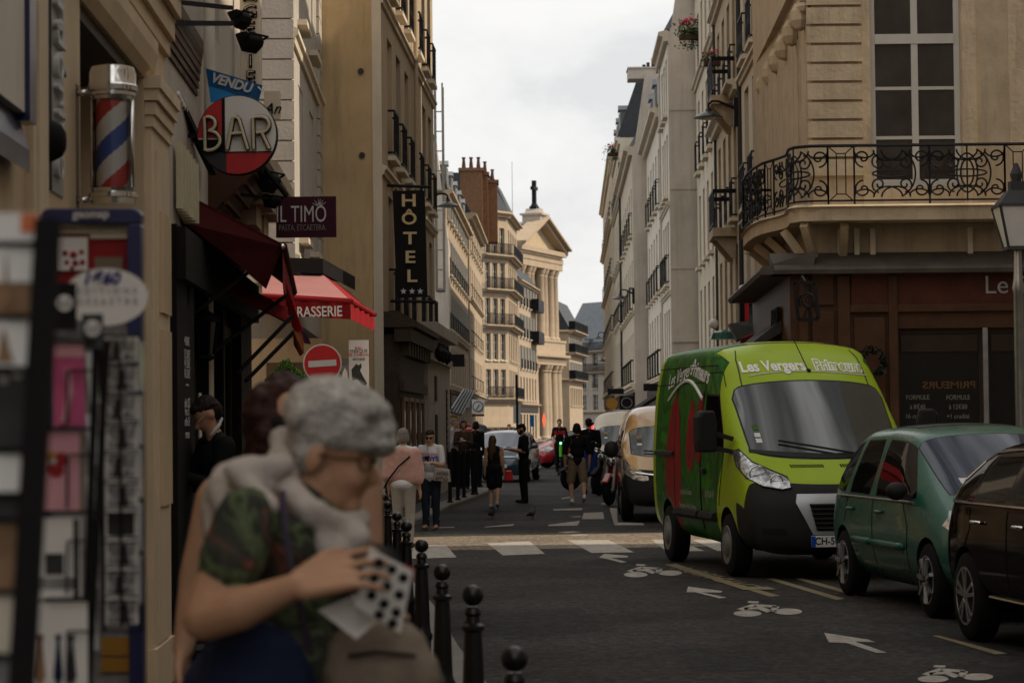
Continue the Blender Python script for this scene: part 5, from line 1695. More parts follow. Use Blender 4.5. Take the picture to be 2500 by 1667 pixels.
# shop windows with dark interior
for a_, c_ in ((w1, w2), (w3, w4)):
    wb = MB().box((a_, .08, .75), (a_ + .05, .16, 3.08)).box((c_ - .05, .08, .75), (c_, .16, 3.08)).box((a_ + .05, .08, .75), (c_ - .05, .16, .85)).box((a_ + .05, .08, 3.0), (c_ - .05, .16, 3.08))
    wo_ = F2.put(wb, 'shop_window', 'wood_dark')
    g = MB().box((a_ + .04, .11, .8), (c_ - .04, .125, 3.05)).build('pane', 'glass'); g.parent = wo_
    b = MB().box((a_ + .06, .06, 2.72), (c_ - .06, .095, 2.98)).build('sign_band', 'wood_dark'); b.parent = wo_
F2.put(MB().box((w2, -.03, .75), (w3, .16, 3.08)), 'mullion', 'steel')
def fac_text(s_, size, m_, px, py, fac=None, y_=-.045, depth=.006, sx=1.0, bold=0, shear=0, align='CENTER'):
    fac = fac or F2
    u_, z_ = fac.uv(px, py)
    o_ = text(s_, size, m_, None, (0, 0, 0), depth=depth, sx=sx, bold=bold, shear=shear, align=align)
    fac.place(o_, (u_, y_, z_)); o_.rotation_euler = (PI / 2, 0, fac.ang)
    return o_
fac_text('Le C', .40, 'steel', 2400, 698, y_=-.05, depth=.012, align='LEFT')
fac_text('Charcutiers', .155, 'gold', 2285, 787, y_=.054, depth=.003)
fac_text('Traiteurs', .155, 'gold', 2448, 787, y_=.054, depth=.003, align='LEFT')
fac_text('PRIMEURS', .15, 'ochre_reflection', 2320, 940, y_=.10, depth=.002, sx=-1.25, bold=.004)  # reflection of the van lettering, built as reversed letters on the pane
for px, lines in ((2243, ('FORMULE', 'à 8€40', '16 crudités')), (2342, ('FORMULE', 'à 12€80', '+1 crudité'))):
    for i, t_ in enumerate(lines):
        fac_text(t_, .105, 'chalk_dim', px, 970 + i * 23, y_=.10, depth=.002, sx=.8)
# street side timber front
b = MB().box((0.3, 0, .12), (G2.L, .3, zc0 - .06)); G2.put(b, 'front', 'wood_brown')
b = MB()
for k in range(4):
    a_ = G2.L - 1.8 - 2.0 * k
    b.box((a_, -.06, .9), (a_ + 1.5, -.002, 2.6)); 
G2.put(b, 'panel', 'wood_red')
b = MB().prism([(-.9, 2.6), (-.85, 2.66), (-.01, 3.3), (-.01, 3.1)], 'x', 1.0, G2.L - 1.6); G2.put(b, 'side_awning', 'grey_dark')
o_ = text('MAISON', .42, 'black_paint', None, (0, 0, 0), depth=.03, shear=.2, sx=.9); G2.place(o_, (G2.L - 2.3, -.05, 3.35)); o_.rotation_euler = (PI / 2, 0, G2.ang)
# hanging lantern frame with monogram
hl = thing('lantern_sign', 'black framed hanging lantern sign with oval monogram at shop corner', 'sign', at(1968, 735, 36.5))
s = m_px(36.5)
b = MB()
q = [(-29, 46), (22, 44), (29, -44), (-20, -46)]
for i in range(4):
    a_, c_ = q[i], q[(i + 1) % 4]; b.bar((a_[0] * s, 0, a_[1] * s), (c_[0] * s, 0, c_[1] * s), .05, 9 * s)
b.build('frame', 'black_paint', hl)
b = MB().tube([(4 * s + 15 * s * math.cos(a), -.01, 2 * s + 17 * s * math.sin(a)) for a in [k * PI / 10 for k in range(20)]], 3 * s, 6, closed=True)
b.tube([(-6 * s, 0, -40 * s), (2 * s, 0, -16 * s)], 2.5 * s, 5); b.tube([(8 * s, 0, -40 * s), (6 * s, 0, -16 * s)], 2.5 * s, 5); b.tube([(0, 0, 40 * s), (3 * s, 0, 20 * s)], 4 * s, 6)
for sx in (-1, 1): b.tube([(4 * s + sx * 16 * s, 0, 14 * s), (4 * s + sx * 22 * s, 0, 4 * s), (4 * s + sx * 18 * s, 0, -14 * s)], 2.5 * s, 5)
b.build('scrollwork', 'black_paint', hl)
text('C', 24 * s, 'black_paint', hl, (4 * s, -.02, 2 * s), depth=.02, bold=.006)
MB().bar((0, 0, 44 * s), (-.05, .1, 62 * s), .03, .03).build('hanger', 'iron', hl)
wr = thing('wreath', 'round dark green wreath on the shop front above van', 'wreath', at(2128, 884, 36.9))
b = MB(); random.seed(5)
for i in range(260):
    a_ = random.uniform(0, 2 * PI); rr = .19 + random.uniform(-.05, .05)
    c_ = Vector((rr * math.cos(a_), random.uniform(-.05, .05), rr * math.sin(a_)))
    d_ = Vector((random.uniform(-1, 1), random.uniform(-1, 1), random.uniform(-1, 1))).normalized() * .05; e2 = d_.orthogonal().normalized() * .02
    b.add([tuple(c_ - d_), tuple(c_ + e2), tuple(c_ + d_), tuple(c_ - e2)], [(0, 1, 2, 3)])
b.build('leaves', 'leaf_dark', wr)
# ---- street lamp post on the right pavement
lx = at(2478, 640, 26.0)
ps = thing('street_lamp', 'tall slender lamp post with white four sided lantern before the charcuterie', 'street lamp', (lx.x + .03, 26.0, .118))
hz = at(2478, 602, 26.0).z - .118
MB().lathe([(.10, 0), (.10, .5), (.07, .6), (.06, .7), (.055, hz - .5), (.07, hz - .45), (.05, hz - .35), (.04, hz - .05), (.08, hz)], 14).build('post', 'steel', ps, smooth='auto')
b = MB()
def frus(b, z0, r0, z1, r1, n=4, mi=0):
    vs = [(r_ * math.cos(PI / 4 + k * PI / 2), r_ * math.sin(PI / 4 + k * PI / 2), z_) for r_, z_ in ((r0, z0), (r1, z1)) for k in range(4)]
    b.add(vs, [(0, 1, 2, 3)[::-1], (4, 5, 6, 7), (0, 1, 5, 4), (1, 2, 6, 5), (2, 3, 7, 6), (3, 0, 4, 7)], mi)
frus(b, hz, .17, hz + .42, .31); b.build('lantern_pane', 'lamp_white', ps)
b = MB()
frus(b, hz + .421, .335, hz + .45, .33); frus(b, hz + .451, .31, hz + .60, .15); frus(b, hz + .601, .11, hz + .70, .11); b.lathe([(.05, hz + .7), (.07, hz + .78), (.02, hz + .9)], 8)
for k in range(4):
    a_ = PI / 4 + k * PI / 2; b.bar((.172 * math.cos(a_), .172 * math.sin(a_), hz - .01), (.315 * math.cos(a_), .315 * math.sin(a_), hz + .43), .022, .022)
frus(b, hz - .04, .19, hz - .002, .18)
b.build('lantern_frame', 'grey_dark', ps)

# ---- rest of the right row
right_x = lambda z_: 4.72 + .03 * (z_ - 37.6)
def rowR(label, z0, z1, x0, x1, H, wallm, cols, rws, **k):
    return row_house(label, (x1, z1), (x0, z0), H, wallm, cols, rws, **k)
r2, f = rowR('pale house with riveted corner strips and dark guard rails next to the corner balcony', 46.5, 54.3, right_x(46.5) + .05, right_x(54.3), 16, 'stone_pale', 3, [(3.4, 2.5), (6.35, 2.6), (9.6, 2.5), (12.7, 2.3)], rails=(0, 1, 2, 3), shop=('wood_red', 3.0), bands=((3.0, .25, .2), (6.0, .15, .1), (9.2, .2, .12)), cw=1.25, margin=.5, roof=None)
b = MB()
for k in range(50):
    b.box((f.L - .42 - (.12 if k % 2 else 0), -.05, 3.3 + .25 * k), (f.L, -.0, 3.5 + .25 * k))
f.put(b, 'quoins', 'stone_pale')
r3, f = rowR('cream house between pale houses with curved stone balconies', 54.5, 64.8, right_x(54.5) - .02, right_x(64.8), 15.5, 'stone_cream', 4, [(3.5, 2.3), (6.4, 2.4), (9.5, 2.3), (12.5, 2.1)], rails=(1, 2), shop=('wood_dark', 3.0), bands=((3.1, .3, .25), (9.2, .25, .3), (12.3, .2, .2)), cw=1.1, roof=('zinc', 2))
for z_ in (6.2, 9.3):
    b = MB().box((6.5, -.55, z_ - .2), (8.6, 0, z_)); b.prism([(-.5, z_ - .2), (-.1, z_ - .7), (0, z_ - .7), (0, z_ - .2)], 'x', 6.7, 6.9); b.prism([(-.5, z_ - .2), (-.1, z_ - .7), (0, z_ - .7), (0, z_ - .2)], 'x', 8.2, 8.4)
    f.put(b, 'balcony', 'stone_cream')
    b = MB()
    for zz_ in (.08, .85): b.box((6.5, -.54, z_ + zz_), (8.6, -.5, z_ + zz_ + .05))
    for i in range(17): b.box((6.5 + i * .13, -.53, z_), (6.53 + i * .13, -.51, z_ + .9))
    b.box((6.49, -.54, z_ + .8), (6.52, 0, z_ + .9)); b.box((8.58, -.54, z_ + .8), (8.61, 0, z_ + .9))
    f.put(b, 'balcony_rail', 'iron')
r4, f = rowR('narrow cream house with flower boxes set back before the white gable', 65.0, 75.8, right_x(65), right_x(75.8), 15, 'stone_pale', 4, [(3.5, 2.2), (6.4, 2.2), (9.3, 2.2), (12.2, 2.0)], rails=(2,), shop=('wood_dark', 3.0), bands=((3.1, .25, .2), (12.0, .2, .15)), cw=1.0, roof=('zinc', 2))
for z_, m_ in ((11.0, 'flower_pink'), (8.6, 'flower_pink')):
    pass
def gable(label, x0, x1, Y, zprof, m_, name='party_wall'):
    """blank side wall facing the camera"""
    t = thing(name, label, 'wall', (x0, Y, 0))
    return t
def planter(label, px, py, Y, sc=1.0, flowers='flower_pink', seed=1):
    t = thing('flower_box', label, 'plant', at(px, py, Y))
    MB().box((-.35 * sc, -.15, -.12), (.35 * sc, .15, .02)).build('box', 'terracotta', t)
    random.seed(seed); b = MB(); fl_ = MB()
    for i in range(500):
        c_ = Vector((random.gauss(0, .22), random.gauss(0, .12), abs(random.gauss(.12, .16)))) * sc
        if random.random() < .25: c_.z -= .35 * sc
        d_ = Vector((random.uniform(-1, 1), random.uniform(-1, 1), random.uniform(-1, 1))).normalized() * .05 * sc; e2 = d_.orthogonal().normalized() * .025 * sc
        (b).add([tuple(c_ - d_), tuple(c_ + e2), tuple(c_ + d_), tuple(c_ - e2)], [(0, 1, 2, 3)])
    for i in range(14):
        fl_.ball((random.gauss(-.05, .16) * sc, random.gauss(0, .1), random.uniform(.3, .46) * sc), .05 * sc, 6)
    b.build('foliage', 'leaf_green', t); fl_.build('flower', flowers, t)
planter('leafy window box with pink flowers high on white gable edge', 1690, 88, 74, 1.15, seed=2)
planter('small dry pink plant on lower window ledge of cream house', 1738, 150, 62, .6, seed=4)
planter('straggly window plant on the farthest right roof edge', 1500, 375, 118, 1.0, seed=6)
# tall white gabled house (B5) and its neighbours
def side_house(label, xin, xout, Y, Y1, slope, H, roof_h, wallm, sidem, cols, rws, **k):
    """house whose blank side wall faces the camera at depth Y, street face running away"""
    t, f = row_house(label, (xin + slope * (Y1 - Y), Y1), (xin, Y), H, wallm, cols, rws, sidem=sidem, roof=None, **k)
    g2 = Fac(t, (xin, Y), (xout, Y))
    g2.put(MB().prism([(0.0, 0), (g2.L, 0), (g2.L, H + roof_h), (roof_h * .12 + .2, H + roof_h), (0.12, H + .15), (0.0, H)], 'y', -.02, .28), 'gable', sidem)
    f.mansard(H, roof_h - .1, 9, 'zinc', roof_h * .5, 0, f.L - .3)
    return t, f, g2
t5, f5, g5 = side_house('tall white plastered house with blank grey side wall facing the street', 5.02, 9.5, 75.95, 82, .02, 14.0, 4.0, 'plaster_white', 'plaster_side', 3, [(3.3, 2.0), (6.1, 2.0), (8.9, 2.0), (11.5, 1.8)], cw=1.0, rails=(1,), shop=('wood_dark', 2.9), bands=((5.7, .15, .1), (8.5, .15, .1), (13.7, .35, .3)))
g5.put(MB().box((0, -.08, 4.2), (g5.L, -.021, 4.4)).box((0, -.05, 9.0), (g5.L, -.021, 9.06)).box((0, -.05, 11.5), (g5.L, -.021, 11.56)).box((0, -.05, 6.5), (g5.L, -.021, 6.56)), 'string_course', 'plaster_side')
t6, f6 = row_house('white house with slender railings and zinc dormers behind tall gable', (5.14 + .02 * 13, 95.4), (5.14, 82.2), 12.4, 'plaster_white', 5, [(3.3, 2.2), (6.2, 2.2), (9.2, 2.0)], roof=('zinc', 3.2), rails=(0, 1, 2), shop=('wood_dark', 2.9), bands=((3.0, .2, .15), (12.1, .35, .35)), cw=1.05, slope=1.4, dormers=3)
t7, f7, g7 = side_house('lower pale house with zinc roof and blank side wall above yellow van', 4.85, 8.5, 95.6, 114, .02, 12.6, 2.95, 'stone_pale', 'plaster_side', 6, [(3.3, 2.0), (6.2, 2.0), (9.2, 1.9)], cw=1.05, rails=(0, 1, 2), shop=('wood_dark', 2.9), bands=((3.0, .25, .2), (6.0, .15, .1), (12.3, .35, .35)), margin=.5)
c7 = chimney(g7, 2.6, .5, 15.5, 3.2, .7, .8, 5, 'plaster_side')
t8, f8 = row_house('tall cream house with balconies and dark mansard in the far right row', (5.22 + .02 * 16, 130), (5.22, 114.2), 15.2, 'stone_pale', 6, [(3.5, 2.2), (6.5, 2.2), (9.5, 2.2), (12.4, 2.0)], roof=('slate', 3.2), rails=(1, 3), shop=('wood_dark', 3.0), bands=((3.1, .25, .15), (9.2, .2, .12), (12.2, .2, .18), (14.9, .35, .22)), cw=1.1, slope=1.0, dormers=3)
t9, f9 = row_house('last cream house on the right with stepped balconies against the sky', (5.5 + .025 * 34, 166), (5.5, 130.2), 16.2, 'stone_pale', 10, [(3.6, 2.3), (6.7, 2.3), (9.8, 2.3), (12.9, 2.1)], roof=('slate', 2.2), rails=(0, 1, 2, 3), shop=('wood_dark', 3.2), bands=((3.2, .3, .2), (9.5, .25, .2), (12.6, .25, .25), (15.8, .4, .28)), cw=1.1, slope=1.2)
# roof chimneys against the sky
ck = thing('chimney_stack', 'row of dark clay chimney pots on flat stack of right roofs', 'chimney', at(1575, 178, 95.9))
o = ck.location; s = m_px(98)
MB().box((-40 * s, 0, -14 * s), (45 * s, 1.2, 10 * s)).box((-42 * s, -.05, 10.1 * s), (46 * s, 1.25, 14 * s)).build('stack', 'plaster_side', ck)
for x_, h_ in ((-1, 10), (9, 15), (21, 26), (34, 17)): MB().lathe([(.07, 14 * s), (.08, 16 * s), (.06, (14 + h_ * .8) * s), (.09, (14 + h_ * .85) * s), (.05, (14 + h_) * s)], 8, c=(x_ * s, .5, 0)).build('chimney_pot', 'slate', ck)
# wall lamps, pipes, signs
wall_lamp('black saucer street lamp on long arm over the right pavement', 1730, 283, 46.5, 1, .62, .85)
wall_lamp('distant black saucer lamp on cream wall above the yellow van', 1514, 727, 95, 1, .55, .95)
wall_lamp('far saucer lamp near the end of the right row, upper of two', 1461, 824, 170, 1, .9, 1.1)
wall_lamp('far saucer lamp near the end of the right row, lower of two', 1470, 880, 165, 1, .7, 1.0)
for px, Y_, lab, mm in ((1817, 54.2, 'grey iron drain pipe between the two pale right houses', 'grey_dark'), (1881, 46.2, 'cream drain pipe at the end of corner building', 'stone_pale'), (1757, 64.5, 'dark drain pipe beside the curved balconies', 'grey_dark'), (1621, 82.1, 'thin drain pipe between white houses', 'plaster_side'), (1519, 114.0, 'dark pipe dividing two far cream houses', 'grey_dark')):
    q = at(px, 700, Y_)
    pipe(lab, [(q.x - .06, Y_, 3.1), (q.x - .06, Y_, 14)], .05 if Y_ < 70 else .06, mm)
gl = thing('globe_lamp', 'white globe lamp above red and black shop front sign', 'lamp', at(1815, 707, 50))
MB().ball((0, 0, 0), .105, 16).build('globe', 'lamp_white', gl, smooth=True)
MB().tube([(0, 0, -.1), (0, 0, -.3), (.35, 0, -.35)], .02, 6).build('arm', 'iron', gl)
gl = thing('globe_lamp', 'small pale globe lamp on the pale house wall', 'lamp', at(1742, 790, 58))
MB().ball((0, 0, 0), .12, 12).build('globe', 'lamp_white', gl, smooth=True)
MB().tube([(0, 0, -.1), (.3, 0, -.3)], .02, 6).build('arm', 'iron', gl)
rs = thing('shop_sign', 'red and black vertical shop sign under the white globe', 'sign', at(1817, 765, 50))
MB().box((-.10, -.1, -.55), (.0, .1, .35)).build('board', 'black_paint', rs); MB().box((.004, -.09, -.5), (.09, .09, .3)).build('face', 'red_sign', rs)
ra = thing('awning', 'small dark folded awning with red valance behind the van roof', 'awning', at(1800, 800, 48.5))
o = ra.location
p = [at(x_, y_, yy) - o for x_, y_, yy in ((1780, 790, 47), (1835, 782, 50), (1870, 800, 50), (1800, 830, 46))]
MB().add(*plate(p, .05)).build('cloth', 'grey_dark', ra)
p = [at(x_, y_, yy) - o for x_, y_, yy in ((1812, 826, 46.2), (1868, 803, 49.5), (1868, 850, 49.5), (1812, 850, 46.2))]
MB().add(*plate(p, .03)).build('valance', 'red_cloth', ra)
ga_ = thing('awning', 'small green shop blind just above the van roof', 'awning', at(1765, 828, 52))
MB().lathe([(.3, 0), (.24, .14), (.05, .2)], 14).build('cloth', 'paint_teal', ga_)
sb_ = small_sign('shop_sign', 'dark square sign with white ring of lettering near pink awning', 'sign', 1530, 983, 88, 36, 34, 'black_paint', lambda t, s: MB().tube([(13 * s * math.cos(a), -.04, 12 * s * math.sin(a)) for a in [k * PI / 9 for k in range(18)]], .9 * s, 5, closed=True).build('ring', 'ink_grey', t))
small_sign('shop_sign', 'round tan wooden sign beside the dark square sign', 'sign', 1494, 985, 96, 4, 4, 'ochre', lambda t, s: MB().lathe([(14 * s, -.05), (14 * s, .05)], 24, axis='y').build('disc', 'ochre', t))
small_sign('shop_sign', 'dark hanging sign below the far right balcony', 'sign', 1503, 955, 100, 40, 14, 'black_paint')
small_sign('shop_sign', 'dark bracketed box sign on white wall left of the van roof', 'sign', 1593, 945, 82, 44, 18, 'black_paint')
aw3 = thing('awning', 'faded pink awning sloping over pavement beyond the parked motorbikes', 'awning', at(1488, 1020, 80))
o = aw3.location
p = [at(x_, y_, yy) - o for x_, y_, yy in ((1452, 1033, 78), (1521, 1003, 86), (1535, 1002, 84), (1461, 1036, 74))]
MB().add(*plate(p, .05)).build('cloth', 'pink_cloth', aw3)
aw4 = thing('awning', 'black awning curving over a dark shop door past the yellow van', 'awning', at(1500, 1035, 70))
o = aw4.location
p = [at(x_, y_, 70) - o for x_, y_ in ((1474, 1052), (1490, 1034), (1512, 1022), (1512, 1053))]
MB().add(*plate(p, .5)).build('cloth', 'black_paint', aw4)
bc = thing('awning', 'dark awning arm rising over the roof of the yellow van', 'awning', at(1570, 985, 52))
o = bc.location
MB().bar(at(1545, 1004, 50) - o, at(1600, 968, 54) - o, .12, .08).build('front_bar', 'black_paint', bc)
um = thing('closed_parasol', 'closed bright red parasol beside the parked motorbikes', 'parasol', at(1471, 1095, 66))
s = m_px(66)
MB().lathe([(.012, 62 * s), (3 * s, 50 * s), (7 * s, 20 * s), (12.5 * s, 3 * s), (11 * s, -1 * s)], 14).build('cloth', 'red_bright', um, smooth='auto')
MB().tube([(0, 0, -1.2), (0, 0, 66 * s)], .02, 6).build('pole', 'plaster_white', um)
tl = thing('traffic_light', 'small red lit traffic light above the street crowd', 'traffic light', at(1448, 1043, 72))
MB().box((-.10, -.02, -.3), (.10, .2, .15)).build('housing', 'black_paint', tl); MB().lathe([(.055, -.05), (.055, -.02)], 14, axis='y').build('lamp', 'lamp_red', tl)
MB().tube([(.0, .1, -.3), (.0, .1, -1.75)], .04, 8).build('post', 'black_paint', tl)
# unseen houses added beside and behind the camera to shade and mirror in street
for (lab, x0_, y0_, x1_, y1_, h_) in (('plain stone house on the near right, unseen and sized to shade the street', 9.5, -40, 24, 32.5, 15.8), ('plain stone house behind the viewpoint across the street', -12, -70, 14, -52, 13)):
    nb = thing('apartment_building', lab, 'building', (x0_, y0_, 0))
    MB().box((0, 0, 0), (x1_ - x0_, y1_ - y0_, h_)).build('wall', 'stone_grey', nb)
    wm_ = mesh_of(MB().box((0, -.03, 0), (1.4, .03, 2.2)), 'window', 'glass')
    for k in range(12 if h_ == 15.8 else 6):
        for zz_ in (2.5, 5.5, 8.6):
            o_ = bpy.data.objects.new('window', wm_); COL.objects.link(o_); o_.parent = nb
            if h_ == 15.8: o_.location = (-.035, 3.4 + k * 4.6, zz_); o_.rotation_euler = (0, 0, -PI / 2)
            else: o_.location = (2 + k * 4.2, y1_ - y0_ + .035, zz_)
# ================================================================== VEHICLES
def shell(stations, face_mat, mats, crease_rows=(), crease_cols=(), arches=(), arch_r=.36, arch_y=(.5, 1.3), levels=2, blackidx=1):
    """closed vehicle skin from half cross-sections; subdivided, wheel arches cut. Returns bmesh"""
    m_ = len(stations[0]); n = len(stations)
    bm = bmesh.new()
    cl = bm.edges.layers.float.new('crease_edge')
    Lv, Rv = [], []
    for st in stations:
        l_, r_ = [], []
        for (x_, y_, z_) in st:
            if abs(y_) < 1e-6:
                v = bm.verts.new((x_, 0, z_)); l_.append(v); r_.append(v)
            else:
                l_.append(bm.verts.new((x_, y_, z_))); r_.append(bm.verts.new((x_, -y_, z_)))
        Lv.append(l_); Rv.append(r_)
    def face(vs, mi):
        u = []
        for v in vs:
            if v not in u: u.append(v)
        if len(u) < 3: return
        f = bm.faces.new(u); f.material_index = mi; f.smooth = True
    for i in range(n - 1):
        for j in range(m_ - 1):
            mi = face_mat(i, j)
            face((Lv[i][j], Lv[i+1][j], Lv[i+1][j+1], Lv[i][j+1]), mi)
            face((Rv[i][j], Rv[i][j+1], Rv[i+1][j+1], Rv[i+1][j]), mi)
    for e_ in (0, n - 1):
        for j in range(m_ - 1):
            face((Lv[e_][j], Lv[e_][j+1], Rv[e_][j+1], Rv[e_][j]), face_mat(min(e_, n - 2), j))
    bm.edges.ensure_lookup_table()
    vid = {}
    for i in range(n):
        for j in range(m_):
            vid[Lv[i][j]] = (i, j); vid[Rv[i][j]] = (i, j)
    for e in bm.edges:
        a, b = vid[e.verts[0]], vid[e.verts[1]]
        for (j, lo, hi, c) in crease_rows:
            if a[1] == b[1] == j and lo <= min(a[0], b[0]) and max(a[0], b[0]) <= hi: e[cl] = c
        for (i, lo, hi, c) in crease_cols:
            if a[0] == b[0] == i and lo <= min(a[1], b[1]) and max(a[1], b[1]) <= hi: e[cl] = c
    bmesh.ops.recalc_face_normals(bm, faces=bm.faces)
    me = bpy.data.meshes.new('skin'); bm.to_mesh(me); bm.free()
    for q in mats: me.materials.append(M[q])
    o = bpy.data.objects.new('skin', me); COL.objects.link(o)
    s_ = o.modifiers.new('s', 'SUBSURF'); s_.levels = s_.render_levels = levels
    cut = []
    for (ax, az, r_) in arches:
        for sg in (-1, 1):
            b = MB().lathe([(r_, min(sg * arch_y[0], sg * arch_y[1])), (r_, max(sg * arch_y[0], sg * arch_y[1]))], 40, c=(ax, 0, az), axis='y')
            c = b.build('cutter', list(mats))
            c.data.polygons.foreach_set('material_index', [blackidx] * len(c.data.polygons))
            md = o.modifiers.new('b', 'BOOLEAN'); md.operation = 'DIFFERENCE'; md.object = c; md.solver = 'EXACT'
            cut.append(c)
    dg = bpy.context.evaluated_depsgraph_get(); dg.update()
    me2 = bpy.data.meshes.new_from_object(o.evaluated_get(dg))
    for c in cut: bpy.data.objects.remove(c)
    bpy.data.objects.remove(o)
    bm = bmesh.new(); bm.from_mesh(me2)
    return bm
def split_parts(bm, root, mats, glass_idx, trim_idx, names, inset=.014):
    """body plus every pane as its own part; each pane gets a thin black seal around it"""
    gf = [f for f in bm.faces if f.material_index in glass_idx]
    for gi in glass_idx:
        g2 = [f for f in bm.faces if f.material_index == gi]
        if g2:
            r_ = bmesh.ops.inset_region(bm, faces=g2, thickness=inset, depth=0, use_boundary=True)
            for f in r_['faces']: f.material_index = trim_idx
    bm.faces.ensure_lookup_table()
    bvh = BVHTree.FromBMesh(bm)
    seen, isl = set(), []
    for f in bm.faces:
        if f.material_index in glass_idx and f.index not in seen:
            st, comp = [f], []
            seen.add(f.index)
            while st:
                g = st.pop(); comp.append(g)
                for e in g.edges:
                    for h in e.link_faces:
                        if h.index not in seen and h.material_index == f.material_index:
                            seen.add(h.index); st.append(h)
            isl.append(comp)
    def emit(faces, name):
        vi = {}; vs, fs, ms = [], [], []
        for f in faces:
            q = []
            for v in f.verts:
                if v.index not in vi: vi[v.index] = len(vs); vs.append(tuple(v.co))
                q.append(vi[v.index])
            fs.append(q); ms.append(f.material_index)
        me = bpy.data.meshes.new(name); me.from_pydata(vs, [], fs)
        for q in mats: me.materials.append(M[q])
        me.polygons.foreach_set('material_index', ms)
        me.polygons.foreach_set('use_smooth', [True] * len(fs))
        me.set_sharp_from_angle(angle=R(42))
        o = bpy.data.objects.new(name, me); COL.objects.link(o); o.parent = root
        return o
    bm.verts.index_update()
    emit([f for f in bm.faces if f.material_index not in glass_idx], 'body')
    for comp in isl:
        c = sum((f.calc_center_median() for f in comp), Vector()) / len(comp)
        nrm = sum((f.normal * f.calc_area() for f in comp), Vector())
        emit(comp, 'windscreen' if nrm.x > abs(nrm.y) else ('rear_window' if -nrm.x > abs(nrm.y) * 1.5 else 'side_window'))
    return bvh
def project(bvh, pts, mode, off):
    """mode 'r'/'l': (x,z) onto right/left side; 'f': (y,z) onto the front; 't': (x,y) from above"""
    out = []
    for a, b in pts:
        if mode == 'r': o, d = Vector((a, -3, b)), Vector((0, 1, 0))
        elif mode == 'l': o, d = Vector((a, 3, b)), Vector((0, -1, 0))
        elif mode == 'f': o, d = Vector((4, a, b)), Vector((-1, 0, 0))
        elif mode == 'b': o, d = Vector((-8, a, b)), Vector((1, 0, 0))
        else: o, d = Vector((a, b, 5)), Vector((0, 0, -1))
        h, nrm, i, dist = bvh.ray_cast(o, d)
        if h is None:
            out.append(out[-1] if out else o + d * 2.2)
        else:
            if nrm.dot(d) > 0: nrm = -nrm
            out.append(h + nrm * off)
    return out
def seam(bvh, pts, mode, w_=.008, off=.0015, step=.05):
    pts = [Vector(p) for p in pts]; q = []
    for a, b in zip(pts, pts[1:]):
        n = max(1, int((b - a).length / step))
        q += [a + (b - a) * (i / n) for i in range(n)]
    q.append(pts[-1])
    return project(bvh, [(p.x, p.y) for p in q], mode, off)
def add_seams(bvh, lists, root, name, m_, r_=.005):
    for pts, mode in lists: MB().tube(seam(bvh, pts, mode), r_, 5).build(name, m_, root)
def patch(bvh, outline, mode, off=.008, cuts=3, thick=.01, extra=None):
    """a panel with the outline laid onto the skin"""
    bm = bmesh.new()
    vs = [bm.verts.new((p[0], p[1], 0)) for p in outline]
    bm.faces.new(vs)
    bmesh.ops.triangulate(bm, faces=bm.faces)
    for _ in range(cuts):
        le = sum(e.calc_length() for e in bm.edges) / len(bm.edges)
        bmesh.ops.subdivide_edges(bm, edges=[e for e in bm.edges if e.calc_length() > le * .8], cuts=1, use_grid_fill=False)
        bmesh.ops.triangulate(bm, faces=bm.faces)
    bm.verts.index_update()
    pv = project(bvh, [(v.co.x, v.co.y) for v in bm.verts], mode, off)
    b = MB(); b.add(pv, [tuple(v.index for v in f.verts) for f in bm.faces])
    bm.free()
    return b
def text_on(bvh, s_, size, mode, cx, cz, m_, root, off=.004, sx=1.0, bold=0, shear=0, rot=0, arch=0, flip=1, name='lettering'):
    me = text_mesh(s_, size, .0, 'CENTER', bold, shear)
    bm = bmesh.new(); bm.from_mesh(me)
    bmesh.ops.triangulate(bm, faces=bm.faces)
    for _ in range(1):
        bmesh.ops.subdivide_edges(bm, edges=[e for e in bm.edges if e.calc_length() > size * .35], cuts=1)
        bmesh.ops.triangulate(bm, faces=bm.faces)
    bm.verts.index_update()
    pts = []
    for v in bm.verts:
        x_, y_ = v.co.x * sx, v.co.y
        y_ += -arch * x_ * x_
        xr, yr = x_ * math.cos(rot) - y_ * math.sin(rot), x_ * math.sin(rot) + y_ * math.cos(rot)
        pts.append((cx + xr * flip, cz + yr))
    pv = project(bvh, pts, mode, off)
    b = MB().add(pv, [tuple(v.index for v in f.verts) for f in bm.faces]); bm.free()
    return b.build(name, m_, root)
_wheels = {}
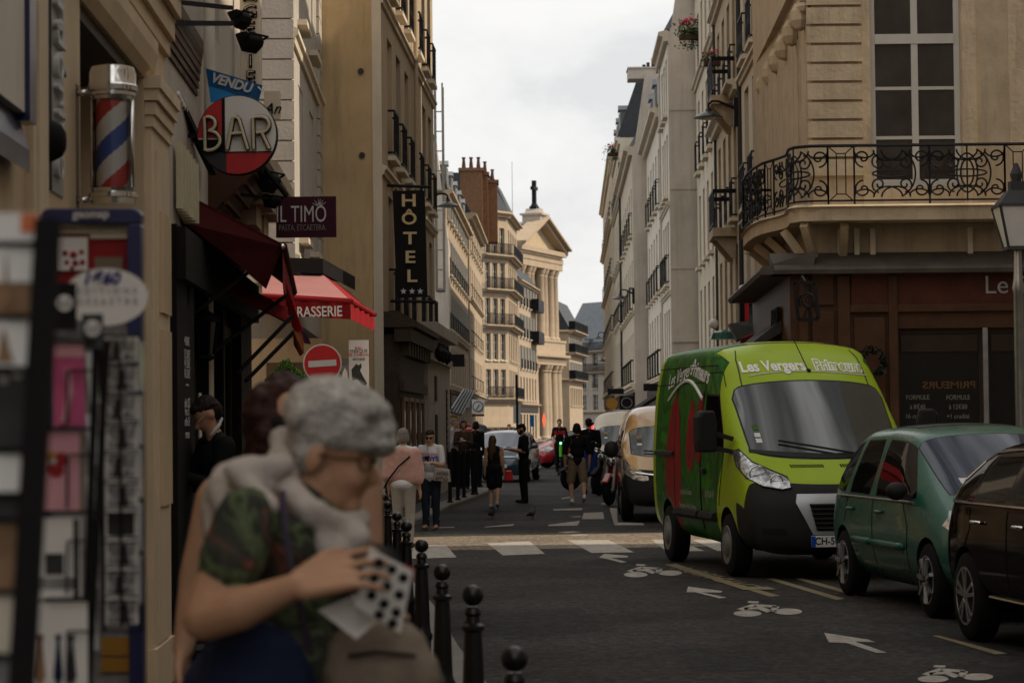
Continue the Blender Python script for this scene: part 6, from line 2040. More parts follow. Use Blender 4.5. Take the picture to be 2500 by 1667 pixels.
def wheel(root, x_, y_, r_, side, spokes=5, w_=.2, double=False, plain=False):
    key = (round(r_, 3), spokes, w_, double, plain)
    if key not in _wheels:
        t = MB().lathe([(r_ * .62, -w_ * .5), (r_ * .86, -w_ * .5), (r_ * .96, -w_ * .42), (r_, -w_ * .25), (r_, w_ * .25), (r_ * .96, w_ * .42), (r_ * .86, w_ * .5), (r_ * .62, w_ * .5)], 36, axis='y')
        tm = mesh_of(t, 'wheel', 'rubber', 'auto')
        b = MB()
        if plain:
            b.lathe([(r_ * .64, -w_ * .46), (r_ * .60, -w_ * .54), (r_ * .40, -w_ * .50), (r_ * .30, -w_ * .62), (r_ * .1, -w_ * .64)], 28, axis='y')
        else:
            b.lathe([(r_ * .66, -w_ * .40), (r_ * .66, -w_ * .52), (r_ * .61, -w_ * .52), (r_ * .59, -w_ * .3), (r_ * .59, -w_ * .1)], 36, axis='y')
            b.lathe([(r_ * .17, -w_ * .30), (r_ * .16, -w_ * .5), (r_ * .04, -w_ * .53)], 18, axis='y')
            for k in range(spokes):
                for dd in ((-.17, .17) if double else (0,)):
                    a = 2 * PI * k / spokes + .3
                    p0 = (r_ * .14 * math.cos(a + dd), -w_ * .44, r_ * .14 * math.sin(a + dd)); p1 = (r_ * .62 * math.cos(a + dd * 1.1), -w_ * .46, r_ * .62 * math.sin(a + dd * 1.1))
                    b.bar(p0, p1, .035 if double else .075, .03)
        rm = mesh_of(b, 'rim', 'hubcap' if plain else 'alloy', 'auto')
        k = MB().lathe([(r_ * .61, -w_ * .08), (r_ * .61, w_ * .1)], 24, axis='y')
        km = mesh_of(k, 'brake_disc', 'rubber')
        _wheels[key] = (tm, rm, km)
    tm, rm, km = _wheels[key]
    o = bpy.data.objects.new('wheel', tm); COL.objects.link(o); o.parent = root; o.location = (x_, y_ * side, r_)
    if side > 0: o.rotation_euler = (0, 0, PI)
    for nm, me in (('rim', rm), ('brake_disc', km)):
        q = bpy.data.objects.new(nm, me); COL.objects.link(q); q.parent = o
def mirror_part(root, x_, y_, z_, m_, side=-1, w_=.2, h_=.16, d_=.12, name='wing_mirror'):
    b = MB().ball((0, 0, 0), (d_ * .6, w_ * .5, h_ * .5), 14)
    o = b.build(name, m_, root, smooth=True); o.location = (x_, y_ * side + side * w_ * .45, z_)
    q = MB().bar((0, 0, -.02), (.05, -side * w_ * .75, -h_ * .45), .05, .05).build('mirror_arm', 'plastic_black', o)
    return o
def heading(front, rear):
    d = Vector(front) - Vector(rear)
    return math.atan2(d.y, d.x)

# ------------------------------------------------------------------ the green delivery van
def van_stations(k=1.0, Wd=1.0, Hh=1.0, Fh=1.0):
    W = Wd
    base = lambda x_, b=.30: [(x_, 0, b), (x_, .82 * W, b), (x_, .985 * W, b + .10), (x_, 1.02 * W, .82)]
    S = []
    S.append([(-3.98, 0, .36), (-3.98, .80*W, .36), (-3.98, .93*W, .46), (-3.99, .96*W, .85), (-3.99, .96*W, 1.34), (-3.98, .92*W, 2.0*Hh), (-3.95, .82*W, 2.44*Hh), (-3.95, .45*W, 2.52*Hh), (-3.95, 0, 2.53*Hh)])
    S.append([(-3.85, 0, .34), (-3.85, .82*W, .34), (-3.85, .985*W, .44), (-3.86, 1.02*W, .85), (-3.86, 1.015*W, 1.34), (-3.86, .965*W, 2.0*Hh), (-3.82, .87*W, 2.47*Hh), (-3.82, .46*W, 2.55*Hh), (-3.82, 0, 2.56*Hh)])
    for x_ in (-2.6, -1.32):
        S.append(base(x_, .32) + [(x_, 1.015*W, 1.34), (x_, .965*W, 2.0*Hh), (x_, .87*W, 2.47*Hh), (x_, .46*W, 2.55*Hh), (x_, 0, 2.56*Hh)])
    x_ = -1.12
    S.append(base(x_) + [(x_, 1.01*W, 1.34), (x_, .955*W, 1.98*Hh), (x_ - .02, .86*W, 2.45*Hh), (x_ - .08, .46*W, 2.53*Hh), (x_ - .1, 0, 2.545*Hh)])
    S.append(base(-.45) + [(-.02, 1.0*W, 1.33), (-.58, .93*W, 1.97*Hh), (-.72, .83*W, 2.38*Hh), (-.90, .45*W, 2.49*Hh), (-.94, 0, 2.505*Hh)])
    S.append(base(.05) + [(.22, .985*W, 1.32), (-.46, .87*W, 2.02*Hh), (-.40, .66*W, 2.07*Hh), (-.35, .35*W, 2.10*Hh), (-.33, 0, 2.11*Hh)])
    S.append(base(.42) + [(.44, .965*W, 1.20*Fh), (.38, .86*W, 1.32*Fh), (.54, .62*W, 1.27*Fh), (.62, .33*W, 1.245*Fh), (.64, 0, 1.24*Fh)])
    S.append([(.62, 0, .3), (.62, .80*W, .3), (.66, .97*W, .40), (.68, 1.0*W, .80), (.70, .94*W, 1.0*Fh), (.76, .80*W, 1.04*Fh), (.86, .58*W, 1.02*Fh), (.91, .32*W, 1.0*Fh), (.92, 0, 1.0*Fh)])
    S.append([(.78, 0, .3), (.78, .76*W, .3), (.82, .93*W, .40), (.83, .96*W, .66), (.86, .90*W, .76), (.91, .76*W, .80), (.97, .55*W, .82), (1.0, .3*W, .82), (1.01, 0, .82)])
    S.append([(.84, 0, .28), (.84, .70*W, .28), (.88, .88*W, .32), (.90, .90*W, .40), (.93, .85*W, .44), (.97, .72*W, .46), (1.01, .52*W, .46), (1.03, .28*W, .46), (1.035, 0, .46)])
    S.append([(.84, 0, .26), (.84, .62*W, .26), (.87, .80*W, .27), (.88, .82*W, .28), (.90, .78*W, .285), (.93, .66*W, .29), (.96, .48*W, .29), (.98, .26*W, .29), (.985, 0, .29)])
    return S
def van_mat(i, j):
    # 0 paint, 1 black, 2 side glass, 3 windscreen
    if i == 4 and j == 4: return 2
    if i == 6 and j >= 5: return 3
    if i >= 8: return 1
    if i == 7 and j <= 2: return 1
    if j == 0: return 1
    return 0
vf, vr = (2.31 + 1.0, 26.5), (1.855 + 1.0, 29.5)
van = thing('delivery_van', 'bright lime green delivery van with fruit painted sides and high roof parked facing camera', 'van', (3.30, 26.35, 0), heading(vf, vr))
mats_v = ['paint_lime', 'plastic_black', 'car_glass', 'wind_glass', 'rubber', 'side_print']
def van_mat2(i, j):
    q = van_mat(i, j)
    if q == 0 and 1 <= i <= 4 and 1 <= j <= 6 and not (i == 4 and j >= 6): return 5
    return q
bm = shell(van_stations(Hh=1.012), van_mat2, mats_v, crease_rows=((4, 0, 8, .35), (5, 0, 6, .3), (6, 0, 5, .35), (1, 0, 11, .8)), crease_cols=((6, 5, 8, .55), (7, 5, 8, .6), (8, 4, 8, .5), (9, 4, 8, .4), (0, 0, 8, .7), (4, 4, 5, .8), (5, 4, 5, .8)),
           arches=((0, .34, .41), (-3.0, .34, .41)), arch_y=(.62, 1.4))
bvh = split_parts(bm, van, mats_v, (2, 3), 1, None, .02)
bm.free()
for x_ in (0, -3.0):
    for sd_ in (-1, 1): wheel(van, x_, .90, .34, sd_, plain=True, w_=.215)
# headlights, grille, vents, bumper
hl_out = [(.965, 1.36), (.925, 1.365), (.84, 1.23), (.68, 1.14), (.545, 1.075), (.525, .965), (.62, .945), (.80, .98), (.93, 1.07), (.97, 1.20)]
for sg in (-1, 1):
    b = patch(bvh, [(p[0] * sg, p[1]) for p in hl_out], 'f', .012, 4)
    hlo = b.build('headlight', 'lamp_glass', van, smooth=True)
    for (cy, cz, rr) in ((.82, 1.10, .085), (.66, 1.03, .06)):
        c_ = project(bvh, [(cy * sg, cz)], 'f', .016)[0]
        q = MB().tube([c_ + Vector((.0, rr * math.cos(a) , rr * math.sin(a))) + Vector((.0 - abs(rr * math.cos(a) - 0) * .25 * (1 if (math.cos(a) * sg) > 0 else -1), 0, 0)) for a in [k * PI / 8 for k in range(16)]], .009, 6, closed=True).build('reflector_ring', 'chrome', hlo)
    edge = project(bvh, [(p[0] * sg, p[1]) for p in hl_out], 'f', .012)
    MB().tube(edge, .009, 5, closed=True).build('seal', 'plastic_black', hlo)
    # lime fender strip between lamp and bumper comes from body
gp_out = [(.50, .81), (.48, .90), (-.48, .90), (-.50, .81), (-.33, .48), (.33, .48)]
patch(bvh, gp_out, 'f', .012, 4).build('grille_panel', 'paint_silver', van, smooth=True)
b = MB()
for k in range(6):
    z_ = .545 + k * .048; hw = .30 + .012 * k
    b.tube(project(bvh, [(-hw + 2 * hw * t / 8, z_) for t in range(9)], 'f', .028), .010, 5)
b.build('grille_slats', 'plastic_black', van)
patch(bvh, [(.36, .80), (-.36, .80), (-.29, .52), (.29, .52)], 'f', .018, 3).build('grille_opening', 'black_paint', van)
b = MB()
for sg in (-1, 1):
    for k in range(14):
        y_ = sg * (.10 + k * .026) + (-.02)
        p0, p1 = project(bvh, [(y_, 1.175), (y_ - .012, 1.205)], 'f', .003)
        b.bar(p0, p1, .013, .006)
b.build('bonnet_grille', 'black_paint', van)
# number plate
c_ = project(bvh, [(.08, .42)], 'f', .02)[0]
npl = MB().box((0, -.26, -.06), (.015, .26, .06)).build('number_plate', 'plate_white', van, bevel=.004); npl.location = (c_.x, -.10, .41)
q = MB().box((.0155, -.262, -.058), (.018, -.215, .058)).build('country_strip', 'plate_blue', npl)
text('CH-563-QK', .105, 'black_paint', npl, (.0165, .02, 0), (PI / 2, 0, PI / 2), .001, bold=.002, sx=.92)
# bumper lower fog recess and step
patch(bvh, [(.86, .56), (.60, .54), (.60, .47), (.84, .49)], 'f', .004, 3).build('bumper_recess', 'black_paint', van)
patch(bvh, [(-.86, .56), (-.60, .54), (-.60, .47), (-.84, .49)], 'f', .004, 3).build('bumper_recess', 'black_paint', van)
# wipers
for (y0, z0, y1, z1) in ((.25, 1.30, -.52, 1.44), (-.62 + 1.0, 1.285, -.30 + 1.0, 1.35)):
    pts = project(bvh, [(lerp(y0, y1, t / 8), lerp(z0, z1, t / 8)) for t in range(9)], 'f', .03)
    MB().tube(pts, .012, 6).build('wiper', 'plastic_black', van)
patch(bvh, [(.84, 1.335), (.5, 1.29), (0, 1.265), (-.5, 1.29), (-.84, 1.335), (-.84, 1.37), (-.5, 1.34), (0, 1.315), (.5, 1.34), (.84, 1.37)], 'f', .006, 3).build('scuttle', 'plastic_black', van)
# inspection stickers
for k, (z_, h_, mm) in enumerate(((1.60, .05, 'leaf_green'), (1.52, .045, 'plate_white'), (1.46, .045, 'plate_white'))):
    patch(bvh, [(-.74, z_ - h_ / 2), (-.68, z_ - h_ / 2), (-.68, z_ + h_ / 2), (-.74, z_ + h_ / 2)], 'f', .004, 1).build('sticker', mm, van)
# forehead lettering (front view: y grows to the picture's right because the van faces us -> text reads along -y seen from front)
text_on(bvh, 'Les Vergers', .165, 'f', -.325, 2.275, 'lamp_white', van, off=.008, sx=.92, bold=.005, rot=R(1.5), arch=.05)
text_on(bvh, 'Primeurs', .160, 'f', .425, 2.275, 'lamp_white', van, off=.006, sx=.95, bold=.014, rot=R(-3), arch=.05)
text_on(bvh, 'Primeurs', .160, 'f', .425, 2.275, 'paint_lime', van, off=.012, sx=.95, bold=-.001, rot=R(-3), arch=.05)
b = MB().tube(project(bvh, [(-.62 + 1.36 * t / 16, 2.165 + .05 * math.sin(PI * (t / 16) ** .8)) for t in range(17)], 'f', .004), .008, 5)
b.build('underline', 'plate_white', van)
c_ = project(bvh, [(.06, 2.22)], 'f', .0)[0]
b = MB().ball(c_, .03, 10); b.tube([c_, c_ + Vector((-.28, -.10, .38))], .006, 5); b.build('aerial', 'black_paint', van)
# forehead side ribs
add_seams(bvh, [([(sg * .72, 2.06), (sg * .70, 2.36), (sg * .66, 2.46)], 'f') for sg in (-1, 1)], van, 'roof_seam', 'grey_dark', .008)
# right side of van (picture left): seams, fruit, lettering, handles
add_seams(bvh, [([(-1.18, .45), (-1.18, 2.22), (-.72, 2.22), (-.52, 2.05)], 'r'), ([(-.35, .75), (-.15, 1.30), (-.15, 1.34)], 'r'), ([(-1.22, .45), (-1.22, 2.0)], 'r'), ([(-2.55, .45), (-2.55, 2.2)], 'r'), ([(-3.85, 2.12), (-1.2, 2.12)], 'r'), ([(-3.85, 2.32), (-.9, 2.30)], 'r'), ([(-3.9, 1.28), (-2.5, 1.28)], 'r')], van, 'door_seam', 'black_paint', .006)
def fruit(cx, cz, rx, rz, nm):
    pts = [(cx + rx * math.cos(a) * (1 - .22 * math.sin(a)), cz + rz * math.sin(a)) for a in [k * 2 * PI / 22 for k in range(22)]]
    patch(bvh, pts, 'r', .003, 3).build(nm, mat('fruit_red', (.19, .006, .010), .45, .35, 5, spec=.15), van, smooth=True)
M['fruit_red'] = mat('fruit_red', (.19, .006, .010), .45, .35, 5, spec=.15)
fruit(-2.62, 1.15, .42, .85, 'painted_strawberry')
fruit(-1.72, 1.52, .22, .42, 'painted_cherry')
fruit(-1.30, 1.60, .20, .40, 'painted_cherry')
text_on(bvh, 'Les Vergers', .25, 'r', -2.55, 2.22, 'plate_white', van, sx=1.0, bold=.002, rot=R(8), shear=.1)
text_on(bvh, 'Primeurs', .25, 'r', -1.55, 2.24, 'plate_white', van, sx=1.0, bold=.008, rot=R(-8), shear=.1)
b = MB().tube(project(bvh, [(-3.0 + 1.75 * t / 16, 1.93 + .22 * math.sin(PI * t / 16)) for t in range(17)], 'r', .004), .022, 5); b.build('arc_stripe', 'plate_white', van)
text_on(bvh, 'Livraison Gratuite', .09, 'r', -1.95, .86, 'zinc_light', van, sx=.9)
text_on(bvh, 'Restaurants - Hotels - Bureaux', .085, 'r', -1.9, .70, 'zinc_light', van, sx=.8)
text_on(bvh, '01 45 08 43', .11, 'r', -.78, .86, 'zinc_light', van, sx=.8)
b = MB().tube(project(bvh, [(-3.6 + 1.05 * t / 6, 1.30) for t in range(7)], 'r', .012), .030, 6); b.build('sliding_rail', 'plastic_black', van)
b = MB()
for x0_, x1_ in ((-2.5, -1.3), (-1.2, -.5)): b.tube(project(bvh, [(lerp(x0_, x1_, t / 5), .62) for t in range(6)], 'r', .012), .055, 6)
b.build('side_moulding', 'plastic_black', van)
c_ = project(bvh, [(-1.02, 1.12)], 'r', .02)[0]
MB().box((c_.x - .09, c_.y - .02, c_.z - .03), (c_.x + .09, c_.y + .02, c_.z + .03)).build('door_handle', 'plastic_black', van, bevel=.01)
# mirrors: tall twin-glass housings on arms
for sg in (-1, 1):
    mo = MB().prism([(-.10, -.22), (.10, -.22), (.12, -.1), (.12, .16), (.07, .23), (-.08, .23), (-.11, .1)], 'y', -.09, .09).build('wing_mirror', 'plastic_black', van, bevel=.03)
    mo.location = (.05, sg * 1.24, 1.56)
    mo.rotation_euler = (0, 0, sg * R(80))
    for z_ in (-.1, .05):
        a = MB().bar((0, 0, z_), (-.02 - .0, 0, z_), .03, .03)
    arm_ = MB().bar((.02, -sg * .02, -.16), (.10, -sg * .26, -.22), .05, .05).bar((.02, -sg * .02, .0), (.10, -sg * .26, -.08), .05, .05).build('mirror_arm', 'plastic_black', van)
    arm_.location = (.05, sg * 1.22, 1.56)
# roof lip seam between box and cab
add_seams(bvh, [([(-1.12, y_) for y_ in (-.86, -.5, 0, .5, .86)], 't')], van, 'roof_joint', 'grey_dark', .006)

# ------------------------------------------------------------------ sand coloured van beyond
def van_at(name, label, fx_, fy_, rz_, m_, sc=(1, 1, 1), **k):
    t = thing(name, label, 'van', (fx_, fy_, 0), rz_)
    ms = [m_, 'plastic_black', 'car_glass', 'wind_glass', 'rubber']
    bm = shell(van_stations(Wd=.93, Hh=.775, Fh=.86), lambda i, j: (0 if (i == 8 and j >= 4 and False) else van_mat(i, j)), ms, crease_rows=((4, 0, 8, .3), (5, 0, 6, .3), (1, 0, 11, .8)), crease_cols=((6, 5, 8, .5), (7, 5, 8, .5), (8, 4, 8, .5), (0, 0, 8, .7), (4, 4, 5, .8), (5, 4, 5, .8)),
               arches=((0, .32, .38), (-3.0, .32, .38)), arch_y=(.58, 1.4))
    bv = split_parts(bm, t, ms, (2, 3), 1, None, .02); bm.free()
    for x_ in (0, -3.0):
        for sd_ in (-1, 1): wheel(t, x_, .84, .32, sd_, plain=True, w_=.21)
    for sg in (-1, 1):
        b = patch(bv, [(p[0] * sg * .93, (p[1] - .14) * .86) for p in hl_out], 'f', .012, 3); h = b.build('headlight', 'lamp_glass', t, smooth=True)
        mo = MB().ball((0, 0, 0), (.10, .13, .15), 12).build('wing_mirror', 'plastic_black', t, smooth=True); mo.location = (.08, sg * 1.10, 1.22)
        MB().bar((0, 0, -.08), (.02, -sg * .2, -.14), .05, .05).build('mirror_arm', 'plastic_black', mo)
    MB().tube(project(bv, [(-.7 + 1.4 * t_ / 12, .82 - .06 * math.cos(PI * (t_ - 6) / 12)) for t_ in range(13)], 'f', .02), .022, 6).build('chrome_bar', 'chrome', t)
    patch(bv, [(.45, .60), (-.45, .60), (-.40, .45), (.40, .45)], 'f', .01, 3).build('grille', 'black_paint', t)
    for k_, (z_, mm) in enumerate(((1.42, 'ochre'), (1.36, 'leaf_green'), (1.30, 'plate_white'))):
        patch(bv, [(-.66, z_ - .02), (-.58, z_ - .02), (-.58, z_ + .02), (-.66, z_ + .02)], 'f', .004, 1).build('sticker', mm, t)
    MB().tube(project(bv, [(lerp(.1, -.55, t_ / 6), lerp(1.14, 1.17, t_ / 6)) for t_ in range(7)], 'f', .03), .012, 6).build('wiper', 'plastic_black', t)
    return t
van_at('parked_van', 'sand beige small van with black bumper parked behind the lime van', 2.78, 41.4, R(-91.5), 'paint_sand')
van_at('parked_van', 'white van mostly hidden between sand van and motorbikes', 3.0, 62, R(-91), 'plaster_white')

# ------------------------------------------------------------------ cars
def car_stations(W=.875, belt=.95, roof=1.62, hood=.86, tail=1.42, nose=.78, rear=-3.5, wb=-.0, fastback=0.0, cl=.2):
    B = lambda x_, m2=1.0: [(x_, 0, cl), (x_, .78 * W, cl), (x_, .95 * W * m2, cl + .13), (x_, W * m2, .62)]
    r_ = rear
    S = []
    S.append([(r_, 0, cl + .1), (r_, .70*W, cl + .1), (r_ - .02, .82*W, .45), (r_ - .05, .86*W, .66), (r_ + .02, .80*W, belt), (r_ + .32 + fastback, .66*W, tail - .08), (r_ + .40 + fastback, .50*W, tail), (r_ + .40 + fastback, 0, tail + .03)])
    S.append(B(r_ + .28, .98) + [(r_ + .28, .955*W, belt + .03), (r_ + .62 + fastback * .6, .74*W, roof - .17), (r_ + .66 + fastback * .6, .60*W, roof - .08), (r_ + .66 + fastback * .6, 0, roof - .05)])
    S.append(B(r_ + .85) + [(r_ + .82, .975*W, belt + .02), (r_ + 1.02, .765*W, roof - .11), (r_ + 1.02, .63*W, roof - .03), (r_ + 1.02, 0, roof)])
    S.append(B(r_ + .93) + [(r_ + .91, .975*W, belt + .02), (r_ + 1.10, .768*W, roof - .105), (r_ + 1.10, .635*W, roof - .025), (r_ + 1.10, 0, roof + .005)])
    S.append(B(r_ + 1.74) + [(r_ + 1.74, .98*W, belt + .01), (r_ + 1.78, .775*W, roof - .09), (r_ + 1.78, .64*W, roof - .01), (r_ + 1.78, 0, roof + .02)])
    S.append(B(r_ + 1.84) + [(r_ + 1.84, .98*W, belt + .01), (r_ + 1.87, .775*W, roof - .09), (r_ + 1.87, .64*W, roof - .01), (r_ + 1.87, 0, roof + .02)])
    S.append(B(r_ + 2.72) + [(r_ + 2.74, .98*W, belt), (r_ + 2.42, .765*W, roof - .11), (r_ + 2.42, .635*W, roof - .03), (r_ + 2.44, 0, roof + .0)])
    S.append(B(r_ + 3.12) + [(r_ + 3.30, .97*W, belt - .01), (r_ + 2.58, .745*W, roof - .16), (r_ + 2.62, .62*W, roof - .09), (r_ + 2.68, 0, roof - .05)])
    S.append(B(.22) + [(r_ + 3.62, .94*W, belt - .04), (r_ + 3.55, .76*W, hood + .14), (r_ + 3.72, .56*W, hood + .17), (r_ + 3.80, 0, hood + .18)])
    S.append(B(nose - .28, .97) + [(nose - .26, .84*W, hood - .06), (nose - .22, .70*W, hood - .02), (nose - .18, .52*W, hood), (nose - .14, 0, hood + .01)])
    S.append([(nose - .1, 0, cl), (nose - .1, .66*W, cl), (nose - .08, .82*W, cl + .14), (nose - .06, .84*W, .52), (nose - .03, .74*W, .62), (nose - .0, .62*W, .65), (nose + .03, .45*W, .66), (nose + .05, 0, .67)])
    S.append([(nose - .12, 0, cl), (nose - .1, .52*W, cl), (nose - .05, .66*W, cl + .06), (nose - .03, .66*W, cl + .12), (nose + .0, .58*W, cl + .15), (nose + .03, .5*W, cl + .16), (nose + .05, .36*W, cl + .16), (nose + .07, 0, cl + .16)])
    return S
def car_mat(i, j):
    if j == 0: return 1
    if j == 4 and i in (1, 3, 5): return 2
    if j == 4 and i == 6: return 2
    if i == 7 and j >= 5: return 3
    if i == 0 and j >= 5: return 2
    return 0
def car(name, label, fx_, fy_, rz_, paint, glass='car_glass', screen='car_glass', wr=.31, spokes=5, double=False, arch=.355, mirror_m=None, cat='car', trim='plastic_black', blackroof=None, chrome=False, wheelbase=2.76, **k):
    t = thing(name, label, cat, (fx_, fy_, 0), rz_)
    W = k.get('W', .875)
    ms = [paint, 'plastic_black', glass, screen, 'rubber']
    bm = shell(car_stations(**k), car_mat, ms, crease_rows=((4, 1, 7, .35), (5, 1, 7, .35), (1, 0, 11, .7)), crease_cols=((1, 4, 5, .6), (2, 4, 5, .7), (3, 4, 5, .7), (4, 4, 5, .8), (5, 4, 5, .8), (6, 4, 5, .7), (7, 4, 7, .5), (8, 5, 7, .5), (9, 4, 7, .3), (0, 4, 7, .4)),
               arches=((0, wr, arch), (-wheelbase, wr, arch)), arch_y=(W * .55, 1.4))
    bv = split_parts(bm, t, ms, (2, 3), 1, None, .012); bm.free()
    for x_ in (0, -wheelbase):
        for sd_ in (-1, 1): wheel(t, x_, W - .115, wr, sd_, spokes, .2, double)
    belt = k.get('belt', .95)
    r_ = k.get('rear', -3.5)
    for sg, mode in ((-1, 'r'), (1, 'l')):
        mo = mirror_part(t, r_ + 2.95, W - .02, belt + .10, mirror_m or paint, sg)
    return t, bv, W, belt, r_
# teal people carrier
tl_, bv, W, belt, r_ = car('parked_car', 'teal green rounded people carrier parked in front of the lime van', 4.33, 20.55, heading((3.48, 20.7), (3.18, 23.2)), 'paint_teal', 'car_glass', 'car_glass_blue', wr=.315, spokes=7, arch=.36, rear=-3.52, mirror_m='plastic_black')
add_seams(bv, [([(-1.70, .35), (-1.68, .95)], 'r'), ([(-2.95 + .2, .62), (-2.62, .80), (-2.60, .95)], 'r'), ([(-.62, .35), (-.55, .75), (-.72, .95)], 'r'), ([(-3.2, .93), (-1.7, .96), (-.3, .93)], 'r')], tl_, 'door_seam', 'black_paint', .004)
b = MB()
for x0_, x1_ in ((-2.35, -1.75), (-1.65, -.68)): b.tube(project(bv, [(lerp(x0_, x1_, t / 5), .56) for t in range(6)], 'r', .006), .032, 8)
b.build('side_moulding', 'paint_teal', tl_, smooth=True)
for x_ in (-2.42, -1.42):
    c_ = project(bv, [(x_, .84)], 'r', .012)[0]
    MB().tube([c_ + Vector((-.09, .0, 0)), c_ + Vector((-.05, -.02, 0)), c_ + Vector((.05, -.02, 0)), c_ + Vector((.09, 0, 0))], .016, 8).build('door_handle', 'paint_teal', tl_, smooth=True)
MB().tube(project(bv, [(-3.05 + 2.6 * t / 14, belt + .005) for t in range(15)], 'r', .004), .009, 6).build('belt_trim', 'steel', tl_)
for sg in (-1, 1):
    b = patch(bv, [(sg * y_, z_) for y_, z_ in ((.80, .78), (.72, .90), (.56, .83), (.46, .72), (.55, .66), (.74, .68))], 'f', .01, 4); b.build('headlight', 'lamp_glass', tl_, smooth=True)
for k_, z_ in enumerate((1.06, 1.12)):
    patch(bv, [(-.52, z_), (-.44, z_), (-.44, z_ + .045), (-.52, z_ + .045)], 'f', .003, 1).build('sticker', 'plate_white', tl_)
patch(bv, [(-2.2, -.48), (-1.35, -.5), (-1.35, .5), (-2.2, .48)], 't', .004, 3).build('roof_panel', 'grey_dark', tl_, smooth=True)
patch(bv, [(.4, .5), (-.4, .5), (-.34, .38), (.34, .38)], 'f', .006, 3).build('grille', 'black_paint', tl_)
MB().tube(project(bv, [(lerp(.1, -.5, t / 6), lerp(1.02, 1.06, t / 6)) for t in range(7)], 'f', .02), .009, 6).build('wiper', 'plastic_black', tl_)
# dark maroon black car in the right corner
bk_, bv, W, belt, r_ = car('parked_car', 'glossy black car with chrome window line cut off by right picture edge', 4.62, 15.80, heading((3.65, 15.87), (3.33, 18.5)), 'paint_black', wr=.335, spokes=5, double=True, arch=.375, W=.92, belt=1.02, roof=1.52, hood=.95, tail=1.30, rear=-3.45, nose=.85, fastback=.12, cl=.22, mirror_m='paint_black', wheelbase=2.64)
MB().tube(project(bv, [(-3.12 + 2.75 * t / 14, belt + .015) for t in range(15)], 'r', .004), .012, 6).build('chrome_trim', 'chrome', bk_)
MB().tube(project(bv, [(-3.12, belt + .02), (-2.95, 1.20), (-2.72, 1.34), (-2.4, 1.41), (-1.9, 1.435), (-1.4, 1.43), (-1.1, 1.41)], 'r', .006), .010, 6).build('chrome_trim', 'chrome', bk_)
add_seams(bv, [([(-1.66, .38), (-1.64, 1.0)], 'r'), ([(-2.62, .72), (-2.50, .85), (-2.52, 1.0)], 'r'), ([(-.62, .4), (-.5, .8), (-.6, 1.0)], 'r')], bk_, 'door_seam', 'rubber', .004)
for x_ in (-2.3, -1.35):
    c_ = project(bv, [(x_, .90)], 'r', .012)[0]
    MB().tube([c_ + Vector((-.1, .0, 0)), c_ + Vector((-.06, -.025, 0)), c_ + Vector((.06, -.025, 0)), c_ + Vector((.1, 0, 0))], .015, 8).build('door_handle', 'chrome', bk_, smooth=True)
MB().tube(project(bv, [(-2.2 + 1.6 * t / 8, .36) for t in range(9)], 'r', .006), .012, 6).build('sill_trim', 'chrome', bk_)
for sg in (-1, 1):
    patch(bv, [(sg * y_, z_) for y_, z_ in ((.84, .86), (.74, .94), (.5, .86), (.5, .76), (.78, .74))], 'f', .01, 3).build('headlight', 'lamp_glass', bk_, smooth=True)
# distant cars
nv, bv, W, belt, r_ = car('parked_car', 'dark blue car with pale roof coming out of left side street', -.36, 70.5, R(-96), 'paint_navy', 'car_glass_blue', 'car_glass_blue', wr=.31, belt=.93, roof=1.5, tail=1.3)
for sg in (-1, 1):
    patch(bv, [(sg * y_, z_) for y_, z_ in ((.84, .74), (.70, .86), (.52, .78), (.54, .66), (.78, .64))], 'f', .012, 3).build('headlight', 'lamp_glass', nv, smooth=True)
MB().tube(project(bv, [(-.5 + t / 8, .72) for t in range(9)], 'f', .012), .02, 6).build('chrome_bar', 'chrome', nv)
patch(bv, [(-.26, .42), (.26, .42), (.26, .52), (-.26, .52)], 'f', .01, 1).build('number_plate', 'plate_white', nv)
rc, bv, W, belt, r_ = car('parked_car', 'dark red car behind the scooter rider across the street', 1.55, 92, R(-160), 'paint_red', wr=.31, roof=1.5)
for sg in (-1, 1):
    patch(bv, [(sg * y_, z_) for y_, z_ in ((.84, .74), (.70, .84), (.52, .78), (.54, .66), (.78, .64))], 'f', .012, 3).build('headlight', 'lamp_glass', rc, smooth=True)
hlp = MB().ball((0, 0, 0), .05, 8).build('running_light', 'lamp_green', rc); hlp.location = (.72, .5, .52)
car('parked_car', 'pale taxi roof showing behind the dark blue car', -1.7, 80, R(-75), 'ochre', wr=.31, roof=1.5)
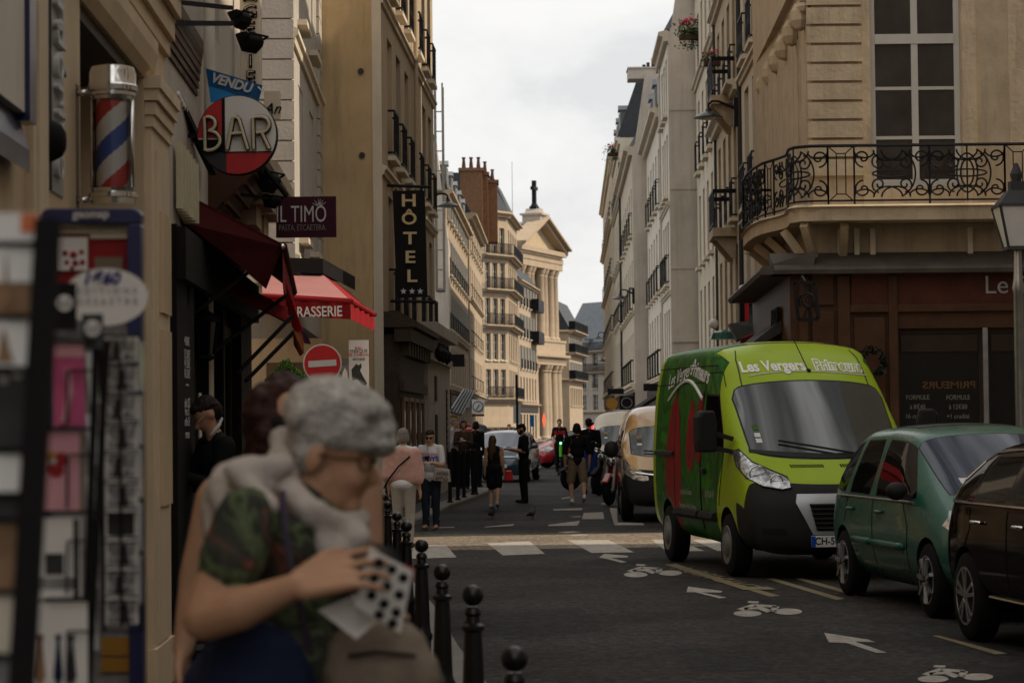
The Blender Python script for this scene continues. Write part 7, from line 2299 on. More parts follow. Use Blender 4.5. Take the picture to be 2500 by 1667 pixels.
# ------------------------------------------------------------------ motorbikes and kick scooter
def motorbike(label, x_, y_, rz_, m_, box=False):
    t = thing('motorbike', label, 'motorbike', (x_, y_, 0), rz_)
    for wx in (.65, -.65):
        o = MB().lathe([(.19, -.06), (.27, -.06), (.31, 0), (.27, .06), (.19, .06)], 24, axis='y').build('wheel', 'rubber', t, smooth='auto'); o.location = (wx, 0, .31)
        q = MB().lathe([(.2, -.02), (.2, .02)], 18, axis='y').lathe([(.05, -.07), (.05, .07)], 10, axis='y').build('rim', 'steel', o)
    b = MB()
    b.bar((.65, .08, .31), (.42, .08, .98), .05, .05); b.bar((.65, -.08, .31), (.42, -.08, .98), .05, .05); b.bar((-.65, .07, .31), (-.15, .07, .45), .06, .06); b.bar((.42, 0, .9), (-.1, 0, .45), .08, .1); b.bar((-.1, 0, .45), (-.7, 0, .75), .07, .08)
    b.build('frame', 'steel', t)
    MB().prism([(.38, .72), (.42, .92), (.1, 1.0), (-.15, .86), (-.1, .62), (.2, .3), (.35, .4)], 'y', -.16, .16).build('fairing', m_, t, bevel=.05)
    MB().prism([(-.15, .80), (-.1, .86), (-.5, .88), (-.85, .98), (-.88, .92), (-.6, .74)], 'y', -.14, .14).build('seat', 'cloth_black', t, bevel=.04)
    b = MB().tube([(.30, -.36, 1.08), (.38, -.2, 1.06), (.42, 0, 1.0), (.38, .2, 1.06), (.30, .36, 1.08)], .016, 8); b.build('handlebar', 'iron', t)
    MB().ball((.52, 0, .88), (.08, .10, .10), 12).build('headlight', 'lamp_glass', t, smooth=True)
    for sg in (-1, 1):
        MB().ball((.34, sg * .34, 1.22), (.02, .07, .05), 8).build('mirror', 'iron', t)
    MB().prism([(.36, .62), (.70, .66), (.95, .5), (.93, .45), (.7, .58)], 'y', -.07, .07).build('mudguard', m_, t, bevel=.02)
    if box: MB().box((-1.05, -.2, .95), (-.7, .2, 1.28)).build('top_box', 'plastic_black', t, bevel=.05)
motorbike('dark motorbike with red mudguard nosing out behind sand van', 2.15, 49.5, R(-110), 'paint_red')
motorbike('black scooter motorbike with top box beside the red parasol', 2.35, 56.5, R(-125), 'black_paint', True)
motorbike('black motorbike farther along the right kerb', 2.0, 61, R(-150), 'black_paint')
# ================================================================== PEOPLE
def _cap_mesh(b, p0, r0, p1, r1, n=12):
    p0, p1 = Vector(p0), Vector(p1)
    d = p1 - p0
    if d.length < 1e-6: d = Vector((0, 0, 1e-4))
    d = d.normalized(); u = d.orthogonal().normalized(); v = d.cross(u)
    rings = []
    for k in range(4):
        a = -PI / 2 + (PI / 2) * k / 3.001
        rings.append((p0 + d * (r0 * math.sin(a)), max(r0 * math.cos(a), 1e-4)))
    for k in range(4):
        a = (PI / 2) * k / 3.001
        rings.append((p1 + d * (r1 * math.sin(a)), max(r1 * math.cos(a), 1e-4)))
    vs = []
    for c, r_ in rings:
        for j in range(n):
            t = 2 * PI * j / n
            vs.append(c + (u * math.cos(t) + v * math.sin(t)) * r_)
    fs = []
    for i in range(len(rings) - 1):
        for j in range(n): fs.append((i*n+j, i*n+(j+1)%n, (i+1)*n+(j+1)%n, (i+1)*n+j))
    fs.append(tuple(range(n))[::-1]); fs.append(tuple((len(rings)-1)*n+j for j in range(n)))
    b.add(vs, fs)
def _dist(pr, p):
    if pr[0] == 'c':
        _, a, r0, b, r1, _m = pr
        ab = b - a; L2 = ab.length_squared
        t = 0 if L2 < 1e-12 else max(0, min(1, (p - a).dot(ab) / L2))
        return (p - (a + ab * t)).length - (r0 + (r1 - r0) * t)
    _, c, r, _m, rot = pr
    q = rot.inverted() @ (p - c) if rot else p - c
    k = Vector((q.x / r[0], q.y / r[1], q.z / r[2])).length
    return (k - 1) * min(r) * (1 if k < 1 else 1.0)
def C(a, r0, b, r1, m_): return ('c', Vector(a), r0, Vector(b), r1, m_)
def E(c, r, m_, rot=None): return ('e', Vector(c), r, m_, rot)
def blob(prims, voxel, name, parent, smooth=6, rough=0.0, rscale=30.0):
    """one continuous skin over tapered limbs and ellipsoids; each face takes the cloth or skin of the nearest limb"""
    b = MB()
    for pr in prims:
        if pr[0] == 'c': _cap_mesh(b, pr[1], pr[2], pr[3], pr[4])
        else:
            t = MB().ball((0, 0, 0), tuple(pr[2]), 16)
            vs = [(pr[4] @ v if pr[4] else v) + pr[1] for v in t.v]
            b.add(vs, t.f)
    o = b.build(name, 'cloth_black')
    md = o.modifiers.new('r', 'REMESH'); md.mode = 'VOXEL'; md.voxel_size = voxel
    sm = o.modifiers.new('s', 'SMOOTH'); sm.factor = .5; sm.iterations = smooth
    dg = bpy.context.evaluated_depsgraph_get(); dg.update()
    me = bpy.data.meshes.new_from_object(o.evaluated_get(dg))
    bpy.data.objects.remove(o)
    me.name = name; me.materials.clear()
    names = []
    for pr in prims:
        m_ = pr[5] if pr[0] == 'c' else pr[3]
        if m_ not in names: names.append(m_)
    for q in names: me.materials.append(M[q])
    if len(names) > 1:
        idx = []
        for f in me.polygons:
            p = f.center
            best = min(prims, key=lambda pr: _dist(pr, p))
            idx.append(names.index(best[5] if best[0] == 'c' else best[3]))
        me.polygons.foreach_set('material_index', idx)
    if rough:
        from mathutils import noise
        for v in me.vertices:
            v.co += v.normal * rough * (noise.noise(v.co * rscale) + .5 * noise.noise(v.co * rscale * 2.3))
    me.polygons.foreach_set('use_smooth', [True] * len(me.polygons))
    q = bpy.data.objects.new(name, me); COL.objects.link(q); q.parent = parent
    return q
def hand(W, d, n, s, k=1.0, m_='skin_light', curl=.5, spread=.06):
    """palm, four bent fingers of unequal length and a thumb from the side of the palm"""
    W, d, n = Vector(W), Vector(d).normalized(), Vector(n).normalized()
    n = (n - d * n.dot(d)).normalized(); t = d.cross(n) * s
    out = []
    for i, (off, L_) in enumerate(((.033, .072), (.011, .082), (-.011, .076), (-.032, .060))):
        kn = W + (d * .088 + t * off) * k
        out.append(C(W + d * .012 * k + t * off * .6 * k, .016 * k, kn, .0108 * k, m_))
        a = W; p = kn; dr = d + t * off * spread * 40
        ang = curl * .5
        for seg, fr in enumerate((.45, .32, .23)):
            dr2 = (dr.normalized() * math.cos(ang) - n * math.sin(ang)).normalized()
            q = p + dr2 * L_ * fr * k
            out.append(C(p, (.0083 - seg * .0006) * k, q, (.0078 - seg * .0006) * k, m_))
            p = q; dr = dr2; ang = curl * .75
    p = W + (d * .03 + t * .030) * k
    q = p + (d * .035 + t * .028 - n * .012) * k
    out += [C(W + d * .015 * k, .016 * k, p, .014 * k, m_), C(p, .0125 * k, q, .0105 * k, m_), C(q, .0105 * k, q + (d * .032 + t * .006 - n * .010) * k, .0085 * k, m_)]
    return out
BASE = dict(head=(0, -.012, .932), neck=(0, .006, .855), ls=(.108, .004, .808), rs=(-.108, .004, .808), le=(.128, .016, .635), re=(-.128, .016, .635),
            lw=(.132, -.02, .49), rw=(-.132, -.02, .49), lh=(.05, 0, .515), rh=(-.05, 0, .515), lk=(.052, -.008, .285), rk=(-.052, -.008, .285),
            la=(.052, .012, .045), ra=(-.052, .012, .045), lt=(.056, -.085, .014), rt=(-.056, -.085, .014))
def human(label, loc, rz, h, top, legs, skin='skin_light', hair='hair_dark', pose=None, sleeve=.55, shoe='black_matte', long_legs=1.0, hair_kind='short', belly=1.0, hips=1.0, shoulders=.90, vox=.011, face=True, glasses=False, sock=None, cap=None):
    root = thing('person', label, 'person', loc, rz)
    J = {k: Vector(v) for k, v in BASE.items()}
    for k, v in (pose or {}).items(): J[k] = Vector(v)
    for k in ('ls', 'rs', 'le', 're'): J[k].x *= shoulders
    J = {k: v * h for k, v in J.items()}
    pr = []
    up = (J['ls'] + J['rs']) / 2; hip = (J['lh'] + J['rh']) / 2
    ch = up.lerp(hip, .22); ab = up.lerp(hip, .60)
    pr += [E(ch, (.100 * h * shoulders, .066 * h, .095 * h), top), E(ab, (.086 * h * belly, .064 * h * belly, .10 * h), top), E(hip + Vector((0, .006 * h, .015 * h)), (.094 * h * hips, .070 * h * hips, .06 * h), top if hips < 1.3 else top)]
    pr += [C(J['ls'] + Vector((0, 0, -.012 * h)), .036 * h, J['rs'] + Vector((0, 0, -.012 * h)), .036 * h, top), C(up + Vector((0, .008, .03)) * h, .030 * h, J['ls'] * .8 + up * .2, .034 * h, top), C(up + Vector((0, .008, .03)) * h, .030 * h, J['rs'] * .8 + up * .2, .034 * h, top), C(ch, .06 * h, ab, .06 * h, top)]
    pr += [C(up + Vector((0, .004, .012)) * h, .034 * h, J['head'] + Vector((0, .012 * h, -.03 * h)), .029 * h, skin)]
    hd = J['head']
    fd = Vector((0, -1, 0))
    tilt = (pose or {}).get('tilt', Vector((0, 0, 0)))
    rot = Matrix.Rotation(tilt[0], 3, 'X') @ Matrix.Rotation(tilt[2], 3, 'Z')
    hp = lambda x_, y_, z_: hd + rot @ (Vector((x_, y_, z_)) * h)
    pr += [E(hp(0, .006, .012), (.043 * h, .053 * h, .050 * h), skin, rot), E(hp(0, -.014, -.022), (.034 * h, .036 * h, .040 * h), skin, rot),
           C(hp(0, -.050, .000), .007 * h, hp(0, -.060, -.016), .009 * h, skin), E(hp(.043, .004, -.004), (.007 * h, .012 * h, .018 * h), skin, rot), E(hp(-.043, .004, -.004), (.007 * h, .012 * h, .018 * h), skin, rot),
           C(hp(-.012, -.046, -.036), .005 * h, hp(.012, -.046, -.036), .005 * h, skin)]
    for s_, a in ((1, 'l'), (-1, 'r')):
        S_, El, W_ = J[a + 's'], J[a + 'e'], J[a + 'w']
        mid = S_.lerp(El, min(1, sleeve * 1.6))
        pr += [C(S_, .036 * h, El, .026 * h, skin if sleeve < 1 else top), C(El, .025 * h, W_, .0165 * h, skin if sleeve < 1.5 else top)]
        if sleeve > 0: pr.append(C(S_, .041 * h, mid if sleeve < 1 else El, .036 * h if sleeve < 1 else .030 * h, top))
        if sleeve >= 1.5: pr.append(C(El, .029 * h, El.lerp(W_, .92), .022 * h, top))
        d = (W_ - El).normalized()
        pr += hand(W_, d, Vector((s_ * 1.0, .3, .2)) if abs(d.z) > .7 else Vector((0, -.2, 1)), s_ if abs(d.z) > .7 else -s_, h / 1.7 * 1.02, skin, .45)
        Hp, K_, A_, T_ = J[a + 'h'], J[a + 'k'], J[a + 'a'], J[a + 't']
        bare = long_legs < 1
        pr += [C(Hp, .056 * h * min(hips, 1.15), K_, .036 * h, skin if long_legs < .45 else legs)]
        pr += [C(K_, .034 * h, K_.lerp(A_, .35), .033 * h, skin if bare else legs), C(K_.lerp(A_, .35), .033 * h, A_, .021 * h, skin if bare else legs)]
        if .3 < long_legs < 1:
            pr.append(C(Hp, .066 * h, Hp.lerp(K_, min(1.0, long_legs * 1.6)), .056 * h, legs))
        elif long_legs >= 1:
            pr += [C(Hp, .060 * h, K_, .044 * h, legs), C(K_, .044 * h, A_, .034 * h, legs)]
        if sock: pr.append(C(A_, .024 * h, A_.lerp(K_, .12), .024 * h, sock))
        fl = A_ + Vector((0, .012, -.022)) * h
        pr += [C(fl, .024 * h, T_ + Vector((0, 0, .008 * h)), .019 * h, shoe), C(A_, .024 * h, fl, .025 * h, shoe)]
    body = blob(pr, vox, 'body', root)
    # eyes and brows as small inset marks on the face
    if face:
        b = MB()
        for sx in (-1, 1):
            b.ball(hp(sx * .017, -.0445, .006), (.0065 * h, .005 * h, .004 * h), 8)
        b.build('eyes', 'black_matte', body)
    if glasses:
        b = MB()
        for sx in (-1, 1): b.ball(hp(sx * .018, -.050, .004), (.017 * h, .006 * h, .012 * h), 12)
        b.tube([hp(-.040, .0, .008), hp(-.036, -.045, .008), hp(.036, -.045, .008), hp(.040, 0, .008)], .003 * h, 6)
        b.build('sunglasses', 'black_paint', root, smooth=True)
    hr = []
    if hair_kind != 'bald':
        hr += [E(hp(0, .016, .026), (.0465 * h, .052 * h, .044 * h), hair, rot), E(hp(0, .034, .0), (.043 * h, .036 * h, .046 * h), hair, rot), E(hp(0, -.022, .046), (.034 * h, .026 * h, .016 * h), hair, rot)]
    if hair_kind == 'bob':
        hr += [E(hp(.036, .016, -.012), (.018 * h, .034 * h, .044 * h), hair, rot), E(hp(-.036, .016, -.012), (.018 * h, .034 * h, .044 * h), hair, rot), E(hp(0, .044, -.02), (.042 * h, .026 * h, .046 * h), hair, rot)]
    if hair_kind == 'long':
        hr += [C(hp(-.01, .050, .0), .038 * h, hp(-.015, .070, -.16), .036 * h, hair), C(hp(.02, .052, -.02), .034 * h, hp(.024, .072, -.20), .026 * h, hair), C(hp(.0, .07, -.12), .036 * h, hp(.012, .082, -.26), .018 * h, hair),
               E(hp(.036, .016, -.012), (.018 * h, .034 * h, .05 * h), hair, rot), E(hp(-.036, .016, -.012), (.018 * h, .034 * h, .05 * h), hair, rot)]
    if hair_kind == 'beard':
        hr2 = [E(hp(0, -.022, -.040), (.034 * h, .034 * h, .028 * h), hair, rot), E(hp(.032, -.006, -.022), (.012 * h, .022 * h, .03 * h), hair, rot), E(hp(-.032, -.006, -.022), (.012 * h, .022 * h, .03 * h), hair, rot)]
        blob(hr2, .008, 'beard', root, 3, .002 * h, 60)
    if hr: blob(hr, .009, 'hair', root, 3, .004 * h, 45)
    if cap:
        b = [E(hp(0, .008, .034), (.050 * h, .058 * h, .036 * h), cap, rot), E(hp(0, -.052, .030), (.036 * h, .034 * h, .007 * h), cap, rot)]
        blob(b, .008, 'cap', root, 3)
    root['_h'] = h
    return root, J, hp
def cloth_shell(prims, name, root, vox=.012, rough=.0):
    return blob(prims, vox, name, root, 14, rough, 14)
def strap(root, pts, name, m_, r_=.008):
    return MB().tube(pts, r_, 6).build(name, m_, root, smooth=True)
random.seed(11)
# man in dark suit in the bistro doorway
hold = dict(le=(.135, -.04, .66), re=(-.135, -.04, .66), lw=(.04, -.15, .70), rw=(-.04, -.15, .69))
r_, J, hp = human('man in dark jacket and white collar looking down at his hands in bistro doorway', (-1.98, 16.05, .118), R(-62), 1.76, 'cloth_black', 'cloth_black', 'skin_tan', 'hair_dark', dict(hold, head=(0, -.035, .925), tilt=Vector((R(38), 0, 0))), sleeve=1.6)
b = MB().tube([hp(.034, .01, -.055), hp(.03, -.03, -.066), hp(0, -.046, -.07), hp(-.03, -.03, -.066), hp(-.034, .01, -.055), hp(0, .04, -.05)], .012, 8, closed=True); b.build('collar', 'cloth_white', r_, smooth=True)
b = MB()
for a in ('l', 'r'):
    d = (J[a + 'w'] - J[a + 'e']).normalized(); b.tube([J[a + 'w'] - d * .035, J[a + 'w'] - d * .005], .036, 10)
b.build('cuff', 'cloth_white', r_)
b = MB().tube([hp(-.04, -.02, .008), hp(-.03, -.052, .006), hp(.03, -.052, .006), hp(.04, -.02, .008)], .0025, 6); b.build('glasses', 'gold', r_)
# woman with pink sweater over her shoulders, seen from behind
r_, J, hp = human('woman seen from behind with pink sweater over shoulders and thin black bag strap', (-1.50, 33.0, .0), R(168), 1.63, 'cloth_white', 'cloth_beige', hair='hair_mid', hair_kind='bob', hips=1.18, belly=1.15)
h = 1.63
cloth_shell([C((x_ * .85 * h, .02 + .03 * (1 - abs(x_) * 6), (.80 - abs(x_) * .12) * h), .045 * h, (x_ * 1.05 * h, .04, (.585 + x_ * .1) * h), .050 * h, 'cloth_pinkish') for x_ in (-.125, -.08, -.04, 0, .04, .08, .125)] + [C((-.11 * h, .02, .79 * h), .05 * h, (-.145 * h, .01, .60 * h), .045 * h, 'cloth_pinkish'), C((.11 * h, .02, .79 * h), .05 * h, (.150 * h, .01, .60 * h), .045 * h, 'cloth_pinkish'), C((-.13 * h, .04, .565 * h), .022 * h, (.14 * h, .045, .555 * h), .022 * h, 'cloth_pinkish')], 'sweater', r_, .012, .006)
strap(r_, [(-.085 * h, -.03, .835 * h), (-.07 * h, .115, .76 * h), (.02 * h, .150, .68 * h), (.10 * h, .150, .58 * h), (.155 * h, .10, .50 * h)], 'bag_strap', 'cloth_black', .011)
# woman in printed white shirt with phone
r_, J, hp = human('woman in printed white tee and sunglasses reading her phone at the kerb', (-1.33, 38.9, 0), R(-8), 1.60, 'cloth_white', 'cloth_denim', hair='hair_dark', pose=dict(hold, le=(.14, -.03, .645), re=(-.14, -.03, .645), lw=(.03, -.16, .665), rw=(-.035, -.16, .665), head=(0, -.03, .925), tilt=Vector((R(20), 0, 0))), sleeve=.5, glasses=True, hips=1.12, belly=1.1, shoe='skin_tan')
h = 1.6
MB().box((-.04, -.32, .69 * h), (.035, -.305, .735 * h)).build('phone', 'black_paint', r_)
fp = MB().prism([(-.02, -.02), (.27, -.05), (.25, .16), (.02, .19)], 'y', -.06, .06).build('handbag', 'cloth_beige', r_, bevel=.02); fp.location = (.08, -.14, .50 * h)
b = MB()
for i, (x_, z_) in enumerate(((.06, .02), (.13, .03), (.2, .0), (.08, .09), (.15, .1), (.21, .08))): b.tube([(x_ + .028 * math.cos(a), -.063, z_ + .02 * math.sin(a)) for a in [k * PI / 5 for k in range(10)]], .006, 5, closed=True)
b.build('bag_print', 'black_matte', fp)
strap(r_, [(-.04, -.06, .835 * h), (-.01, -.13, .70 * h), (.07, -.15, .60 * h), (.12, -.15, .58 * h)], 'bag_strap', 'cloth_beige', .006)
text('Billabong', .075, 'red_sign', r_, (0.0, -.125, .752 * h), depth=.002)
text('BOYS', .11, 'plate_blue', r_, (.02, -.135, .70 * h), depth=.002, bold=.003)
for a in ('l', 'r'):
    MB().tube([J[a + 'a'] + Vector((0, 0, .08)), J[a + 'a'] + Vector((0, 0, .19))], .062, 12).build('turn_up', 'zinc', r_)
MB().ball(J['lw'], (.024, .024, .018), 10).build('watch', 'plate_white', r_)
# girl in black dress walking away
r_, J, hp = human('girl in black dress with long brown hair walking away carrying red bag', (-.38, 48, 0), R(172), 1.46, 'cloth_black', 'cloth_black', 'skin_tan', 'hair_brown', dict(lk=(.05, -.05, .285), la=(.05, .02, .06), lt=(.055, -.07, .012), rk=(-.05, .01, .285), ra=(-.055, .12, .095), rt=(-.055, .06, .015), head=(0.02, -.02, .93)), sleeve=0, long_legs=.2, hair_kind='long', shoe='cloth_beige')
h = 1.46
cloth_shell([E((0, 0, .70 * h), (.098 * h, .07 * h, .10 * h), 'cloth_black'), E((0, .005, .54 * h), (.115 * h, .09 * h, .10 * h), 'cloth_black'), C((-.04 * h, 0, .5 * h), .075 * h, (-.04 * h, 0, .33 * h), .07 * h, 'cloth_black'), C((.04 * h, 0, .5 * h), .075 * h, (.04 * h, 0, .33 * h), .07 * h, 'cloth_black'), C((-.05 * h, 0, .32 * h), .06 * h, (.05 * h, 0, .32 * h), .06 * h, 'cloth_black')], 'dress', r_)
rb = MB().prism([(-.09, -.11), (.09, -.11), (.07, .1), (-.06, .1)], 'y', -.03, .03).build('red_bag', 'red_sign', r_, bevel=.02); rb.location = (-.20 * h, 0, .45 * h)
# bearded man in black with phone
r_, J, hp = human('bearded man in black tee and dark cap standing in road reading phone', (.22, 51.3, 0), R(-78), 1.69, 'cloth_black', 'cloth_black', 'skin_tan', 'hair_dark', dict(le=(.135, -.02, .645), re=(-.135, -.02, .645), lw=(.05, -.175, .68), rw=(-.06, -.175, .67), head=(0, -.03, .925), tilt=Vector((R(18), 0, 0))), sleeve=.55, hair_kind='beard', belly=1.12, cap='cloth_black', shoulders=1.05)
MB().box((-.05, -.36, .70 * 1.69), (.04, -.27, .708 * 1.69)).build('phone', 'black_paint', r_)
# man in khaki shorts walking away
r_, J, hp = human('man in black tee and khaki shorts walking away with camera on strap', (1.33, 50.4, 0), R(184), 1.68, 'cloth_black', 'cloth_khaki', 'skin_tan', 'hair_dark', dict(lk=(.078, -.04, .285), la=(.07, .02, .055), lt=(.072, -.07, .012), rk=(-.078, -.005, .285), ra=(-.07, .13, .10), rt=(-.07, .06, .02), le=(.145, .02, .635), re=(-.145, .02, .635), lw=(.15, -.01, .48), rw=(-.15, -.01, .48)), sleeve=.6, long_legs=.75, hair_kind='bob', shoe='cloth_white', belly=1.1, shoulders=1.08)
h = 1.68
strap(r_, [(.08 * h, .04, .83 * h), (.07 * h, .10, .78 * h), (.11 * h, .10, .66 * h), (.12 * h, .06, .60 * h)], 'camera_strap', 'wood_brown', .010)
MB().ball((.10 * h, .11, .60 * h), (.05, .05, .04), 10).ball((.07 * h, .13, .58 * h), (.03, .04, .03), 8).build('camera', 'silver_bag', r_, smooth=True)
r_, J, hp = human('tall man in black tee and blue shorts walking behind the khaki shorts man', (1.80, 57.5, 0), R(190), 1.80, 'cloth_black', 'cloth_blue', 'skin_tan', 'hair_dark', dict(le=(.16, 0, .66), lw=(.15, -.06, .52)), sleeve=.7, long_legs=.7, shoe='cloth_black', shoulders=1.08)
# scooter rider
r_, J, hp = human('rider in black top with red print coming on green electric kick scooter', (1.50, 78, .13), R(4), 1.70, 'cloth_black', 'cloth_black', 'skin_tan', 'hair_dark', dict(le=(.15, -.05, .66), re=(-.15, -.05, .66), lw=(.13, -.17, .60), rw=(-.13, -.17, .60)), sleeve=.6, hair_kind='short')
text('JUVE', .17, 'red_sign', r_, (0, -.125, .735 * 1.7), depth=.004, bold=.006)
ks = thing('kick_scooter', 'electric kick scooter with lime green stem under the rider', 'scooter', (1.50, 78, 0), R(4))
MB().box((-.09, -.35, .09), (.09, .45, .13)).build('deck', 'black_paint', ks, bevel=.02)
for y_ in (-.5, .5):
    MB().lathe([(.03, -.03), (.10, -.03), (.11, 0), (.10, .03), (.03, .03)], 16, c=(0, y_, .11), axis='x').build('wheel', 'rubber', ks)
MB().tube([(0, -.48, .12), (0, -.36, .70), (0, -.34, 1.12)], .028, 8).build('lower_stem', 'black_paint', ks)
MB().tube([(0, -.385, .62), (0, -.365, 1.0)], .05, 8).build('stem_cover', 'scooter_green', ks)
MB().tube([(-.25, -.32, 1.10), (.25, -.32, 1.10)], .018, 8).build('handlebar', 'black_paint', ks)
MB().ball((0, -.40, 1.05), .04, 10).build('headlight', 'lamp_green', ks)
# group by the hotel corner
r_, J, hp = human('man in lilac shirt with dark coat over his arm half hidden by stone pillar', (-1.46, 60.2, .118), R(70), 1.72, 'cloth_lilac', 'cloth_black', 'skin_light', 'hair_mid', dict(hold), sleeve=1.6)
cloth_shell([C((.05, -.2, 1.2), .06, (.02, -.22, .75), .09, 'cloth_navy'), C((-.1, -.2, 1.2), .06, (-.08, -.22, .8), .08, 'cloth_navy')], 'coat', r_)
r_, J, hp = human('woman in dark brown jacket holding phone behind the bollards', (-1.20, 58.6, .118), R(-5), 1.66, 'jacket_brown', 'cloth_black', 'skin_tan', 'hair_dark', dict(hold), sleeve=1.6, hair_kind='bob')
MB().box((-.05, -.30, 1.14), (.02, -.28, 1.24)).build('phone', 'plate_white', r_)
r_, J, hp = human('person in dark clothes with brown bag next to the brown jacket woman', (-.92, 60.0, .118), R(160), 1.64, 'cloth_black', 'cloth_black', 'skin_tan', 'hair_dark', None, sleeve=1.6, hair_kind='bob')
r_, J, hp = human('person in pale top far off beside red awning', (-.15, 96, 0), R(20), 1.68, 'cloth_pinkish', 'cloth_black', 'skin_tan', 'hair_dark', None, sleeve=.6)
# ---- woman with curly dark hair behind the grey haired woman
Y2 = 6.1
q = lambda px, py, dy=0.0: P(px, py, Y2 + dy)
w2 = thing('person', 'woman with curly dark hair, sunglasses and bare shoulder behind the grey haired woman', 'person', (q(690, 1500).x, Y2, .118))
o = w2.location.copy()
c_ = lambda px, py, dy=0.0: q(px, py, dy) - o
fl = Matrix.Rotation(R(8), 3, 'X')
pr = [E(c_(714, 1035), (.070, .088, .095), 'skin_light'), E(c_(716, 1085, -.02), (.056, .06, .06), 'skin_light'), C(c_(716, 1050, -.085), .010, c_(718, 1075, -.10), .014, 'skin_light'), C(c_(698, 1103, -.07), .007, c_(734, 1103, -.07), .007, 'skin_light'),
      C(c_(690, 1110), .05, c_(695, 1180), .055, 'skin_light'), C(c_(545, 1215), .06, c_(865, 1185), .062, 'skin_light'),
      E(c_(700, 1300), (.165, .11, .15), 'cloth_navy'), E(c_(700, 1470), (.14, .105, .17), 'cloth_navy'), E(c_(690, 1640), (.17, .12, .14), 'cloth_navy'),
      C(c_(872, 1175), .066, c_(893, 1350), .046, 'skin_light'), C(c_(893, 1350), .044, c_(860, 1520, -.1), .028, 'skin_light'),
      C(c_(540, 1220), .066, c_(478, 1420), .046, 'skin_light'), C(c_(478, 1420), .044, c_(447, 1585, -.03), .028, 'skin_light')]
pr += hand(c_(447, 1585, -.03), Vector((-.05, -.02, -1)), Vector((-1, .2, 0)), -1, 1.0, 'skin_light', .35)
pr += hand(c_(860, 1520, -.1), Vector((-.2, -.3, -1)), Vector((1, .2, 0)), 1, 1.0, 'skin_light', .35)
for sx in (-1, 1):
    hx = c_(690 + sx * 85, 1690)
    kn = Vector((hx.x, 0, .50)); an = Vector((hx.x * 1.02, .02, .09))
    pr += [C(Vector((hx.x, 0, hx.z)), .10, kn, .065, 'cloth_navy'), C(kn, .062, an, .042, 'cloth_navy'), C(an + Vector((0, .02, -.04)), .042, an + Vector((0, -.15, -.06)), .034, 'black_matte')]
bd = blob(pr, .008, 'body', w2, 5)
b = MB()
for sx in (-1, 1): b.ball(c_(716 + sx * 28, 1040, -.085), (.034, .014, .028), 12)
b.bar(c_(668, 1036, -.05), c_(760, 1036, -.05), .012, .012); b.build('sunglasses', 'black_paint', w2, smooth=True)
hr = []
random.seed(21)
for i in range(70):
    a = random.uniform(0, 2 * PI); t_ = random.random()
    px = 692 + 72 * math.cos(a) * (.65 + .5 * random.random()); py = 1010 + (70 if math.sin(a) < 0 else 130) * math.sin(a) * (.65 + .4 * random.random())
    if 685 < px < 755 and 1005 < py < 1115: dy = .06
    else: dy = random.uniform(-.03, .10)
    hr.append(E(c_(px, py, dy), (random.uniform(.022, .04),) * 3, 'hair_auburn')) if not (px > 700 and py > 1000) else None
for i in range(60): hr.append(E(c_(random.uniform(622, 682), random.uniform(960, 1135), random.uniform(-.09, .06)), (random.uniform(.02, .036),) * 3, 'hair_auburn'))
hr.append(E(c_(696, 975, .04), (.09, .09, .062), 'hair_auburn'))
blob(hr, .009, 'hair', w2, 2, .006, 40)
# ---- grey haired woman in the foreground choosing postcards
Y1 = 4.8
q = lambda px, py, dy=0.0: P(px, py, Y1 + dy)
w1 = thing('person', 'grey haired woman in white scarf and leaf print blouse looking down at postcards', 'person', (q(680, 1500).x, Y1, .118))
o = w1.location.copy()
def tiltm(deg): return Matrix.Rotation(R(deg), 3, 'Y')
sk = 'skin_tan'
pr = [E(c_(828, 1052), (.092, .078, .088), sk, tiltm(30)), E(c_(838, 1150), (.060, .058, .070), sk, tiltm(35)), E(c_(815, 1195), (.05, .05, .05), sk),
      C(c_(893, 1130), .013, c_(909, 1168), .017, sk), C(c_(880, 1196), .012, c_(872, 1208), .011, sk), E(c_(852, 1232), (.026, .03, .022), sk), E(c_(862, 1160, -.035), (.03, .025, .03), sk),
      E(c_(768, 1118, -.075), (.018, .012, .032), sk, tiltm(25)), C(c_(890, 1095, -.03), .014, c_(897, 1100, .03), .014, sk),
      C(c_(790, 1165), .058, c_(722, 1265), .066, sk),
      C(c_(612, 1262, -.15), .062, c_(735, 1270, .2), .065, 'blouse'),
      E(c_(692, 1330), (.122, .18, .14), 'blouse', tiltm(15)), E(c_(712, 1460), (.120, .17, .16), 'blouse'), E(c_(705, 1610), (.140, .18, .15), 'blouse'), E(c_(768, 1400, -.03), (.070, .12, .10), 'blouse'),
      C(c_(600, 1268, -.19), .054, c_(500, 1508, -.25), .044, sk), C(c_(500, 1508, -.25), .044, c_(590, 1485, -.28), .041, sk), C(c_(590, 1485, -.28), .040, c_(722, 1430, -.31), .025, sk),
      C(c_(604, 1266, -.19), .063, c_(566, 1375, -.22), .066, 'blouse'),
      C(c_(740, 1285, .2), .068, c_(760, 1520, .24), .048, sk), C(c_(760, 1520, .24), .046, c_(868, 1520, .02), .028, sk)]
pr += hand(c_(722, 1430, -.31), Vector((1, .12, .28)), Vector((-.15, -.75, .65)), -1, 1.08, sk, .38, .16)
pr += hand(c_(868, 1520, .02), Vector((.6, -.5, .35)), Vector((.2, .8, .3)), 1, 1.0, sk, .5)
for sy in (-.09, .1):
    hx = c_(650, 1640)
    kn = Vector((hx.x + .02, sy, .46)); an = Vector((hx.x - .02, sy, .09))
    pr += [C(Vector((hx.x, sy, hx.z)), .13, kn, .085, 'cloth_navy'), C(kn, .08, an, .055, 'cloth_navy'), C(an + Vector((-.03, 0, -.045)), .04, an + Vector((.15, 0, -.055)), .034, 'black_matte')]
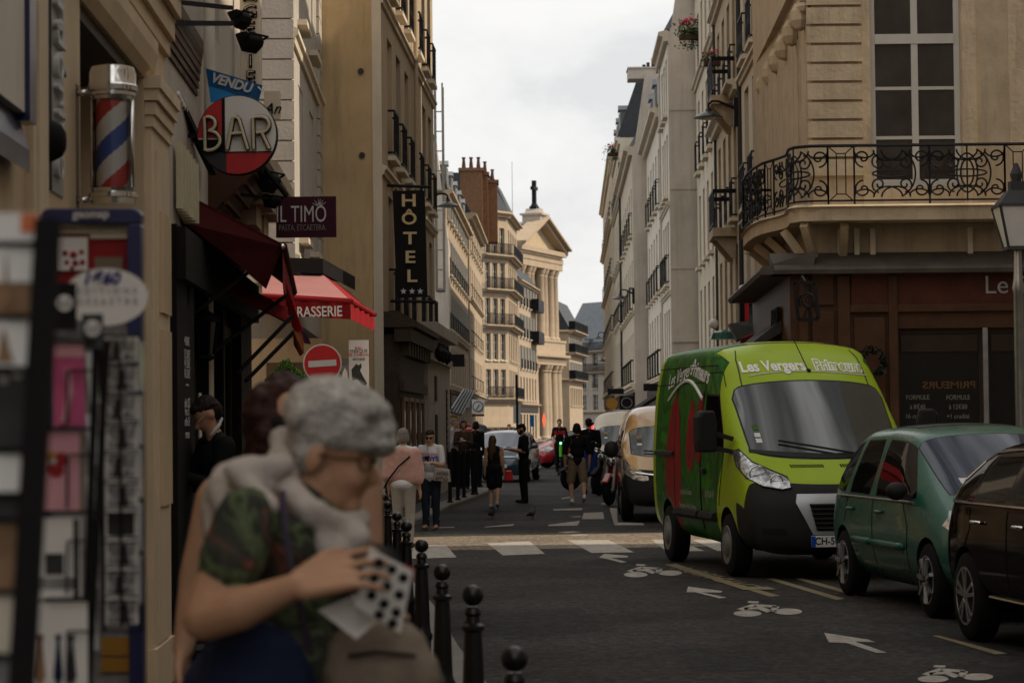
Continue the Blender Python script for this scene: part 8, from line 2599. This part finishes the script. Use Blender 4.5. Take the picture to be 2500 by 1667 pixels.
pr += [E(c_(610, 1690), (.14, .18, .11), 'cloth_navy')]
bd = blob(pr, .005, 'body', w1, 5)
# face details
b = MB()
gc = c_(892, 1128, -.060)
b.tube([gc + Vector((.016 * math.cos(a) * .8, -.004, .017 * math.sin(a))) for a in [k * PI / 7 for k in range(14)]], .0024, 6, closed=True)
b.tube([gc + Vector((-.013, 0, .006)), c_(830, 1120, -.082), c_(778, 1108, -.088)], .0022, 6)
b.tube([gc + Vector((.02, 0, .005)), c_(905, 1138, -.01), c_(903, 1132, .04)], .0035, 6)
b.build('glasses', 'wood_dark', w1, smooth=True)
hr = [E(c_(818, 1020, .0), (.108, .092, .085), 'hair_grey', tiltm(20)), E(c_(775, 1065, .01), (.062, .085, .075), 'hair_grey'), E(c_(880, 1020), (.066, .078, .058), 'hair_grey'), E(c_(925, 1052), (.036, .062, .036), 'hair_grey'), E(c_(755, 1110, -.03), (.036, .05, .045), 'hair_grey'), E(c_(815, 1060, -.03), (.075, .06, .045), 'hair_grey'), E(c_(800, 965), (.06, .07, .035), 'hair_grey'),
      E(c_(755, 1110, .05), (.036, .04, .045), 'hair_grey'), E(c_(945, 1085), (.020, .045, .022), 'hair_grey'), E(c_(888, 1078), (.062, .072, .034), 'hair_grey', tiltm(-8)), E(c_(935, 1085), (.03, .06, .024), 'hair_grey')]
random.seed(9)
for i in range(26):
    a = random.uniform(0, PI); ph = random.uniform(-1, 1)
    hr.append(E(c_(828 + 100 * math.cos(a), 1030 - 82 * math.sin(a) * math.cos(ph), .085 * math.sin(ph)), (random.uniform(.018, .026),) * 3, 'hair_grey'))
blob(hr, .007, 'hair', w1, 5, .004, 40)
# scarf wound round the neck with hanging ends, and the pale cardigan on her back
sc_ = 'cloth_scarf'
blob([C(c_(690, 1075, .07), .022, c_(675, 1165, -.07), .028, sc_), C(c_(675, 1165, -.07), .028, c_(755, 1250, -.13), .030, sc_), C(c_(755, 1250, -.13), .030, c_(850, 1290, -.08), .026, sc_), C(c_(850, 1290, -.08), .03, c_(870, 1270, .05), .03, sc_), C(c_(690, 1075, .07), .03, c_(760, 1180, .13), .035, sc_), C(c_(760, 1180, .13), .035, c_(870, 1270, .05), .03, sc_),
      C(c_(845, 1295, -.08), .024, c_(870, 1310, -.09), .032, sc_), C(c_(785, 1285, -.12), .018, c_(812, 1400, -.13), .026, sc_), C(c_(815, 1290, -.10), .018, c_(848, 1395, -.12), .024, sc_), C(c_(870, 1310, -.08), .018, c_(898, 1390, -.05), .026, sc_), C(c_(690, 1120, 0), .032, c_(705, 1210, -.1), .028, sc_)], .008, 'scarf', w1, 4, .004, 26)
blob([E(c_(635, 1178, .02), (.085, .18, .052), 'cloth_scarf', tiltm(12)), E(c_(582, 1245, .03), (.055, .175, .10), 'cloth_scarf', tiltm(-18)), E(c_(548, 1330, .04), (.036, .15, .13), 'cloth_scarf', tiltm(-12)), C(c_(570, 1150, -.15), .022, c_(690, 1135, -.1), .026, 'cloth_scarf'), C(c_(575, 1160, -.14), .022, c_(660, 1235, -.2), .024, 'cloth_scarf'), C(c_(505, 1400, -.1), .02, c_(520, 1420, .15), .02, 'cloth_scarf')], .010, 'cardigan', w1, 5, .005, 18)
strap(w1, [c_(690, 1200, -.17), c_(697, 1290, -.215), c_(710, 1380, -.225), c_(735, 1490, -.215), c_(760, 1600, -.22)], 'bag_strap', 'strap_purple', .007)
# shoulder bag
bg_ = thing('shoulder_bag', 'brown cloth shoulder bag hanging in front of the grey haired woman', 'bag', c_(940, 1600, -.12) + o)
bo = bg_.location.copy()
blob([E(c_(930, 1580, -.12) + o - bo, (.095, .07, .055), 'bag_brown'), E(c_(935, 1660, -.12) + o - bo, (.115, .08, .11), 'bag_brown'), E(c_(870, 1640, -.12) + o - bo, (.07, .07, .09), 'bag_brown')], .010, 'bag', bg_, 4, .006, 20)
MB().tube([c_(850, 1600, -.2) + o - bo, c_(920, 1590, -.21) + o - bo, c_(1015, 1600, -.19) + o - bo], .005, 6).build('zip', 'wood_dark', bg_)
# cards in her hands
def quad_px(name, label, pts, Y, m_, cat='postcard', group=None, th=.003):
    p = [P(x_, y_, yy) for x_, y_, yy in [(a[0], a[1], (a[2] if len(a) > 2 else Y)) for a in pts]]
    ctr = sum(p, Vector()) / len(p)
    t = thing(name, label, cat, ctr, group=group)
    MB().add(*plate([v - ctr for v in p], th)).build('sheet', m_, t)
    return t, ctr
t, c0 = quad_px('postcard_sheet', 'white sheet with black dots held fanned out in the womans hands', [(905, 1338, 4.53), (1008, 1392, 4.60), (978, 1545, 4.58), (868, 1478, 4.50)], 4.6, 'paper')
b = MB()
for u_, v_ in ((.25, .15), (.55, .15), (.83, .18), (.22, .42), (.52, .44), (.82, .46), (.26, .70), (.55, .72), (.83, .74), (.5, .92), (.8, .93)):
    p = P(lerp(lerp(905, 1008, u_), lerp(868, 978, u_), v_), lerp(lerp(1338, 1392, u_), lerp(1478, 1545, u_), v_), 4.485 + .07 * u_) - c0
    b.ball(p, (.010, .004, .010), 8)
b.build('dots', 'black_paint', t)
quad_px('postcard', 'plain pale card held below the dotted sheet', [(778, 1490, 4.52), (880, 1450, 4.56), (940, 1500, 4.60), (870, 1560, 4.55)], 4.5, 'paper')
quad_px('postcard', 'dark photo card tucked behind the dotted sheet', [(905, 1322, 4.68), (960, 1335, 4.72), (1000, 1400, 4.74), (920, 1350, 4.66)], 4.7, 'photo_dark')
quad_px('postcard', 'small card with red corner at the edge of the fanned sheets', [(985, 1375, 4.75), (1012, 1385, 4.78), (1008, 1420, 4.76), (985, 1412, 4.73)], 4.7, 'photo_red')
# ================================================================== BOLLARDS, PIGEONS, POSTCARD STANDS
bol = thing('bollard', '', 'bollard', (0, 0, 0), group='cast iron ball topped bollards along the left kerb')
Hb = .88
MB().lathe([(.075, 0), (.075, .05), (.055, .08), (.052, .30), (.060, .315), (.060, .34), (.050, .36), (.046, .395), (.046, .41), (.042, .56), (.036, .70), (.034, .74), (.046, .75), (.046, .765), (.030, .775), (.026, .80), (.034, .812), (.030, .825), (.020, .838)], 20).build('shaft', 'iron_gloss', bol, smooth='auto')
MB().ball((0, 0, Hb), (.0415, .0415, .0415), 20).build('ball', 'iron_gloss', bol, smooth=True)
spots = [(1256, 1608, 63), (1154, 1453, 49), (1079, 1397, 40), (1029, 1332, 32.5), (992, 1285, 27), (969, 1261, 23.0), (946, 1232, 19.9), (937, 1213, 18.2), (924, 1197, 16.8), (914, 1187, 15.8), (905, 1178, 14.9), (898, 1170, 14.0)]
bl = ['nearest ball topped bollard cut by the bottom edge of the photo', 'second ball topped bollard from the camera', 'third ball topped bollard from the camera', 'fourth bollard from the camera beside the zebra bar', 'fifth bollard from the camera near the fanned postcards', 'sixth bollard from the camera beside woman with the phone',
      'seventh bollard from the camera', 'eighth bollard from the camera', 'ninth bollard behind bare shoulder', 'tenth bollard close before pink sweater woman', 'eleventh bollard close to pink sweater woman', 'last ball topped bollard at the corner']
for i, (px, py, d) in enumerate(spots):
    Yb = FPX * .083 / d * .94
    p = P(px, py, Yb)
    s_ = (p.z - .118) / Hb
    if i == 0:
        o_ = bol; o_.location = (p.x, Yb, .118); o_['label'] = bl[0]
    else: o_ = dup(bol, (p.x, Yb, .118), 0, bl[i])
    o_.scale = (1, 1, s_)
pst = None
pl_ = ['leftmost plain black post by the white shirt woman', 'plain black post second along hotel kerb', 'plain black post third along hotel kerb', 'plain black post fourth along hotel kerb', 'plain black post fifth along hotel kerb', 'plain black post set back behind the kerb row', 'plain black post last at the bend of hotel kerb']
for i, (px, py) in enumerate(((1058, 1239), (1063 + 36, 1226), (1118, 1220), (1133, 1214), (1155, 1207), (1142, 1187), (1162, 1206))):
    g_ = G(px, py, .118)
    if pst is None:
        pst = thing('post', pl_[0], 'bollard', g_, group='plain black posts along the hotel kerb')
        MB().lathe([(.038, 0), (.038, .95), (.045, .955), (.045, 1.0), (.03, 1.02)], 14).build('shaft', 'iron', pst, smooth='auto')
        MB().lathe([(.060, 0), (.060, .03), (.04, .04)], 14).build('foot', 'iron', pst)
    else: dup(pst, g_, 0, pl_[i])
rp_ = thing('post', 'single black post behind the khaki shorts man', 'bollard', G(1430, 1186, 0))
MB().lathe([(.04, 0), (.04, 1.0), (.03, 1.02)], 12).build('shaft', 'iron', rp_, smooth='auto')
MB().lathe([(.06, 0), (.06, .03), (.04, .04)], 12).build('foot', 'iron', rp_)
def pigeon(label, px, py, rz):
    p = G(px, py)
    t = thing('pigeon', label, 'pigeon', p, rz)
    body = blob([E((0, 0, .115), (.055, .085, .058), 'pigeon_grey', Matrix.Rotation(R(-18), 3, 'X')), C((0, -.055, .14), .038, (0, -.085, .20), .022, 'pigeon_grey'), E((0, -.092, .215), (.022, .027, .022), 'pigeon_grey'), C((0, -.115, .212), .007, (0, -.138, .205), .003, 'black_matte'), C((0, .06, .10), .034, (0, .165, .075), .018, 'black_matte'),
                 C((.02, -.01, .07), .010, (.02, -.005, .01), .007, 'photo_red'), C((-.02, -.01, .07), .010, (-.02, -.005, .01), .007, 'photo_red'), C((.02, -.005, .008), .007, (.022, -.04, .006), .005, 'photo_red'), C((-.02, -.005, .008), .007, (-.022, -.04, .006), .005, 'photo_red')], .006, 'body', t, 2)
pigeon('dark pigeon walking left of centre behind the girl in black', 1201, 1267, R(20))
pigeon('dark pigeon standing alone in the middle of road', 1299, 1267, R(150))

# ---- blue framed map case on the wall
Ym = 6.3; s = m_px(Ym)
mb = thing('map_case', 'tall dark blue framed map and poster case on shop wall behind postcards', 'display case', P(225, 1100, Ym))
o = mb.location
v = lambda px, py, dy=0: P(px, py, Ym + dy) - o
b = MB()
def rbar(x0, y0, x1, y1, dy0=-.02, dy1=.04):
    a, c = v(x0, y1), v(x1, y0); b.box((a.x, dy0, a.z), (c.x, dy1, c.z))
rbar(318, 548, 346, 1690); rbar(98, 548, 122, 1690)
pts = [(v(98, 548).x, v(98, 548).z)] + [(v(98 + 26 - 26 * math.cos(a), 0).x, v(0, 536 - 24 * math.sin(a)).z) for a in (R(20), R(45), R(70), R(90))] + [(v(320 + 26 * math.sin(a), 0).x, v(0, 536 - 24 * math.cos(a)).z) for a in (0, R(20), R(45), R(70))] + [(v(346, 548).x, v(346, 548).z)]
b.prism(pts, 'y', -.022, .042)
b.build('frame', 'blue_frame', mb, bevel=.004)
text('geomap', .030, 'chalk', mb, tuple(v(222, 523, -.03)), depth=.001, bold=.001)
a, c = v(122, 700), v(318, 548)
MB().box((a.x, .02, a.z), (c.x, .03, c.z)).build('poster', 'photo_red', mb)
a, c = v(122, 1690), v(318, 701)
MB().box((a.x, .02, a.z), (c.x, .03, c.z)).build('back_panel', 'photo_grey', mb)
def sheet_px(nm, x0, y0, x1, y1, m_, dy, par, vv):
    a, c = vv(x0, y1), vv(x1, y0)
    return MB().box((a.x, dy, a.z), (c.x, dy + .004, c.z)).build(nm, m_, par)
sheet_px('cream_sheet', 124, 549, 316, 570, 'stone_pale', .012, mb, v)
sheet_px('cream_sheet', 218, 570, 316, 582, 'stone_pale', .010, mb, v)
text('Des livres d\'exception à prix', .022, 'ink_grey', mb, tuple(v(222, 556, 0) + Vector((0, .008, 0))), depth=.0005)
t = sheet_px('poster_card', 140, 578, 212, 660, 'paper', .008, mb, v)
b = MB()
for x_, y_, rr in ((158, 618, 7), (178, 622, 9), (198, 615, 6), (162, 640, 6), (183, 642, 8), (200, 640, 7), (175, 655, 6)): b.ball(v(x_, y_) + Vector((0, .006, 0)), (rr * s, .003, rr * s), 8)
b.build('drawing', 'photo_red', mb)
sheet_px('poster_card', 230, 627, 298, 665, 'paper_kraft', .008, mb, v)
sheet_px('yellow_sheet', 246, 1555, 332, 1600, 'ochre', .006, mb, v); sheet_px('yellow_sheet', 246, 1604, 332, 1640, 'ochre', .006, mb, v)
# ---- oval publisher sign
ov = thing('oval_sign', 'white oval publisher card with blue handwritten price above the postcards', 'sign', P(258, 725, 5.0))
s5 = m_px(5.0)
el = [(104 * s5 * math.cos(2 * PI * i / 48), 70 * s5 * math.sin(2 * PI * i / 48)) for i in range(48)]
MB().prism(el, 'y', -.002, .002).build('card', 'paper', ov)
text('1€60', .036, 'ink_blue', ov, (-12 * s5, -.004, 44 * s5), depth=.0006, shear=.25, bold=.0012)
text('ÉDITIONS', .018, 'ink_grey', ov, (4 * s5, -.004, 14 * s5), depth=.0004, spacing=1.7)
text('DÉSASTRE', .018, 'ink_grey', ov, (4 * s5, -.004, -12 * s5), depth=.0004, spacing=1.7)
# ---- near postcard stand (far left) and its cards
Yr = 3.05
rk = thing('postcard_rack', 'black postcard stand at the left edge very close to camera', 'rack', P(95, 1200, Yr))
o = rk.location
v = lambda px, py, dy=0: P(px, py, Yr + dy) - o
MB().bar(v(118, 535, -.02), v(52, 1700, -.02), .024, .03).build('post', 'black_matte', rk)
for py in (595, 772, 900, 1098, 1206, 1268, 1444, 1600): MB().bar(v(-40, py, .0), v(112 - (py - 540) * .055, py, -.01), .010, .006).build('card_ledge', 'black_matte', rk)
b = MB().box(v(-60, 1720, .015), v(60, 540, .03)); b.build('back', 'black_matte', rk)
near_cards = [(-40, 520, 95, 590, 'paper', 'white header card with orange block on near stand'), (-40, 600, 92, 766, 'photo_sepia', 'tower photo postcard in top row of near stand'), (-40, 780, 86, 896, 'paper', 'pale monument postcard in second row of near stand'),
              (-40, 904, 78, 1092, 'photo_dark', 'dark night view postcard in middle row of near stand'), (-40, 1108, 70, 1202, 'paper', 'pale landscape postcard below the night view'), (-40, 1210, 66, 1264, 'photo_dark', 'narrow black postcard on near stand'), (-40, 1274, 60, 1440, 'photo_sepia', 'brown sepia postcard low on near stand'), (-40, 1450, 52, 1596, 'stone_pale', 'cream postcard of figures near bottom of stand'), (-40, 1608, 38, 1720, 'photo_grey', 'grey postcard at bottom of near stand')]
for x0, y0, x1, y1, m_, lab in near_cards:
    c0 = P((x0 + x1) / 2, (y0 + y1) / 2, Yr)
    t = thing('postcard', lab, 'postcard', c0, group='postcards on the near black stand')
    a, c = P(x0, y1, Yr) - c0, P(x1, y0, Yr) - c0
    sh_ = MB().box((a.x, -.002, a.z), (c.x, .002, c.z)).build('sheet', m_, t)
    if 'orange' in lab:
        q0, q1 = P(52, 568, Yr) - c0, P(94, 522, Yr) - c0; MB().box((q0.x, -.004, q0.z), (q1.x, -.0021, q1.z)).build('orange_block', 'orange_flag', t)
    elif 'tower' in lab:
        pts = [(P(x_, y_, Yr) - c0) for x_, y_ in ((4, 745), (12, 690), (17, 615), (21, 690), (36, 745))]
        q0, q1 = P(-40, 690, Yr) - c0, P(92, 602, Yr) - c0; MB().box((q0.x, -.004, q0.z), (q1.x, -.0021, q1.z)).build('sky_area', 'paper', t)
        MB().prism([(p.x, p.z) for p in pts], 'y', -.006, -.0041).build('tower_drawing', 'photo_sepia', t)
    elif 'monument' in lab:
        pts = [(P(x_, y_, Yr) - c0) for x_, y_ in ((-8, 885), (4, 820), (10, 800), (16, 820), (34, 885))]
        MB().prism([(p.x, p.z) for p in pts], 'y', -.004, -.0021).build('monument_drawing', 'photo_sepia', t)
    elif 'night' in lab:
        for px, py, rr in ((45, 910, 15), (10, 878 + 50, 10)):
            p = P(px, py, Yr) - c0; MB().ball((p.x, -.003, p.z), (rr * m_px(Yr), .002, rr * m_px(Yr)), 10).build('moon', 'plaster_white', t)
    elif 'landscape' in lab:
        q0, q1 = P(-40, 1200, Yr) - c0, P(70, 1165, Yr) - c0; MB().box((q0.x, -.004, q0.z), (q1.x, -.0021, q1.z)).build('dark_land', 'photo_dark', t)
# ---- greeting card stand in the middle
Yg = 4.5
rk = thing('postcard_rack', 'wire greeting card stand with tall pink and white cards', 'rack', P(170, 1200, Yg))
o = rk.location
v = lambda px, py, dy=0: P(px, py, Yg + dy) - o
b = MB()
for px0, px1 in ((235, 205), (262, 215), (118, 70)): b.bar(v(px0, 830, .03), v(px1, 1700, .03), .012, .012)
for py in (832, 1046, 1250, 1462): b.bar(v(110, py, -.012), v(232, py, -.012), .006, .006)
for py in (905, 1110, 1320, 1540):
    b.bar(v(165, py, -.016), v(235, py, -.016), .004, .004); b.bar(v(165, py, -.016), v(163, py + 130, -.016), .004, .004)
b.build('wire_frame', 'black_matte', rk)
gcards = [(128, 690, 187, 806, 'black_paint', 'black price card with round white tag reading 2,5'), (200, 766, 252, 852, 'grey_dark', 'dark grey price card with round white tag'), (132, 836, 207, 1040, 'paper_magenta', 'magenta birthday card of the upper row'), (108, 1052, 205, 1246, 'paper_pink', 'pink heart greeting card of the second row'), (92, 1262, 198, 1462, 'paper', 'white greeting card with dark square photo'), (78, 1468, 214, 1690, 'paper', 'white greeting card with row of painted neckties')]
for x0, y0, x1, y1, m_, lab in gcards:
    c0 = P((x0 + x1) / 2, (y0 + y1) / 2, Yg)
    t = thing('greeting_card', lab, 'card', c0)
    bx = lambda px0, py0, px1, py1, d, mm, nm: MB().box(*((lambda a, c: ((a.x, -.002 - d, a.z), (c.x, -d + .0005, c.z)))(P(px0, py1, Yg) - c0, P(px1, py0, Yg) - c0))).build(nm, mm, t)
    bx(x0, y0, x1, y1, 0, m_, 'sheet')
    if 'price' in lab:
        p = P((x0 + x1) / 2 + 1, (y0 + y1) / 2 - 8, Yg) - c0
        MB().lathe([(20 * m_px(Yg), -.004), (20 * m_px(Yg), -.0025)], 24, c=(p.x, 0, p.z), axis='y').build('round_tag', 'paper', t)
        text('2,5', .020, 'ink_grey', t, (p.x, -.0055, p.z), depth=.0004, bold=.0008)
    elif 'magenta' in lab:
        bx(134, 838, 205, 872, .002, 'paper_pink', 'pale_top'); bx(x0 - 1, 834, x1 + 1, 839, .004, 'paper', 'white_edge')
        q0, q1, q2 = P(168, 900, Yg) - c0, P(172, 960, Yg) - c0, P(158, 1030, Yg) - c0
        MB().tube([(q0.x, -.006, q0.z), (q1.x, -.006, q1.z), (q2.x, -.006, q2.z)], .007, 6).build('bottle_drawing', 'paper_pink', t)
    elif 'heart' in lab:
        for px, py, rr, mm in ((150, 1120, 17, 'photo_red'), (138, 1145, 20, 'photo_red'), (128, 1112, 12, 'ochre'), (132, 1128, 9, 'steel')):
            p = P(px, py, Yg) - c0; MB().ball((p.x, -.004, p.z), (rr * m_px(Yg), .002, rr * m_px(Yg)), 10).build('balloon_drawing', mm, t)
        bx(196, 1052, 206, 1246, .002, 'paper_kraft', 'brown_edge')
    elif 'square' in lab:
        bx(112, 1350, 156, 1402, .002, 'photo_dark', 'dark_photo'); bx(92, 1408, 190, 1436, .002, 'photo_grey', 'grey_strip'); bx(180, 1266, 194, 1460, .002, 'photo_dark', 'dark_edge')
    elif 'necktie' in lab:
        for px, mm in ((100, 'photo_sepia'), (143, 'cloth_navy'), (176, 'photo_dark')):
            pts = [(P(px + dx, py, Yg) - c0) for dx, py in ((-9, 1548), (9, 1548), (4, 1566), (12, 1650), (0, 1680), (-12, 1650), (-4, 1566))]
            MB().prism([(p.x, p.z) for p in pts], 'y', -.004, -.0021).build('necktie_drawing', mm, t)
# ---- slim wire rack with small black and white postcards
Yw = 5.2
rk = thing('postcard_rack', 'slim spinning wire rack with two columns of small black and white postcards', 'rack', P(290, 1200, Yw))
o = rk.location
v = lambda px, py, dy=0: P(px, py, Yw + dy) - o
b = MB()
for px in (246, 338): b.bar(v(px, 815, .02), v(px + 8, 1540, .02), .007, .007)
for k in range(11): b.bar(v(246, 820 + 72 * k, -.02), v(342, 820 + 72 * k, -.02), .004, .004)
b.bar(v(292, 880, -.022), v(296, 1530, -.022), .005, .005)
b.build('wire_frame', 'black_matte', rk)
for k in range(5):
    sh_ = MB().box(v(340 - k, 955 + 130 * k, -.03), v(352 - k, 835 + 130 * k, .02)).build('clear_pocket', 'acrylic', rk)
for k in range(5):
    sh_ = MB().bar(v(222, 860 + 150 * k, -.02), v(236 - 4, 985 + 150 * k, -.02), .018, .02).build('clear_pocket', 'acrylic', rk)
what = ['street scene', 'iron bridge', 'tower', 'lamp post', 'couple', 'cafe terrace', 'dark forest', 'river bank', 'crowd', 'rooftops']
for k in range(10):
    y0 = 818 + 71 * k
    c0 = P(298, y0 + 33, Yw)
    t = thing('postcard', f'small black and white {what[k]} postcard, number {k + 1} from top of the slim wire rack'.replace(f', number {k + 1} from top of', ' in'), 'postcard', c0, group='small postcards in the slim wire rack')
    t['label'] = f'small black and white postcard in slim wire rack, {["topmost", "second from top", "third from top", "fourth from top", "fifth from top", "fifth from bottom", "fourth from bottom", "third from bottom", "second from bottom", "lowest"][k]}'
    a, c = P(258, y0 + 66, Yw) - c0, P(338, y0, Yw) - c0
    MB().box((a.x, -.002, a.z), (c.x, .002, c.z)).build('sheet', 'paper', t)
    a, c = P(263, y0 + 62, Yw) - c0, P(328, y0 + 5, Yw) - c0
    MB().box((a.x, -.004, a.z), (c.x, -.0021, c.z)).build('print', 'card_print' if k not in (6,) else 'photo_dark', t)
    p = P(285 + (k * 13) % 24, y0 + 40, Yw) - c0
    MB().prism([(p.x - .012, p.z - .02), (p.x + .010, p.z - .02), (p.x + .004, p.z + .024), (p.x - .004, p.z + .02)], 'y', -.006, -.0041).build('drawing', 'photo_dark', t)
for o_ in list(bpy.data.objects):
    if '_h' in o_: del o_['_h']
